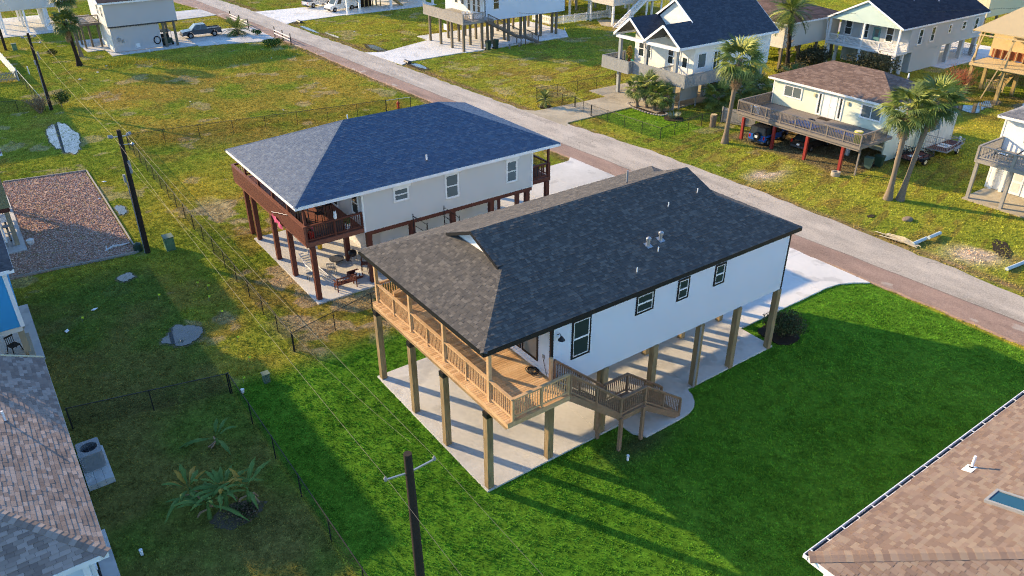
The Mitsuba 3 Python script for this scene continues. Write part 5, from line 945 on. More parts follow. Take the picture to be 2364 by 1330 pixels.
# --- H: white blue house on tall posts with deck and stair
Hh = thing('tall_post_house', 'white raised house on many brown posts with a weathered screened deck and long stair', 'house')
hz = 3.3; HY = 74.6
siding(Hh, 'm_sidingH', (50.0,HY), (64.6,HY), hz, 7.2, (0,-1), .2, .015); siding(Hh, 'm_sidingH', (50.0,85.5), (50.0,HY), hz, 7.2, (-1,0), .2, .015, boards=False); siding(Hh, 'm_sidingH', (64.6,HY), (64.6,85.5), hz, 7.2, (1,0), .2, .015, boards=False); siding(Hh, 'm_sidingH', (64.6,85.5), (50.0,85.5), hz, 7.2, (0,1), .2, .015, boards=False)
hip_roof(Hh, 44.6, 74.0, 65.3, 86.1, 7.45, 10.2, ((50.7,80.05),(59.2,80.05)), [(.05,.055,.065),(.07,.075,.085)], .4, .7, 1.2, 81, 0, caps=False)
bx('corner_board', 'm_dark_grey', Hh, 49.95, HY-.03, hz, 50.05, HY+.1, 7.2); bx('corner_board', 'm_dark_grey', Hh, 64.55, HY-.03, hz-.05, 64.66, HY+.1, 7.2); bx('floor_underside', 'm_soffit', Hh, 50.1, HY+.05, hz+.01, 64.5, 85.4, hz+.04)
window(Hh, (51.9,HY-.015,5.75), .95, 1.9, (0,-1), 'm_white', 'm_white', 2, .06); window(Hh, (56.4,HY-.015,6.6), .9, 1.0, (0,-1), 'm_white', 'm_dark_grey', 1, .06)
for y in (76.2, 77.4, 78.8): window(Hh, (49.985,y,5.2), .7, 1.9, (-1,0), 'm_white', 'm_white', 2, .08)
for y in (80.5, 82.3): window(Hh, (49.985,y,5.4), .7, 1.0, (-1,0), 'm_dark_grey', 'm_white', 1, .08)
FP = 'm_farpost'
deck(Hh, 44.9, 72.5, 49.95, 83.5, 3.95, 'm_greywood', 'y', .14, .3, 'm_greywood', planks=False)
railing(Hh, (44.95,83.4,3.95), (44.95,72.55,3.95), 1.1, 'm_greywood', 'm_greywood', solid=True, npost=6, boardw=.11, boardgap=.012); railing(Hh, (45.0,72.55,3.95), (48.3,72.55,3.95), 1.1, 'm_greywood', 'm_greywood_dark', gap=.16, npost=2)
for x in (45.1, 48.2, 51.2, 54.2, 57.2, 60.2, 63.2):
    for y in (72.8, 75.9, 79.0, 82.0):
        if x > 49.5 and y < 74: y = HY+.25
        post(Hh, FP, x, y, -.13, 3.62 if x < 49.5 else hz-.02, .30)
for a, b in (((48.35,72.6,3.95),(54.0,72.6,1.15)), ((54.9,72.6,1.15),(57.2,72.6,.1))):
    for dy_ in (0, -1.15): br('stringer', 'm_greywood_dark', Hh, (a[0],a[1]+dy_,a[2]-.1), (b[0],b[1]+dy_,b[2]-.1), .06, .3)
    railing(Hh, (a[0],a[1]-1.15,a[2]), (b[0],b[1]-1.15,b[2]), 1.0, 'm_greywood_dark', 'm_greywood_dark', gap=.18, npost=2, parts=False, name='stair_railing'); m = M(); n = int((a[2]-b[2])/.19)
    for i in range(n): f = (i+.5)/n; x = a[0]+(b[0]-a[0])*f; z = a[2]+(b[2]-a[2])*f; m.box(x-.14,a[1]-1.12,z-.04,x+.14,a[1]-.03,z)
    obj('treads', m, 'm_greywood_dark', Hh, kind='stuff')
deck(Hh, 54.0, 71.4, 54.9, 72.6, 1.15, 'm_greywood_dark', 'y', .14, .2, 'm_greywood_dark', 'landing', planks=False)
for x in (54.05, 54.85):
    for y in (71.45, 72.55): post(Hh, 'm_greywood_dark', x, y, -.13, .95, .11)
bx('notice', 'm_white', Hh, 44.88, 76.9, 2.3, 44.92, 77.7, 3.1)
t = thing('deck_table', 'white draped table and chairs on the weathered screened deck', 'table'); bx('cloth', 'm_white', t, 47.0, 73.6, 4.0, 48.8, 74.3, 4.75)
for i in range(3): chair_high('deck_chair', ('white chair at the draped table, nearest the screen corner','white chair at the draped table, middle of the three','white chair at the draped table, nearest the stair head')[i], 'chair', 46.6+i*.7, 74.9, 3.955, .3*i, 'm_white', 'white deck chairs', seat=.43, back=.95, w=.45)
# --- G: house with white posts, van house (its floor is above the picture)
G = thing('white_post_house', 'raised house on white square posts over parked white van and pickup', 'house')
for x in (44.6,46.9,53.0,59.8,61.6):
    for y in (109.4,115.5,121.5): post(G, 'm_white', x, y, -.13, 3.6, .36)
siding(G, 'm_sidingH', (44.3,109.2), (62,109.2), 3.6, 6.8, (0,-1), .2, .015, boards=False); siding(G, 'm_sidingH', (44.3,122), (44.3,109.2), 3.6, 6.8, (-1,0), .2, .015, boards=False); siding(G, 'm_sidingH', (62,109.2), (62,122), 3.6, 6.8, (1,0), .2, .015, boards=False); siding(G, 'm_sidingH', (62,122), (44.3,122), 3.6, 6.8, (0,1), .2, .015, boards=False); bx('floor_underside', 'm_soffit', G, 44.4,109.3,3.55,61.9,121.9,3.6)
hip_roof(G, 43.7, 108.6, 62.6, 122.6, 7.0, 10, ((50.7,115.6),(55.6,115.6)), [(.06,.06,.065),(.08,.08,.085)], .5, .8, 1.4, 83, 0, caps=False)
m = M(); m.bar((52.0,111,3.4),(56.2,111,.1),.3,.25); m.bar((52.0,112.2,3.4),(56.2,112.2,.1),.3,.25)
for i in range(16): m.box(51.9+.26*i,111,3.35-.21*i,52.2+.26*i,112.2,3.4-.21*i)
obj('stair', m, 'm_newwood_post', G, kind='stuff')
for i in range(6): post(G, 'm_newwood_post', 49.0+.8*i, 113.5, 0, 3.5, .14, 'stud')
bx('storage_room', 'm_mulch', G, 48.0, 114.2, .01, 51.5, 117.0, 2.4)
# --- F: two storey house upper left
Fh = thing('grey_two_storey_house', 'two storey light grey sided house with brown roof, raised deck and hose reel', 'house')
fx0, fx1, fy0, fy1 = 4.95, 13.9, 100.4, 111.5
siding(Fh, 'm_sidingF', (fx0,fy0), (fx1+.3,fy0), 3.55, 6.6, (0,-1), .2, .016); siding(Fh, 'm_sidingF', (fx0+.25,fy0+.25), (11.6,fy0+.25), .1, 3.53, (0,-1), .2, .014); siding(Fh, 'm_white_dull', (fx0,fy1), (fx0,fy0), 3.55, 6.6, (-1,0), .2, .016); siding(Fh, 'm_white_dull', (fx0+.25,fy1-3), (fx0+.25,fy0+.25), .1, 3.53, (-1,0), .2, .016); siding(Fh, 'm_sidingF', (fx1+.3,fy0), (fx1+.3,fy1), 3.55, 6.6, (1,0), .2, .016, boards=False); siding(Fh, 'm_sidingF', (11.6,fy0+.25), (11.6,fy1-3), .1, 3.53, (1,0), .2, .016, boards=False)
bx('floor_beam', 'm_dark_grey', Fh, fx0+.02, fy0+.03, 3.36, fx1+.3, fy0+.2, 3.545); bx('floor_underside', 'm_soffit', Fh, 11.7, fy0+.3, 3.4, fx1+.2, fy1, 3.5)
plain_roof(Fh, [[(fx0-.6,fy0-.5,6.75),(fx1+.8,fy0-.5,6.75),(fx1+.8,106,8.9),(fx0-.6,106,8.9)], [(fx1+.8,112,6.75),(fx0-.6,112,6.75),(fx0-.6,106,8.9),(fx1+.8,106,8.9)]], [(.10,.062,.048),(.13,.08,.06)], 91, .35, fas=[(fx0-.6,fy0-.5,6.75),(fx1+.8,fy0-.5,6.75)])
m = M(); m.bar((fx0-.62,fy0-.5,6.68),(fx0-.62,106,8.83),.05,.2); m.plate([(fx0,111.5,6.6),(fx0,fy0,6.6),(fx0,106,8.7)], .05, (-1,0,0)); obj('gable', m, 'm_white', Fh)
for y in (102.3, 105.0): window(Fh, (fx0-.016,y,5.3), .9, 1.3, (-1,0), 'm_white', 'm_white', 2, .1)
deck(Fh, 2.2, 106.0, 4.9, 113.5, 3.4, 'm_greywood', 'y', .14, .3, 'm_greywood_dark', planks=False); railing(Fh, (2.25,113.4,3.4), (2.25,106.1,3.4), 1.05, 'm_greywood_dark', 'm_greywood_dark', gap=.16, npost=4); railing(Fh, (2.3,106.05,3.4), (4.9,106.05,3.4), 1.05, 'm_greywood_dark', 'm_greywood_dark', gap=.16, npost=1)
for x, y in ((2.5,106.3),(4.6,106.3),(3.5,107.0),(2.5,109.5),(2.5,112.8)): post(Fh, FP, x, y, -.13, 3.05, .26)
for x, y in ((12.2,fy0+.4),(13.7,fy0+.4),(12.2,106),(13.7,106)): post(Fh, FP, x, y, -.13, 3.4, .3)
bx('meter_box', 'm_grey', Fh, 5.9, fy0+.10, 1.5, 6.25, fy0+.23, 2.0); bx('meter_box', 'm_grey', Fh, 6.4, fy0+.12, 1.3, 6.65, fy0+.23, 1.7); bx('hatch', 'm_white', Fh, 8.1, fy0+.20, .4, 8.6, fy0+.235, 1.0)
m = M(); th = np.linspace(0, 5*6.28, 100); m.tube(np.stack([11.0+(.42+.05*np.sin(th*.3))*np.cos(th), fy0+.16+.03*np.sin(th*.7), 1.1+(.5+.05*np.sin(th*.2))*np.sin(th)], 1), .03, 5); obj('hose_reel', m, 'm_black', label='coil of dark hose on the light grey two storey house wall', cat='hose')
# --- houses further back
def far_house(key, label, x0, y0, x1, y1, z0, z1, wall_, zr, tones, seed, posts=True, pmat='m_farpost', rdir='x'):
    h = thing(key, label, 'house')
    for a, b, o in (((x0,y0),(x1,y0),(0,-1)),((x0,y1),(x0,y0),(-1,0)),((x1,y0),(x1,y1),(1,0)),((x1,y1),(x0,y1),(0,1))): siding(h, wall_, a, b, z0, z1, o, .22, .015, boards=False)
    w = (y1-y0)/2+.6 if rdir == 'x' else (x1-x0)/2+.6
    rg = ((x0-.6+w,(y0+y1)/2),(x1+.6-w,(y0+y1)/2)) if rdir == 'x' else (((x0+x1)/2,y0-.6+w),((x0+x1)/2,y1+.6-w))
    hip_roof(h, x0-.6, y0-.6, x1+.6, y1+.6, z1+.12, zr, rg, tones, .4, .6, 1.2, seed, 0, caps=False)
    bx('floor_underside', 'm_soffit', h, x0+.1, y0+.1, z0-.05, x1-.1, y1-.1, z0+.02)
    if posts:
        for x in np.linspace(x0+.3, x1-.3, 4):
            for y in np.linspace(y0+.3, y1-.3, 3): post(h, pmat, x, y, -.13, z0-.06, .3)
    return h
gr_ = [(.06,.06,.065),(.085,.085,.09)]
b1 = far_house('grey_back_house', 'plain grey raised house behind the twin gabled house', 72.5, 40.5, 84, 52, 2.6, 5.6, 'm_soffit', 7.6, [(.10,.07,.06),(.13,.09,.08)], 101); window(b1, (72.48,43.5,4.2), 1.2, 1.4, (-1,0), 'm_white', 'm_white', 2, .12); window(b1, (72.48,48.5,4.2), 1.2, 1.4, (-1,0), 'm_white', 'm_white', 2, .12)
b2 = far_house('yellow_back_house', 'pale yellow raised house on thin posts behind the grey porch house', 110.5, 34, 122, 46, 3.3, 7.2, 'm_cream', 9.5, gr_, 103)
b3 = far_house('stair_back_house', 'raised grey house with a long white outside stair behind the white picket fence', 74.5, 74.5, 88, 86, 3.0, 6.4, 'm_soffit', 8.6, gr_, 105, pmat='m_white')
b4 = far_house('boat_storage_house', 'white raised house with kayaks stored beneath, beyond the white fence', 70, 89, 84, 101, 3.2, 6.6, 'm_sidingH', 9, gr_, 107, pmat='m_greywood')
b5 = far_house('white_carport_house', 'raised white house on white posts at the far left corner', -6, 124, 4, 136, 3.4, 6.6, 'm_white_dull', 9, gr_, 109, pmat='m_white')
for y in (124.3, 127.5, 131.0): post(b5, 'm_white', -6.2+6.5, y, -.13, 3.4, .4)
m = M(); m.bar((73.6,73.2,.0),(79.4,73.2,3.9),.12,.35); m.bar((73.6,72.0,.0),(79.4,72.0,3.9),.12,.35)
for i in range(20): m.box(73.7+.29*i,72.0,.1+.195*i,74.0+.29*i,73.2,.14+.195*i)
obj('stair', m, 'm_white', b3, kind='stuff'); railing(b3, (73.5,71.95,0.1), (79.4,71.95,3.95), 1.05, 'm_white', 'm_white', gap=.2, npost=3, bw=.06, parts=False, name='stair_railing'); deck(b3, 79.4, 71.8, 83, 74.4, 3.95, 'm_white_dull', 'x', .2, .3, 'm_white', planks=False)
railing(b3, (79.4,71.85,3.95), (83,71.85,3.95), 1.05, 'm_white', 'm_white', gap=.2, npost=2, bw=.06, parts=False)
for x in (76.4, 79.5, 82.8): post(b3, 'm_white', x, 72.1, -.13, 3.65 if x > 78 else 2.0, .2)
t = thing('kayak', 'green kayak hung under the raised house beyond the white fence', 'kayak'); m = M(); m.tube([(71,88.7,2.0),(71.6,88.7,1.85),(73,88.7,1.8),(74.4,88.7,1.85),(75,88.7,2.0)], [.03,.25,.33,.25,.03], 10); obj('hull', m, 'm_teal', t, smooth=50); m = M(); m.cyl(73,88.7,2.05,2.14,.2,12); obj('seat_well', m, 'm_black', t)
t = thing('green_trampoline', 'small green trampoline at the foot of the white outside stair', 'trampoline'); m = M(); m.cyl(75.2,71.0,.35,.40,1.0,20); obj('mat', m, 'm_bingreen', t); 
for i in range(4): m = M(); m.cyl(75.2+.9*math.cos(i*1.57),71+.9*math.sin(i*1.57),-.1,.35,.03,6); obj('leg', m, 'm_grey', t)
# --- L: timber framed house under construction
L = thing('timber_frame_house', 'unfinished house of bare plywood and new timber posts at the right edge', 'house')
lx, ly = 80.5, 21.0
siding(L, 'm_osb', (86.0,ly+.3), (99,ly+.3), 3.9, 6.9, (0,-1), .3, .01, boards=False); siding(L, 'm_osb', (86.0,32-10.5), (86.0,ly+.3), 3.9, 6.9, (-1,0), .3, .01, boards=False)
L0 = 8.0
for a, b, o in (((84.5,ly),(84.5,L0),(-1,0)),((84.5,L0),(97,L0),(0,-1)),((97,ly),(84.5,ly),(0,1))): siding(L, 'm_osb', a, b, 3.7, 6.9, o, .3, .01, boards=False)
k = obj('roof', M().plate([(80.3,ly+.6,7.0),(80.3,L0-.5,7.0),(98,L0-.5,9.2),(98,ly+.6,9.2)], .12), 'm_newwood', L)
deck(L, 80.3, L0, 84.45, ly, 3.5, 'm_newwood', 'y', .2, .3, 'm_newwood', planks=False)
for y in (20.7, 17.2, 13.7, 10.2):
    post(L, 'm_newwood', 80.5, y, 3.5, 6.95, .16, 'column'); post(L, 'm_newwood_post', 80.6, y, -.13, 3.16, .34); post(L, 'm_newwood_post', 84.2, y, -.13, 3.16, .34); post(L, 'm_newwood_post', 90.0, y, -.13, 3.6, .34)
for i in range(16): bx('stud', 'm_newwood', L, 84.2, L0+.3+.8*i, 3.52, 84.4, L0+.36+.8*i, 4.6)
bx('dark_opening', 'm_boot', L, 84.46, L0+.3, 3.6, 84.49, ly-.3, 4.55)
for a, b in (((80.1,20.9,3.35),(80.1,9,3.35)),((80.2,20.8,6.6),(80.2,9,6.6)),((80.0,18.6,-.1),(80.3,16.9,6.6)),((80.2,20.8,3.6),(81.6,20.8,6.6))): br('brace', 'm_newwood', L, a, b, .10, .12)
m = M(); m.bar((83.0,18.2,.1),(88.0,18.2,3.4),.3,.06); m.bar((83.0,19.4,.1),(88.0,19.4,3.4),.3,.06)
for i in range(16): m.box(83.0+.31*i,18.2,.15+.205*i,83.3+.31*i,19.4,.2+.205*i)
obj('stair', m, 'm_newwood_post', L, kind='stuff'); railing(L, (82.6,17.6,.6), (82.6,19.6,.6), .9, 'm_newwood', 'm_newwood', gap=.2, npost=1, bw=.06)
# --- Mh: white house with brown grey deck, right edge
Mh = thing('white_deck_house', 'white sided house with a weathered grey deck on posts at the right edge', 'house')
siding(Mh, 'm_white', (53.3,4.9), (53.3,-8), 0, 5.9, (-1,0), .2, .018); siding(Mh, 'm_white', (62,4.9), (53.3,4.9), 0, 5.9, (0,1), .2, .018, boards=False); siding(Mh, 'm_white', (53.3,-8), (62,-8), 0, 5.9, (0,-1), .2, .018, boards=False)
bx('corner_board', 'm_white', Mh, 53.25, 4.82, 0, 53.36, 4.94, 5.9)
hip_roof(Mh, 52.6, -8.8, 62.8, 5.3, 6.1, 8.6, ((57.7,-3.7),(57.7,.2)), [(.13,.14,.165),(.16,.17,.195),(.19,.20,.225)], .2, .3, .55, 113, 0)
window(Mh, (53.284,2.2,4.75), 1.9, 1.15, (-1,0), 'm_white', 'm_white', 2, .1, vert=True, glass='m_glass_light')
deck(Mh, 49.35, -8, 53.25, 4.7, 3.35, 'm_greywood', 'x', .14, .26, 'm_greywood'); railing(Mh, (49.42,4.62,3.35), (49.42,1.95,3.35), 1.05, 'm_greywood', 'm_greywood', gap=.2, npost=1, bw=.06, pw=.16); railing(Mh, (49.42,1.9,3.35), (49.42,-8,3.35), 1.05, 'm_greywood', 'm_greywood', gap=.2, npost=4, bw=.06, pw=.16); railing(Mh, (53.2,4.62,3.35), (49.5,4.62,3.35), 1.05, 'm_greywood', 'm_greywood', gap=.2, npost=1, bw=.06, pw=.14)
for y in (4.5, 1.9, -1.2, -4.5): post(Mh, 'm_greywood', 49.6, y, -.13, 3.05, .24)
for y in (4.45, 3.6): bx('lower_post', 'm_white', Mh, 53.0, y-.12, 0, 53.24, y+.12, 3.0)
k = bx('door', 'm_white', Mh, 53.24, 2.2, .02, 53.28, 3.1, 2.15); 
for z in (.25, 1.2): bx('panel', 'm_white_dull', k, 53.225, 2.35, z, 53.24, 2.95, z+.75)
t = thing('deck_lounger', 'dark reclining chair with a white towel on the weathered deck at the right edge', 'chair'); bx('seat', 'm_dark_grey', t, 50.6, 2.6, 3.7, 51.2, 4.0, 3.78); br('backrest', 'm_dark_grey', t, (50.9,2.6,3.75), (50.9,2.1,4.35), .6, .05); bx('towel', 'm_white', t, 50.62, 3.0, 3.782, 51.18, 3.7, 3.80)
for x, y in ((50.65,2.7),(51.15,2.7),(50.65,3.9),(51.15,3.9)): bx('leg', 'm_black', t, x-.02, y-.02, 3.352, x+.02, y+.02, 3.7)
# ================================================================== fences, poles, wires
def chain_fence(label, pts, h=1.2, step=3.0, cell=.075, wr=.0034, group=None, top='m_chain', name='chain_link_fence'):
    t = thing(name, label, 'fence', group); w = M(); tp = M()
    for (a, b) in zip(pts[:-1], pts[1:]):
        a, b = np.array([*a, 0.0]), np.array([*b, 0.0]); L = np.linalg.norm(b-a); d = (b-a)/L; n = max(1, round(L/step))
        for i in range(n+(1 if tuple(b[:2]) == tuple(pts[-1]) else 0)):
            p = a+d*L*i/n; m = M(); m.cyl(p[0], p[1], -.14, h+.03, .035 if i in (0, n) else .028, 8); obj('post', m, 'm_chain', t, smooth=50)
        tp.tube([a+[0,0,h], (a+b)/2+[0,0,h], b+[0,0,h]], .022, 6); lo, hi = -.06, h-.01
        for s in (1, -1):
            for i in range(int((L+h)/cell)):
                u0 = i*cell-(hi-lo); u1 = i*cell; z0, z1 = lo, hi
                if u0 < 0: z0 = lo-u0; u0 = 0
                if u1 > L: z1 = hi-(u1-L); u1 = L
                if z1-z0 < .03: continue
                p, q = a+d*u0+[0,0,z0], a+d*u1+[0,0,z1]
                if s < 0: p[2], q[2] = lo+hi-p[2], lo+hi-q[2]
                v = np.array([d[1],-d[0],0])*wr; z = np.array([0,0,wr*1.6]); w.add([p-z, p+z, q+z, q-z], [[0,1,2],[0,2,3]])
    obj('top_rail', tp, top, t, smooth=50); obj('mesh', w, 'm_chain', t, kind='stuff'); return t
chain_fence('long black chain link fence between the pole line and the blue roofed house', [(-2.9,15.25),(-2.75,35.0),(-2.45,57.2)], 1.2, 2.6)
chain_fence('black chain link fence running from the long fence towards the white house deck', [(-2.85,15.25),(2.7,16.7),(14.0,17.1)], 1.15, 2.8)
chain_fence('black chain link fence down the left side of the bright green lawn', [(-6.98,13.45),(-6.85,-14.0)], 1.2, 3.0)
chain_fence('black chain link fence across the shaded yard from the corner post to the shingled house', [(-7.05,13.5),(-14.2,15.15)], 1.15, 3.2)
chain_fence('black chain link fence along the south edge of the vacant turf lot', [(-2.4,57.3),(22.8,53.4)], 1.25, 3.1, .10, .004)
chain_fence('short pale topped chain link fence by the fire hydrant', [(22.85,53.4),(25.6,53.0)], 1.2, 1.4, .10, .004, top='m_white_dull')
chain_fence('black chain link fence on the far side of the twin gabled house garden', [(39.7,44.2),(39.0,47.9),(50.5,47.4)], 1.2, 3.0, .11, .004)
chain_fence('black chain link fence along the road side of the bright front garden', [(39.65,39.2),(40.0,29.4),(46.6,30.1),(49.2,29.9)], 1.15, 2.6, .11, .004)
chain_fence('black double gate across the concrete drive of the twin gabled house', [(39.66,44.15),(40.35,42.8)], 1.15, 1.5, .11, .004, name='drive_gate'); chain_fence('open black gate leaf at the front garden post by the concrete drive', [(40.3,42.6),(39.68,39.3)], 1.15, 1.6, .11, .004, name='drive_gate')
chain_fence('chain link fence with pale top rail in the upper left beside the power poles', [(-7.0,75.4),(-7.6,92.0)], 1.2, 2.6, .12, .004, top='m_white_dull'); chain_fence('short dark fence in the left yard beside the second power pole', [(-7.2,76.0),(-14,78.5)], 1.15, 2.5, .12, .004)
chain_fence('black gate across the white drive of the light grey porch house', [(99.5,29.0),(99.8,37.5)], 1.5, 4.0, .2, .01, name='drive_gate')
def panel_fence(label, pts, h, mt, w=.14, gap=.01, cat='fence', name='board_fence', pn=2.4):
    t = thing(name, label, cat)
    for a, b in zip(pts[:-1], pts[1:]):
        L = math.dist(a, b); n = max(1, int(L/(w+gap))); ux, uy = (b[0]-a[0])/L, (b[1]-a[1])/L
        for i in range(int(L/pn)+1): x, y = a[0]+ux*min(L,i*pn), a[1]+uy*min(L,i*pn); bx('post', mt, t, x-.06, y-.06, -.13, x+.06, y+.06, h+.06)
        for z in (.25, h-.2): br('rail', mt, t, (*a,z), (*b,z), .05, .09)
        for i in range(n):
            p = (i+.5)*L/n; x, y = a[0]+ux*p-uy*.03, a[1]+uy*p+ux*.03; br('board', mt, t, (x,y,.0), (x,y,h), w*.999, .02, up=(-uy,ux,0))
    return t
panel_fence('grey board fence beside the palm at the pale green house deck', [(49.3,29.8),(50.3,26.4)], 1.5, 'm_greywood')
panel_fence('white picket fence behind the tall posted house', [(67.2,86.2),(67.0,80.8),(79.0,80.5)], 1.25, 'm_white', .10, .09, name='picket_fence')
panel_fence('tall white panel fence at the left edge of the upper yard', [(-7.7,92.0),(-8.4,108)], 1.4, 'm_white', .2, .006, name='panel_fence'); panel_fence('grey picket fence crossing the left yard from the white panel fence', [(-7.8,91.9),(-15,93.0)], 1.1, 'm_greywood', .08, .08, name='picket_fence')
def pole(label, x, y, h, r=.14, lean=(0,0), arm=True, equip=False, armv=None):
    t = thing('power_pole', label, 'power pole'); m = M(); m.tube([(x,y,-.14),(x+lean[0]*.5,y+lean[1]*.5,h*.5),(x+lean[0],y+lean[1],h)], [r*1.15,r,r*.8], 12); obj('shaft', m, 'm_pole', t, smooth=50)
    X, Y = x+lean[0], y+lean[1]
    if armv is not None:
        for q in armv: m = M(); m.bar((X,Y,h-.75), q, .05, .05); obj('bracket_arm', m, 'm_galv', t); m = M(); m.tube([(q[0],q[1],q[2]-.02),(q[0],q[1],q[2]+.06),(q[0],q[1],q[2]+.14)], [.05,.06,.02], 8); obj('insulator', m, 'm_grey', t)
    elif arm:
        for s in (-1, 1): m = M(); m.bar((X,Y,h-.45), (X+.48*s,Y-.05*s,h-.42), .06, .06); obj('bracket_arm', m, 'm_galv', t); m = M(); m.tube([(X+.42*s,Y,h-.40),(X+.56*s,Y,h-.36),(X+.70*s,Y,h-.33)], [.10,.12,.10], 10); obj('insulator', m, 'm_grey', t, smooth=50)
    if equip:
        m = M(); m.box(x-.30,y-.10,h*.60,x-.15,y+.10,h*.66); obj('switch_box', m, 'm_grey', t); m = M(); m.cyl(x+.26,y,h*.66,h*.76,.10,10); obj('arrester', m, 'm_grey', t); m = M(); m.tube([(x-.17,y-.05,-.1),(x-.16,y-.05,h*.3),(x-.14,y-.05,h*.6)], .035, 8); obj('conduit', m, 'm_grey', t)
        m = M(); m.bar((x,y,h-.95), (x+.75,y-.1,h-1.0), .04, .04); m.tube([(x+.75,y-.1,h-1.1),(x+.75,y-.1,h-1.0),(x+.75,y-.1,h-.9)], [.09,.13,.04], 10); obj('lamp_arm', m, 'm_galv', t)
    return t
pole('dark wooden power pole beside the gravel yard corner', -6.5, 33.1, 8.7, .17, (.15,.1), equip=True)
pole('dark wooden power pole standing in the reflecting puddle', -6.42, 75.7, 8.0, .16, (-.1,.2), equip=True)
pole('dark wooden power pole at the left edge by the upper yard', -7.0, 112.2, 8.4, .16)
pole('dark wooden power pole rising from the bottom edge in front of the lawn', -6.15, -5.15, 8.75, .16, (-.08,.05), armv=[(-6.98,-5.02,8.05),(-5.36,-5.12,8.08)])
def wire(label, pts, r=.012, sag=.35, mt='m_wire'):
    m = M()
    for a, b in zip(pts[:-1], pts[1:]):
        a, b = np.array(a, float), np.array(b, float); s = np.linspace(0, 1, 14)[:,None]; p = a+(b-a)*s; p[:,2] -= 4*sag*(s*(1-s))[:,0]; m.tube(p, r, 4)
    return obj('power_line', m, mt, label=label, cat='power line')
wire('left pale power line strung from pole to pole', [(-7.5,112.2,8.1),(-6.95,75.8,7.65),(-6.75,33.3,8.4),(-6.98,-5.02,8.2),(-7.4,-45,8.2)], .006)
wire('right pale power line strung from pole to pole', [(-6.3,112.2,8.1),(-5.75,75.8,7.65),(-5.85,33.2,8.42),(-5.36,-5.12,8.22),(-5.0,-45,8.2)], .006)
wire('thin service wire running down from the gravel corner pole past the fence', [(-6.4,33.1,6.6),(-5.2,14.0,5.9),(-4.6,-2.0,6.2)], .005, .5)
wire('thin service wire crossing in front of the light grey porch house', [(45,60,7),(99,24,7.2)], .02, .6)
# ================================================================== palms and other plants
def fan_leaf(lp, rf, n, seed, droop=.35):
    r = np.random.default_rng(seed); m = M(); m.tube([(0,0,0),(lp*.5,0,.06*lp),(lp,0,-.02*lp)], [.022,.016,.012], 4)
    o = np.array([lp,0,-.02*lp])
    for i in range(n):
        a = -1.9+3.8*(i+.5)/n+r.uniform(-.05,.05); L = rf*(1-.28*(abs(a)/1.9)**2)*r.uniform(.85,1.1); w = .046*rf; d = np.array([math.cos(a), math.sin(a), 0]); s = np.array([-math.sin(a), math.cos(a), 0])
        dz = r.uniform(.6,1.4)*droop; p1 = o+d*L*.55+[0,0,-dz*L*.12]; p2 = o+d*L+[0,0,-dz*L*.55]; k = np.array([0,0,.03*rf])
        m.add([o, p1-s*w, p1+k, p1+s*w, p2], [[0,1,2],[0,2,3],[1,4,2],[2,4,3]])
    return m
def pinnate_leaf(L, n, seed, arch=.5, wl=.32):
    r = np.random.default_rng(seed); m = M(); s = np.linspace(0,1,9); P = np.stack([L*s*(1-.12*s), 0*s, L*(.35*s-arch*s*s)], 1); m.tube(P, np.linspace(.03,.006,9), 4)
    for i in range(n):
        f = .12+.88*i/n; p = np.array([np.interp(f, s, P[:,k]) for k in range(3)]); l = L*wl*math.sin(math.pi*(.12+.80*f))*r.uniform(.85,1.1)
        for sd in (-1, 1):
            d = unit(np.array([.75, sd*.9, .18-.35*r.random()])); q = p+d*l; w = np.array([.016*L,0,0]); m.add([p-w, p+w, q+[0,0,-.12*l]], [[0,1,2]])
    return m
LEAF = {}
def leaf_ply(kind, *a):
    k = (kind, *a)
    if k not in LEAF: LEAF[k] = mikit.ply((fan_leaf if kind == 'fan' else pinnate_leaf)(*a).get())
    return LEAF[k]
def orient(p, az, el, roll=0, sc=1.0): return T().translate([float(v) for v in p]).rotate([0,0,1], az).rotate([0,1,0], -el).rotate([1,0,0], roll).scale(sc)
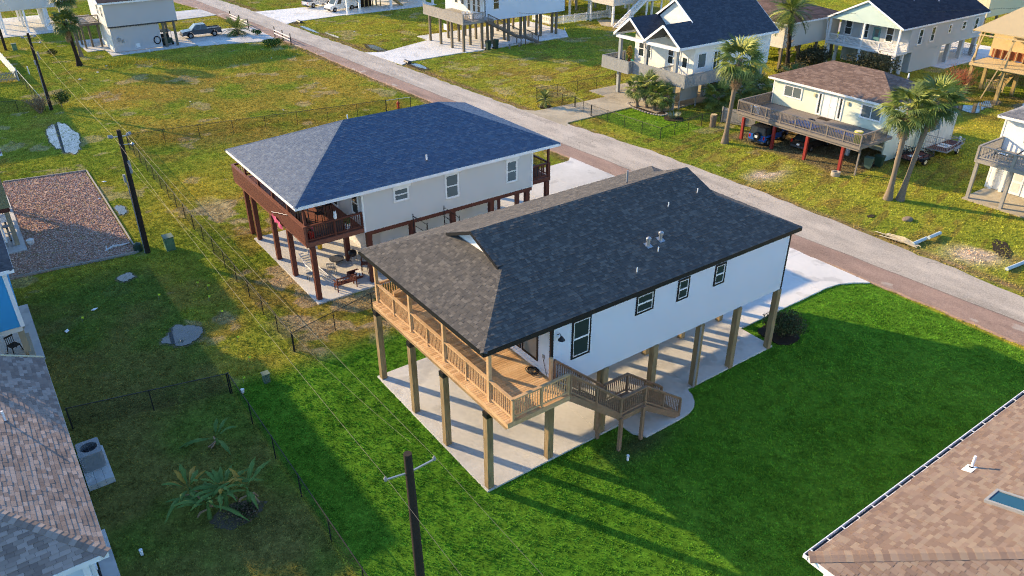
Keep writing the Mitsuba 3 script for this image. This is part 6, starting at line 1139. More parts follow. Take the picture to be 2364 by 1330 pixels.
def palm(name, label, x, y, h, rad, tr, lean=(0,0), n=34, kind='fan', skirt=2.0, seed=1, trunk='m_bark', mats=('m_palm','m_palm_dark','m_palm_light'), group=None, boots=0, cat='palm tree', wind=(0,0)):
    t = thing(name, label, cat, group); r = np.random.default_rng(seed)
    zs = np.linspace(0, 1, 15); P = np.stack([x+lean[0]*zs**1.3, y+lean[1]*zs**1.3, -.13+(h+.13)*zs], 1); R = tr*(1.35-.75*np.minimum(zs*4,1)**.6+.12*zs)
    m = M(); m.tube(P, np.maximum(R*(1+.05*np.sin(np.arange(15)*2.4)), tr*.5), 12); obj('trunk', m, trunk, t, smooth=50)
    if boots:
        m = M()
        for i in range(boots):
            f = .25+.75*i/boots; p = np.array([np.interp(f, zs, P[:,k]) for k in range(3)]); a = i*2.4; d = np.array([math.cos(a), math.sin(a), 0]); m.bar(p+d*tr*.8-[0,0,.1], p+d*tr*1.7+[0,0,.18], .12, .04)
        obj('boots', m, 'm_bark', t, kind='stuff')
    top = P[-1]
    for i in range(n):
        f = (i+.5)/n; az = i*137.5+r.uniform(-15,15); el = 80-125*f**.85+r.uniform(-10,10); lp = rad*.46; v = int(r.integers(3))
        L = leaf_ply('fan', round(lp,3), round(rad*.62,3), 26, v, .75) if kind == 'fan' else leaf_ply('pin', round(rad*1.05,3), 26, v, .55)
        a = math.radians(az); p = top+np.array([math.cos(a), math.sin(a), 0])*tr*.5+[0,0,-.35*f]
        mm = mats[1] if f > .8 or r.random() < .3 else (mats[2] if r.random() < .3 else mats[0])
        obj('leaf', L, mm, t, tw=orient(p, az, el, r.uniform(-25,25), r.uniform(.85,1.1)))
    if skirt:
        for i in range(int(skirt*11)):
            f = i/(skirt*11); az = i*137.5; p = top+[0,0,-.4-skirt*f*.75]; a = math.radians(az)
            obj('dead_leaf', leaf_ply('fan', round(rad*.20,3), round(rad*.42,3), 12, 7+i%2, .9), 'm_deadfrond', t, tw=orient(p+np.array([math.cos(a),math.sin(a),0])*tr*.6, az, -68-12*r.random(), r.uniform(-30,30), r.uniform(.8,1.1)*(1-.35*f)))
    return t
palm('fan_palm', 'tall fan palm with hanging dead fronds beside the pale green house deck', 44.5, 25.2, 7.9, 2.35, .30, (.3,-.2), 32, skirt=2.6, seed=3)
palm('fan_palm', 'left trunk of the twin fan palms before the weathered deck', 44.35, 8.15, 7.3, 2.15, .30, (.45,.25), 28, skirt=2.2, seed=5); palm('fan_palm', 'right leaning trunk of the twin fan palms before the weathered deck', 45.0, 7.5, 7.9, 2.05, .28, (1.0,-.35), 25, skirt=1.8, seed=6)
palm('date_palm', 'tall feather leaved palm before the light grey porch house', 72.3, 39.2, 7.4, 3.0, .38, (-.2,.6), 44, 'pin', 0, 8, 'm_mulch', boots=40)
palm('fan_palm', 'shaggy fan palm by the corner of the two storey house, upper left', -.15, 96.1, 5.6, 1.75, .34, (-.4,-.1), 36, skirt=2.4, seed=9, mats=('m_palm_dark','m_palm_dark','m_palm'), trunk='m_mulch'); palm('fan_palm', 'dark fan palm rising behind the shaggy one, upper left', 1.0, 101.6, 7.8, 1.7, .26, (-.3,0), 34, skirt=1.6, seed=10, mats=('m_palm_dark','m_palm_dark','m_palm'))
palm('sago_palm', 'sago palm in a mulch ring at the driveway gate', 37.85, 44.9, .95, 1.05, .16, n=34, kind='pin', skirt=0, seed=11, mats=('m_palm_dark','m_palm','m_palm_dark'), trunk='m_bark', cat='sago palm')
palm('feather_palm', 'low feather palm beside the pickup driveway', 23.3, 103.2, .9, 2.3, .36, n=36, kind='pin', skirt=0, seed=12, boots=14)
CL = ('short fan palm in the mulch bed, leftmost of the clump','short fan palm in the mulch bed, second of the clump','short fan palm in the mulch bed, third of the clump','short fan palm in the mulch bed, nearest the grey pier')
for i, (x, y, h, rr_) in enumerate(((46.1,39.0,2.2,1.35),(46.5,38.0,2.7,1.4),(46.6,36.9,2.0,1.3),(46.9,36.2,1.8,1.3))): palm('short_palm', CL[i], x, y, h, rr_, .24, (.1*(i-1.5),.15*(1.5-i)), 26, skirt=.7, seed=20+i, boots=22)
for x, y, h, lb in ((52.6,33.3,1.3,'low spreading palm beside the grey panel of the twin gabled house'),(55.8,33.0,1.5,'low spreading palm under the right side of the twin gabled house'),(59.0,33.2,1.4,'low spreading palm by the white side wall of the twin gabled house'),(66.5,34.0,1.2,'low spreading palm by the far pier of the twin gabled house')): palm('low_palm', lb, x, y, h, 1.9, .2, n=26, kind='fan' if x < 60 else 'pin', skirt=0, seed=int(x), mats=('m_palm_dark','m_palm','m_palm_dark'))
for a in ((37.85,44.9,.75,.75,1),(46.3,37.6,.95,2.6,2),(46.2,33.6,1.0,1.0,3)):
    m = M(); m.prism(Polygon(blob(*a[:4],60+a[4],rough=.2)).buffer(0), -.2, -.015); obj('mulch_bed', m, 'm_mulch', kind='structure')
t = thing('stone_edging', 'pale stones edging the palm mulch bed', 'edging'); pb = blob(46.3,37.6,1.05,2.7,62,n=44,rough=.2)
for p in pb: 
    if p[0] < 47: s_ = trimesh.creation.icosphere(1, 1.0); s_.vertices *= [.15,.15,.09]; s_.vertices += [p[0],p[1],.0]; obj('stone', s_, 'm_stone', t)
t = thing('agave_plant', 'silvery agave clump in a round mulch bed', 'plant'); r = np.random.default_rng(3); mat('m_agave', (.22,.25,.17), .6)
for i in range(46):
    a = r.uniform(0,6.28); d0_ = r.uniform(0,.55); b = a+r.uniform(-.5,.5); L = r.uniform(.45,.8); p = np.array([46.2+d0_*math.cos(a),33.6+d0_*math.sin(a),0]); q = p+[L*.65*math.cos(b),L*.65*math.sin(b),L*.8]; s = np.array([-math.sin(b),math.cos(b),0])*.05
    m = M(); m.add([p-s,p+s,(p+q)/2+s*1.3,(p+q)/2-s*1.3,q], [[0,1,2],[0,2,3],[3,2,4]]); obj('leaf', m, 'm_agave', t)
# banana plants in the shaded yard
def banana(label, x, y, h, n, seed, yellow=.12):
    t = thing('banana_plant', label, 'banana plant'); r = np.random.default_rng(seed); m = M(); m.tube([(x,y,-.13),(x+.03,y,h*.5),(x+.05,y+.05,h)], [.11,.085,.05], 9); obj('stem', m, 'm_leaf', t, smooth=50)
    for i in range(n):
        a = i*2.4+r.uniform(-.4,.4); el = r.uniform(.35,1.25); L = r.uniform(1.5,2.4); s = np.linspace(0,1,12); R = L*s*math.cos(el)*(1-.1*s); Z = h*.9+L*(s*math.sin(el)*1.1-.55*s*s); W = .115*np.sin(np.pi*np.clip((s-.22)/.78,0,1)**.7)+.008
        d = np.array([math.cos(a),math.sin(a)]); e = np.array([-d[1],d[0]]); V, F_ = [], []
        for k in range(12):
            j1, j2 = r.uniform(.55,1.1), r.uniform(.55,1.1)
            for wv, up in ((-W[k]*j1,-.06*(W[k]>.02)),(0,0),(W[k]*j2,-.06*(W[k]>.02))): V.append((x+d[0]*R[k]+e[0]*wv, y+d[1]*R[k]+e[1]*wv, Z[k]+up))
            if k: b = 3*k; F_ += [[b-3,b-2,b+1],[b-3,b+1,b],[b-2,b-1,b+2],[b-2,b+2,b+1]]
        m = M(); m.add(V, F_); obj('leaf', m, 'm_leaf_yellow' if r.random() < yellow else 'm_leaf', t)
        
    for i in range(3):
        a = r.uniform(0,6.28); m = M(); P0 = np.array([x,y,h*.6]); m.tube([P0, P0+[.3*math.cos(a),.3*math.sin(a),-.1], P0+[.45*math.cos(a),.45*math.sin(a),-h*.45]], [.03,.05,.04], 5); obj('dead_leaf', m, 'm_deadfrond', t)
banana('banana plant in the shaded yard, leftmost of the clump', -10.9, 6.6, .8, 17, 1); banana('banana plant in the shaded yard, at the front of the clump', -10.55, 5.4, .7, 15, 2); banana('banana plant in the shaded yard, tallest in the middle of the clump', -9.75, 5.6, 1.0, 19, 3, .15); banana('withered banana plant in the shaded yard, nearest the lawn fence', -8.95, 5.1, .9, 9, 4, .4); banana('small lone banana shoot in the shaded yard', -8.85, 9.95, .2, 6, 5, 0)
bush('yard_weeds', 'dry weeds and dark soil at the foot of the banana clump', 'weeds', -9.35, 4.5, 1.6, .45, 500, .12, 8, [(.05,.055,.025),(.14,.10,.06),(.035,.06,.02),(.08,.06,.04)], 4)
m = M(); m.prism(Polygon(blob(-9.6,4.9,1.1,.7,71,rough=.4)).buffer(0), -.3, -.088); obj('bare_soil', m, 'm_soil', kind='structure')
OL = [(.055,.058,.026),(.085,.083,.038),(.12,.105,.05),(.05,.045,.022),(.15,.12,.06)]
bush('olive_bush', 'large olive grey bush before the porch of the light grey house', 'bush', 77.5, 31.0, 7.0, 3.6, 3800, .26, 5, OL, 9); bush('olive_bush', 'dark sprawling bush left of the light grey porch house', 'bush', 75.5, 38.3, 6.0, 3.2, 3000, .26, 6, [(.035,.04,.022),(.06,.06,.03),(.11,.09,.05)], 7)
bush('road_bush', 'low green creeper bush by the roadside guard rail', 'bush', 24.7, 92.4, 3.6, 1.0, 1500, .2, 7, [(.045,.105,.02),(.08,.15,.03),(.03,.07,.018)], 7); bush('drive_bush', 'small green bush beside the low feather palm', 'bush', 25.6, 101.2, 1.8, .9, 600, .18, 8, [(.04,.09,.02),(.07,.13,.03)], 3)
bush('pole_bush', 'green bush at the foot of the pole by the reflecting puddle', 'bush', -5.3, 76.2, 2.0, 1.8, 900, .17, 9, [(.04,.075,.02),(.08,.11,.035)], 4); bush('far_shrub', 'small dark shrub in the upper left yard', 'bush', -2.0, 104.5, 1.4, .9, 400, .16, 10, [(.03,.05,.02),(.06,.07,.03)], 3)
bush('hedge_bush', 'brown green hedge behind the twin gabled house', 'bush', 70.5, 37.0, 5, 2.0, 1600, .24, 21, OL, 6)
def twigs(label, name, x, y, w, h, n, mt, seed):
    t = thing(name, label, 'bush'); r = np.random.default_rng(seed); m = M()
    for i in range(n):
        a = r.uniform(0,6.28); d = r.uniform(.1,1)*w/2; P0 = np.array([x+.1*math.cos(a),y+.1*math.sin(a),-.12]); P1 = np.array([x+d*.45*math.cos(a),y+d*.45*math.sin(a),h*.5*r.uniform(.7,1.1)]); P2 = np.array([x+d*math.cos(a+.2),y+d*math.sin(a+.2),h*r.uniform(.6,1.05)]); m.tube([P0,P1,P2], [.035,.022,.012], 4, cap=False)
        for j in range(5): b = r.uniform(0,6.28); f = r.uniform(.3,1); Q = P1+(P2-P1)*f; m.tube([Q, Q+[.25*math.cos(b),.25*math.sin(b),.3*r.random()+.1]], [.014,.006], 3, cap=False)
    obj('branches', m, mt, t)
twigs('leafless reddish twig bush by the shower wall', 'twig_bush', 77.3, 20.0, 3.8, 3.4, 110, 'm_twig_red', 4); twigs('leafless grey brush piled at the pole by the reflecting puddle', 'brush_pile', -7.6, 75.0, 3.4, 1.6, 70, 'm_deadfrond', 5)
# ================================================================== vehicles
def vehicle(name, label, cat, x, y, rz, L, W, prof, cabin, glass, paint, wheels, wr=.38, cabw=(.90,.74), extra=None, z0=0.0, cabmat=None):
    """prof: side profile (x forward, z); cabin: (x0,x1,x2,x3,zb,zt) base and roof ends; glass: list of (u0,u1) side panes."""
    t = thing(name, label, cat); loc = (x, y, z0); side = Polygon(prof)
    for wx in wheels: side = side.difference(Point(wx, wr).buffer(wr*1.22, 12))
    R = lambda m: moved(m, loc, rz)
    def across(poly, w0, w1):
        mm = trimesh.creation.extrude_polygon(poly, w1-w0, engine='earcut'); v = np.array(mm.vertices); return M().add(np.stack([v[:,0], -(v[:,2]+w0), v[:,1]], 1), mm.faces)
    obj('body', R(across(side, -W/2, W/2)), paint, t)
    x0,x1,x2,x3,zb,zt = cabin; wb, wt = W*cabw[0]/2, W*cabw[1]/2
    V = np.array([[x0,-wb,zb],[x3,-wb,zb],[x3,wb,zb],[x0,wb,zb],[x1,-wt,zt],[x2,-wt,zt],[x2,wt,zt],[x1,wt,zt]], float); obj('cab', R(M().add(V, CF)), cabmat or paint, t)
    def quad(a, b, c, d, i=.12, o=.012):
        P = np.array([a,b,c,d], float); cen = P.mean(0); n = unit(np.cross(P[1]-P[0], P[2]-P[0])); return M().plate(cen+(P-cen)*(1-i)+n*o, o*.9, n)
    obj('windscreen', R(quad(V[2],V[1],V[5],V[6]) if False else quad(V[1],V[2],V[6],V[5])), 'm_glass', t); obj('rear_window', R(quad(V[3],V[0],V[4],V[7])), 'm_glass', t)
    for s, (A, B_, C_, D_) in ((-1,(V[0],V[1],V[5],V[4])), (1,(V[2],V[3],V[7],V[6]))):
        for u0, u1 in glass:
            if s < 0: a, b, c, d = A+(B_-A)*u0, A+(B_-A)*u1, D_+(C_-D_)*u1, D_+(C_-D_)*u0
            else: a, b, c, d = A+(B_-A)*(1-u1), A+(B_-A)*(1-u0), D_+(C_-D_)*(1-u0), D_+(C_-D_)*(1-u1)
            obj('side_window', R(quad(a,b,c,d,.14)), 'm_glass', t)
    for wx in wheels:
        for s in (-1, 1):
            m = M(); yy = s*(W/2-.13); m.tube([(wx,yy-.13,wr),(wx,yy-.10,wr),(wx,yy+.10,wr),(wx,yy+.13,wr)], [wr*.86,wr,wr,wr*.86], 18); k = obj('wheel', R(m), 'm_rubber', t, smooth=35); m = M(); m.tube([(wx,yy+s*.10,wr),(wx,yy+s*.14,wr)], [wr*.58,wr*.54], 14); obj('rim', R(m), 'm_rim', k)
    xf, xr = max(p[0] for p in prof), min(p[0] for p in prof)
    for s in (-1, 1):
        obj('headlight', R(M().box(xf-.06, s*W*.38-.13, .72, xf+.01, s*W*.38+.13, .88)), 'm_lamp_clear', t); obj('tail_light', R(M().box(xr-.012, s*W*.43-.08, .75, xr+.05, s*W*.43+.08, 1.05)), 'm_lamp_red', t); obj('mirror', R(M().box(x2+.35, s*(W/2+.12)-.1, zb+.02, x2+.5, s*(W/2+.12)+.1, zb+.2)), paint, t)
    obj('front_bumper', R(M().box(xf-.08,-W*.46,.38,xf+.07,W*.46,.60)), 'm_dark_grey', t); obj('rear_bumper', R(M().box(xr-.08,-W*.44,.40,xr+.06,W*.44,.58)), 'm_dark_grey', t); obj('number_plate', R(M().box(xr-.095,-.15,.62,xr-.02,.15,.78)), 'm_white', t)
    if extra: extra(t, R)
    return t
def bed(x0, x1, W, z):
    def f(t, R): obj('bed_floor', R(M().box(x0+.08,-W/2+.1,z,x1-.06,W/2-.1,z+.006)), 'm_black', t); obj('bed_rails', R(M().box(x0,-W/2,z,x1,-W/2+.1,z+.09).box(x0,W/2-.1,z,x1,W/2,z+.09).box(x0,-W/2+.1,z,x0+.07,W/2-.1,z+.09)), 'm_black', t, kind='stuff')
    return f
PK = [(-2.85,.5),(-2.85,1.12),(-.9,1.12),(-.85,1.15),(1.1,1.15),(1.3,1.14),(2.6,1.05),(2.85,.92),(2.88,.5)]
vehicle('pickup_truck', 'dark blue grey crew cab pickup parked on the concrete drive', 'pickup truck', 18.4, 105.2, 3.10, 5.8, 1.98, PK, (-.85,-.65,.75,1.55,1.14,1.86), ((.06,.42),(.48,.82)), 'm_truck', (-1.75,1.75), .42, extra=bed(-2.85,-.9,1.98,1.13))
vehicle('pickup_truck', 'white pickup parked beside the white van at the top edge', 'pickup truck', 43.6, 119.8, .25, 5.8, 1.98, PK, (-.85,-.65,.75,1.55,1.14,1.86), ((.06,.42),(.48,.82)), 'm_carwhite', (-1.75,1.75), .40, extra=bed(-2.85,-.9,1.98,1.13))
VN = [(-2.9,.45),(-2.9,1.2),(1.7,1.2),(2.4,1.08),(2.75,.95),(2.8,.45)]
vehicle('cargo_van', 'white cargo van parked under the white posts', 'van', 45.2, 113.6, 3.32, 5.7, 2.0, VN, (-2.88,-2.7,1.15,1.95,1.19,2.12), ((.70,.90),), 'm_carwhite', (-1.75,1.85), .37, cabw=(.98,.84))
JP = [(-1.95,.55),(-1.95,1.12),(.7,1.12),(.8,1.16),(2.0,1.1),(2.05,.55)]
def jeep_x(t, R):
    m = M(); m.tube([(-2.02,-.08,1.02),(-2.05,-.08,1.02),(-2.2,-.08,1.02),(-2.24,-.08,1.02)], [.30,.37,.37,.30], 16); obj('spare_wheel', R(m), 'm_rubber', t, smooth=35); obj('wheel_cover', R(M().box(-2.27,-.25,.9,-2.245,.1,1.15)), 'm_white_dull', t)
    for s in (-1, 1):
        for wx in (-1.2, 1.35): obj('wheel_arch', R(M().box(wx-.55,s*.86-.09,.86,wx+.55,s*.86+.09,.93)), 'm_black', t)
vehicle('off_road_car', 'bright blue off road car with black hard top parked under the weathered deck', 'car', 47.9, 22.9, .08, 4.1, 1.78, JP, (-1.93,-1.85,.45,.85,1.12,1.84), ((.05,.35),(.40,.64),(.69,.94)), 'm_jeepblue', (-1.2,1.35), .41, cabw=(.98,.88), cabmat='m_black', extra=jeep_x)
HB = [(-2.1,.35),(-2.15,.95),(-1.9,1.0),(1.0,.98),(1.9,.82),(2.15,.6),(2.15,.33)]
vehicle('black_hatchback', 'black hatchback with red tail lights parked under the weathered deck', 'car', 50.0, 19.5, .03, 4.3, 1.8, HB, (-2.0,-1.3,.35,1.1,.97,1.48), ((.08,.45),(.50,.86)), 'm_carblack', (-1.3,1.35), .32)
t = thing('golf_cart', 'dark golf cart parked in the open bay of the two storey house', 'golf cart'); m = M(); m.box(12.0,101.6,.3,13.4,104.0,.55); m.box(12.1,101.6,.55,13.3,102.3,.95); obj('body', m, 'm_bingreen', t); bx('seat', 'm_black', t, 12.15, 102.6, .56, 13.25, 103.3, .85); bx('seat_back', 'm_black', t, 12.15, 103.3, .86, 13.25, 103.42, 1.35); bx('canopy', 'm_black', t, 12.0, 101.7, 1.85, 13.4, 103.8, 1.92)
for x_, y_ in ((12.1,101.9),(13.3,101.9),(12.1,103.6),(13.3,103.6)):
    bx('strut', 'm_black', t, x_-.02, y_-.02, .56, x_+.02, y_+.02, 1.85); m = M(); m.tube([(x_-.1,y_,.27),(x_+.1,y_,.27)], .26, 14); obj('wheel', m, 'm_rubber', t)
def trailer(label, x, y, rz, L, W, h, mt, ramp=True, wood='m_deckred'):
    t = thing('utility_trailer', label, 'trailer'); R = lambda m: moved(m, (x,y,0), rz); z = .55
    m = M()
    for i in range(int(W/.16)): m.box(-L/2,-W/2+i*.16+.01,z-.04,L/2,-W/2+i*.16+.15,z)
    obj('bed', R(m), wood, t, kind='stuff'); m = M()
    for s in (-1,1): m.bar((-L/2,s*W/2,z),(L/2,s*W/2,z),.06,.10); m.bar((-L/2,s*W/2,z+h),(L/2,s*W/2,z+h),.05,.05)
    for s in (-1,1): m.bar((s*L/2,-W/2,z),(s*L/2,W/2,z),.06,.10)
    m.bar((L/2,-W/2,z+h),(L/2,W/2,z+h),.05,.05); n = int(L/.7)
    for i in range(n+1):
        for s in (-1,1): m.bar((-L/2+L*i/n,s*W/2,z),(-L/2+L*i/n,s*W/2,z+h),.045,.045)
    m.bar((L/2,-W/2,z-.05),(L/2+1.2,0,z-.05),.07,.08); m.bar((L/2,W/2,z-.05),(L/2+1.2,0,z-.05),.07,.08); obj('frame', R(m), mt, t, kind='stuff')
    if ramp:
        m = M()
        for i in range(12): m.bar((-L/2,-W/2+W*(i+.5)/12,z),(-L/2-.15,-W/2+W*(i+.5)/12,z+1.25),.025,.025)
        for f in (0,.5,1): m.bar((-L/2-.15*f,-W/2,z+1.25*f),(-L/2-.15*f,W/2,z+1.25*f),.04,.04)
        obj('ramp_gate', R(m), mt, t, kind='stuff')
    for s in (-1,1):
        m = M(); m.tube([(0,s*(W/2+.10),.32),(0,s*(W/2+.30),.32)], .32, 16); k = obj('wheel', R(m), 'm_rubber', t, smooth=35); m = M(); m.tube([(0,s*(W/2+.28),.32),(0,s*(W/2+.315),.32)], .19, 12); obj('rim', R(m), 'm_cream', k); obj('fender', R(M().bar((-.45,s*(W/2+.2),.62),(.45,s*(W/2+.2),.62),.24,.05).bar((-.45,s*(W/2+.2),.62),(-.58,s*(W/2+.2),.42),.24,.04).bar((.45,s*(W/2+.2),.62),(.58,s*(W/2+.2),.42),.24,.04)), mt, t)
    obj('sheet', R(M().box(-L*.18,-W*.25,z+.005,L*.12,W*.22,z+.02)), 'm_white_dull', t)
trailer('small black utility trailer with wood bed behind the twin palms', 54.0, 11.6, -.10, 3.0, 1.7, .35, 'm_black'); trailer('larger galvanised utility trailer behind the small black one', 59.0, 11.6, .12, 4.0, 2.0, .4, 'm_grey')
t = thing('boat_on_trailer', 'blue covered boat on a two axle trailer under the white posts', 'boat'); m = M(); m.tube([(55.5,118,1.3),(56.5,118,1.15),(59,118,1.1),(61.5,118,1.15),(61.6,118,1.15)], [.1,.7,.95,.9,.1], 12); obj('hull', m, 'm_skyblue', t, smooth=40); bx('trailer_frame', 'm_grey', t, 55.0, 117.6, .45, 62.0, 118.4, .55)
for x_ in (59.2, 60.1):
    for y_ in (116.9, 119.1): m = M(); m.tube([(x_,y_-.1,.36),(x_,y_+.1,.36)], .36, 16); obj('wheel', m, 'm_rubber', t)
# ================================================================== small things
def bin_(name, label, x, y, mt, rz=0, h=1.05):
    t = thing(name, label, 'bin'); R = lambda m: moved(m, (x,y,-.05), rz); m = M(); m.add([(-.24,-.26,.08),(.24,-.26,.08),(.24,.26,.08),(-.24,.26,.08),(-.31,-.35,h-.08),(.31,-.35,h-.08),(.31,.35,h-.08),(-.31,.35,h-.08)], CF); obj('body', R(m), mt, t); obj('lid', R(M().box(-.33,-.38,h-.075,.33,.38,h)), mt, t)
    for s in (-1,1): m = M(); m.tube([(s*.26,.28,.12),(s*.34,.28,.12)], .12, 10); obj('wheel', R(m), 'm_rubber', t)
bin_('wheelie_bin', 'pale green wheelie bin at the corner of the weathered deck', 49.2, 13.1, 'm_binpale', .3); bin_('wheelie_bin', 'dark wheelie bin beside the pale green one', 50.4, 12.8, 'm_bingreen', .1); bin_('wheelie_bin', 'left dark green wheelie bin by the long outside stair', 48.6, 71.9, 'm_bingreen', 0, 1.3); bin_('wheelie_bin', 'right dark green wheelie bin by the long outside stair', 49.9, 71.9, 'm_bingreen', .1, 1.3)
t = thing('picnic_bench', 'pale wooden bench frame under the long outside stair', 'bench'); bx('seat', 'm_greywood', t, 51.6, 70.9, .45, 53.6, 71.3, .5)
for x_ in (51.7, 53.4): bx('leg', 'm_greywood', t, x_, 70.95, -.1, x_+.1, 71.25, .45)
def padbox(label, x, y, w, d, h, mt='m_boxgreen'):
    t = thing('utility_box', label, 'utility box'); obj('body', rbox(x-w/2,y-d/2,-.1,x+w/2,y+d/2,h,.05), mt, t); bx('lid', 'm_binpale', t, x-w/2-.03, y-d/2-.03, h+.002, x+w/2+.03, y+d/2+.03, h+.05); bx('door', mt, t, x-w/2+.06, y-d/2-.02, .05, x+w/2-.06, y-d/2-.001, h-.08)
padbox('green utility box on the turf near the gravel corner pole', -5.05, 32.75, .62, .75, .88); padbox('small green utility box in the upper left yard', -5.9, 111.6, .6, .6, .8); padbox('short grey green pedestal box at the edge of the bright lawn', -5.15, 13.4, .34, .34, .42, 'm_binpale')
t = thing('green_drum', 'dark green plastic drum at the foot of the gravel corner pole', 'drum'); m = M(); m.tube([(-6.95,33.75,-.08),(-6.95,33.75,.25),(-6.95,33.75,.45),(-6.95,33.75,.55)], [.30,.31,.25,.06], 14); obj('body', m, 'm_bingreen', t, smooth=40)
t = thing('fire_hydrant', 'red fire hydrant beside the pale topped fence', 'fire hydrant'); m = M(); m.tube([(24.6,54.0,-.1),(24.6,54.0,0),(24.6,54.0,.02),(24.6,54.0,.5),(24.6,54.0,.52),(24.6,54.0,.62),(24.6,54.0,.74)], [.18,.18,.12,.12,.15,.12,.03], 12); obj('barrel', m, 'm_hydrant', t, smooth=30)
for s in (-1, 1): m = M(); m.tube([(24.6+.1*s,54.0,.42),(24.6+.22*s,54.0,.42)], .06, 8); obj('outlet', m, 'm_hydrant', t)
def cap_(label, x, y, h=.22, r=.06, mt='m_white'):
    t = thing('cleanout_pipe', label, 'pipe'); m = M(); m.cyl(x, y, -.12, h-.05, r, 12); obj('pipe', m, mt, t, smooth=40); m = M(); m.cyl(x, y, h-.05, h, r*1.18, 12); obj('cap', m, 'm_white', t)
cap_('white capped pipe in the lawn below the stair landing', 6.17, -2.25); cap_('white capped pipe in the shaded yard at the lower left', -13.35, 5.0, .2); cap_('white capped pipe at the corner post of the lawn fence', -6.5, 13.2, .12, .08); cap_('tall white pipe in the upper left yard', -6.2, 94.8, .9, .07); cap_('white capped pipe on the shaded grass by the two storey house', 9.3, 98.7, .3); cap_('white capped pipe on the mown grass behind the tall posted house', 66.0, 76.2, .35); cap_('white capped pipe by the white house at the right edge', 62.5, 11.9, .6, .1)
for i, (x, y) in enumerate(((-7.55,25.8),(-5.06,23.75),(-4.98,21.5),(-5.13,26.0),(-4.68,25.2),(-5.14,18.1),(-5.3,15.7),(-6.19,14.0),(-11.96,25.6))):
    t = thing('marker_flag', 'small yellow green marker flag on a wire in the shaded grass', 'flag', 'yellow green marker flags in the grass'); m = M(); m.tube([(x,y,-.1),(x,y,.3)], .006, 4); obj('wire', m, 'm_grey', t); labels[t]['label'] = 'small yellow green marker flag in the grass '+('left of the middle puddle','between the middle puddle and the fence','second from the lawn edge beside the fence','nearest the gravel corner','right of the one nearest the gravel','in the sunlit tongue of turf','in the sunlit tongue, near the pedestal','beside the corner post of the lawn fence','furthest left, by the white litter')[i]; m = M(); m.plate([(x,y,.30),(x+.14,y-.04,.29),(x+.13,y-.05,.18),(x,y,.17)], .004); obj('pennant', m, 'm_flagyellow', t)
for i, (x, y, s) in enumerate(((-11.1,26.7,.22),(-12.9,24.95,.2),(-6.2,49.2,.22),(-7.3,45.4,.18),(6.7,69.7,.15),(2.6,93.5,.2),(41.1,90.2,.16),(14,60.5,.12),(46,99,.14),(21.8,85,.13),(38.9,95,.18),(1.0,90.5,.22),(-1.5,88,.25))):
    m = M(); a = i*1.3; c, q = math.cos(a)*s, math.sin(a)*s; m.add([(x-c,y-q,-.03),(x+q*.7,y-c*.7,-.01),(x+c,y+q,.02),(x-q*.7,y+c*.7,-.005),(x,y,.05)], [[0,1,4],[1,2,4],[2,3,4],[3,0,4]]); t = thing('paper_litter', 'scrap of white litter lying on the grass', 'litter', 'scraps of white litter on the grass'); obj('sheet', m, 'm_white', t)
def guard(label, x, ys):
    t = thing('guard_rail', label, 'guard rail'); 
    for y in ys: bx('post', 'm_pole', t, x-.06, y-.06, -.13, x+.06, y+.06, 1.5)
    for z in (.55, 1.0): br('rail', 'm_white', t, (x-.08,ys[0],z), (x-.08,ys[-1],z), .04, .14)
guard('white railed guard beside the road bush', 27.35, (98.3,95.0,91.9)); guard('white railed guard further up the road by the feather palm', 26.2, (115.5,111.0,106.8))
t = thing('palm_debris', 'pile of bleached dry palm fronds on the verge across the road', 'fronds'); r = np.random.default_rng(8)
for i in range(16):
    a = r.uniform(1.0,1.9); L = r.uniform(1.6,3.0); p = np.array([37.9+r.uniform(-.25,.25), 2.0+r.uniform(-.2,.4), .0]); q = p+[-.35*L*math.cos(a)+r.uniform(-.3,.3), L*math.sin(a), .0]; m = M(); m.tube([p, (p+q)/2+[0,0,.12+.12*r.random()], q+[0,0,.02]], [.035,.025,.008], 5)
    for j in range(6): f = .4+.1*j; c = p+(q-p)*f+[0,0,.08]; m.add([c, c+[.15,.25,-.05], c+[-.15,.30,-.03]], [[0,1,2]])
    obj('frond', m, 'm_pale_frond', t)
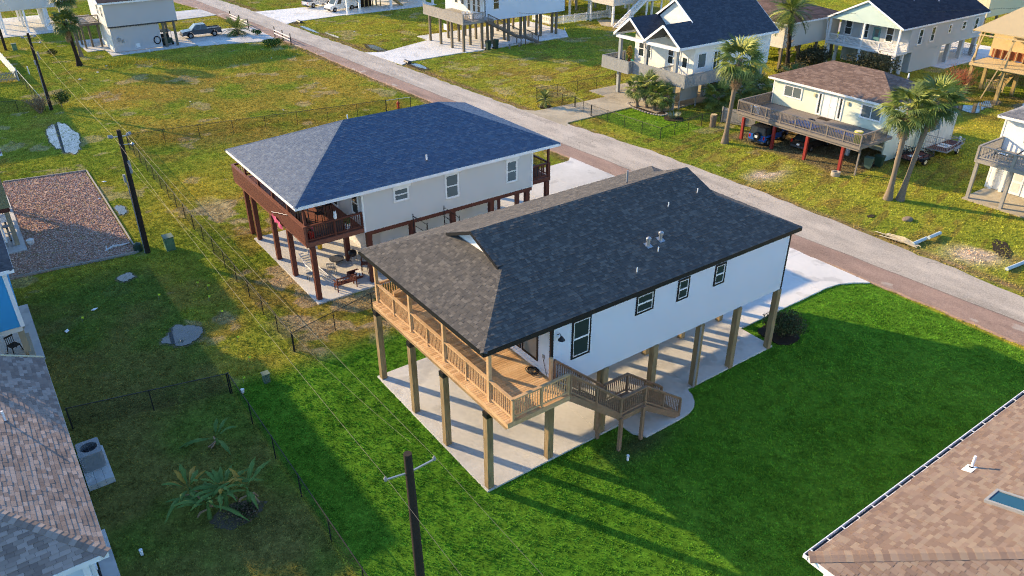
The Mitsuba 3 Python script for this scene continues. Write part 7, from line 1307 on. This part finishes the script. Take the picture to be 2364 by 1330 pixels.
for i, (a, b, lb) in enumerate((((37.95,2.35,.05),(39.6,2.3,.06),'near grey pipe lying beside the dry palm fronds'),((39.5,2.1,.2),(41.2,2.15,.1),'far grey pipe lying across the near one by the palm fronds'),((39.4,-3.4,.05),(42.5,-3.7,.05),'grey pipe lying by the ditch at the right edge'))): t = thing('grey_pipe', lb, 'pipe'); m = M(); m.tube([a, tuple((np.array(a)+b)/2), b], .13, 12); obj('pipe', m, 'm_pipe', t, smooth=40)
t = thing('tree_stump', 'low sawn ring stump on the grass before the red posts', 'stump'); m = M(); ring = Point(45.55,13.8).buffer(.38).difference(Point(45.55,13.8).buffer(.24)); m.prism(ring, -.12, .28); obj('ring', m, 'm_stone', t); m = M(); m.cyl(45.55,13.8,-.12,.12,.23,14); obj('core', m, 'm_mulch', t)
t = thing('palm_stump', 'upright cut palm stump near the grey board fence', 'stump'); m = M(); m.tube([(47.5,29.4,-.12),(47.5,29.4,.3),(47.48,29.4,.8),(47.5,29.38,1.15)], [.34,.30,.36,.33], 12); obj('trunk', m, 'm_bark', t, smooth=40); m = M(); m.cyl(47.5,29.38,1.15,1.18,.31,12); obj('cut_face', m, 'm_newwood', t)
t = thing('soil_mound', 'small dark soil mound on the grass across the road', 'mound'); s_ = trimesh.creation.icosphere(2, 1.0); s_.vertices *= (1+.5*(meshkit.fbm(s_.vertices*2, 3, 2)-.5))[:,None]*np.array([.5,.35,.22]); s_.vertices += [41.85,5.0,-.06]; obj('soil', s_, 'm_bark', t)
m = M(); m.prism(Polygon(blob(40.2,7.0,.35,.22,77,rough=.3)).buffer(0), -.3, -.05); obj('bare_soil', m, 'm_mulch', kind='structure')
t = thing('weed_band', 'taller yellow weeds along the edge of the shaded turf, upper left', 'weeds'); r = np.random.default_rng(77); m = M()
for i in range(2600):
    f = r.random(); x = 2+24*f+r.normal(0,1.2); y = 93-8.0*f+r.normal(0,1.2)+2*math.sin(f*9); h = r.uniform(.15,.45); a = r.uniform(0,6.28); q = (.05*math.cos(a),.05*math.sin(a)); m.add([(x-q[0],y-q[1],-.1),(x+q[0],y+q[1],-.1),(x+r.normal(0,.12),y+r.normal(0,.12),h-.1)], [[0,1,2]], np.array([.50,.42,.05])*r.uniform(.6,1.2))
labels[t] = {'kind': 'stuff', 'label': labels[t]['label'], 'category': 'weeds'}; obj('weeds', m, 'm_vertex', t, kind='stuff')
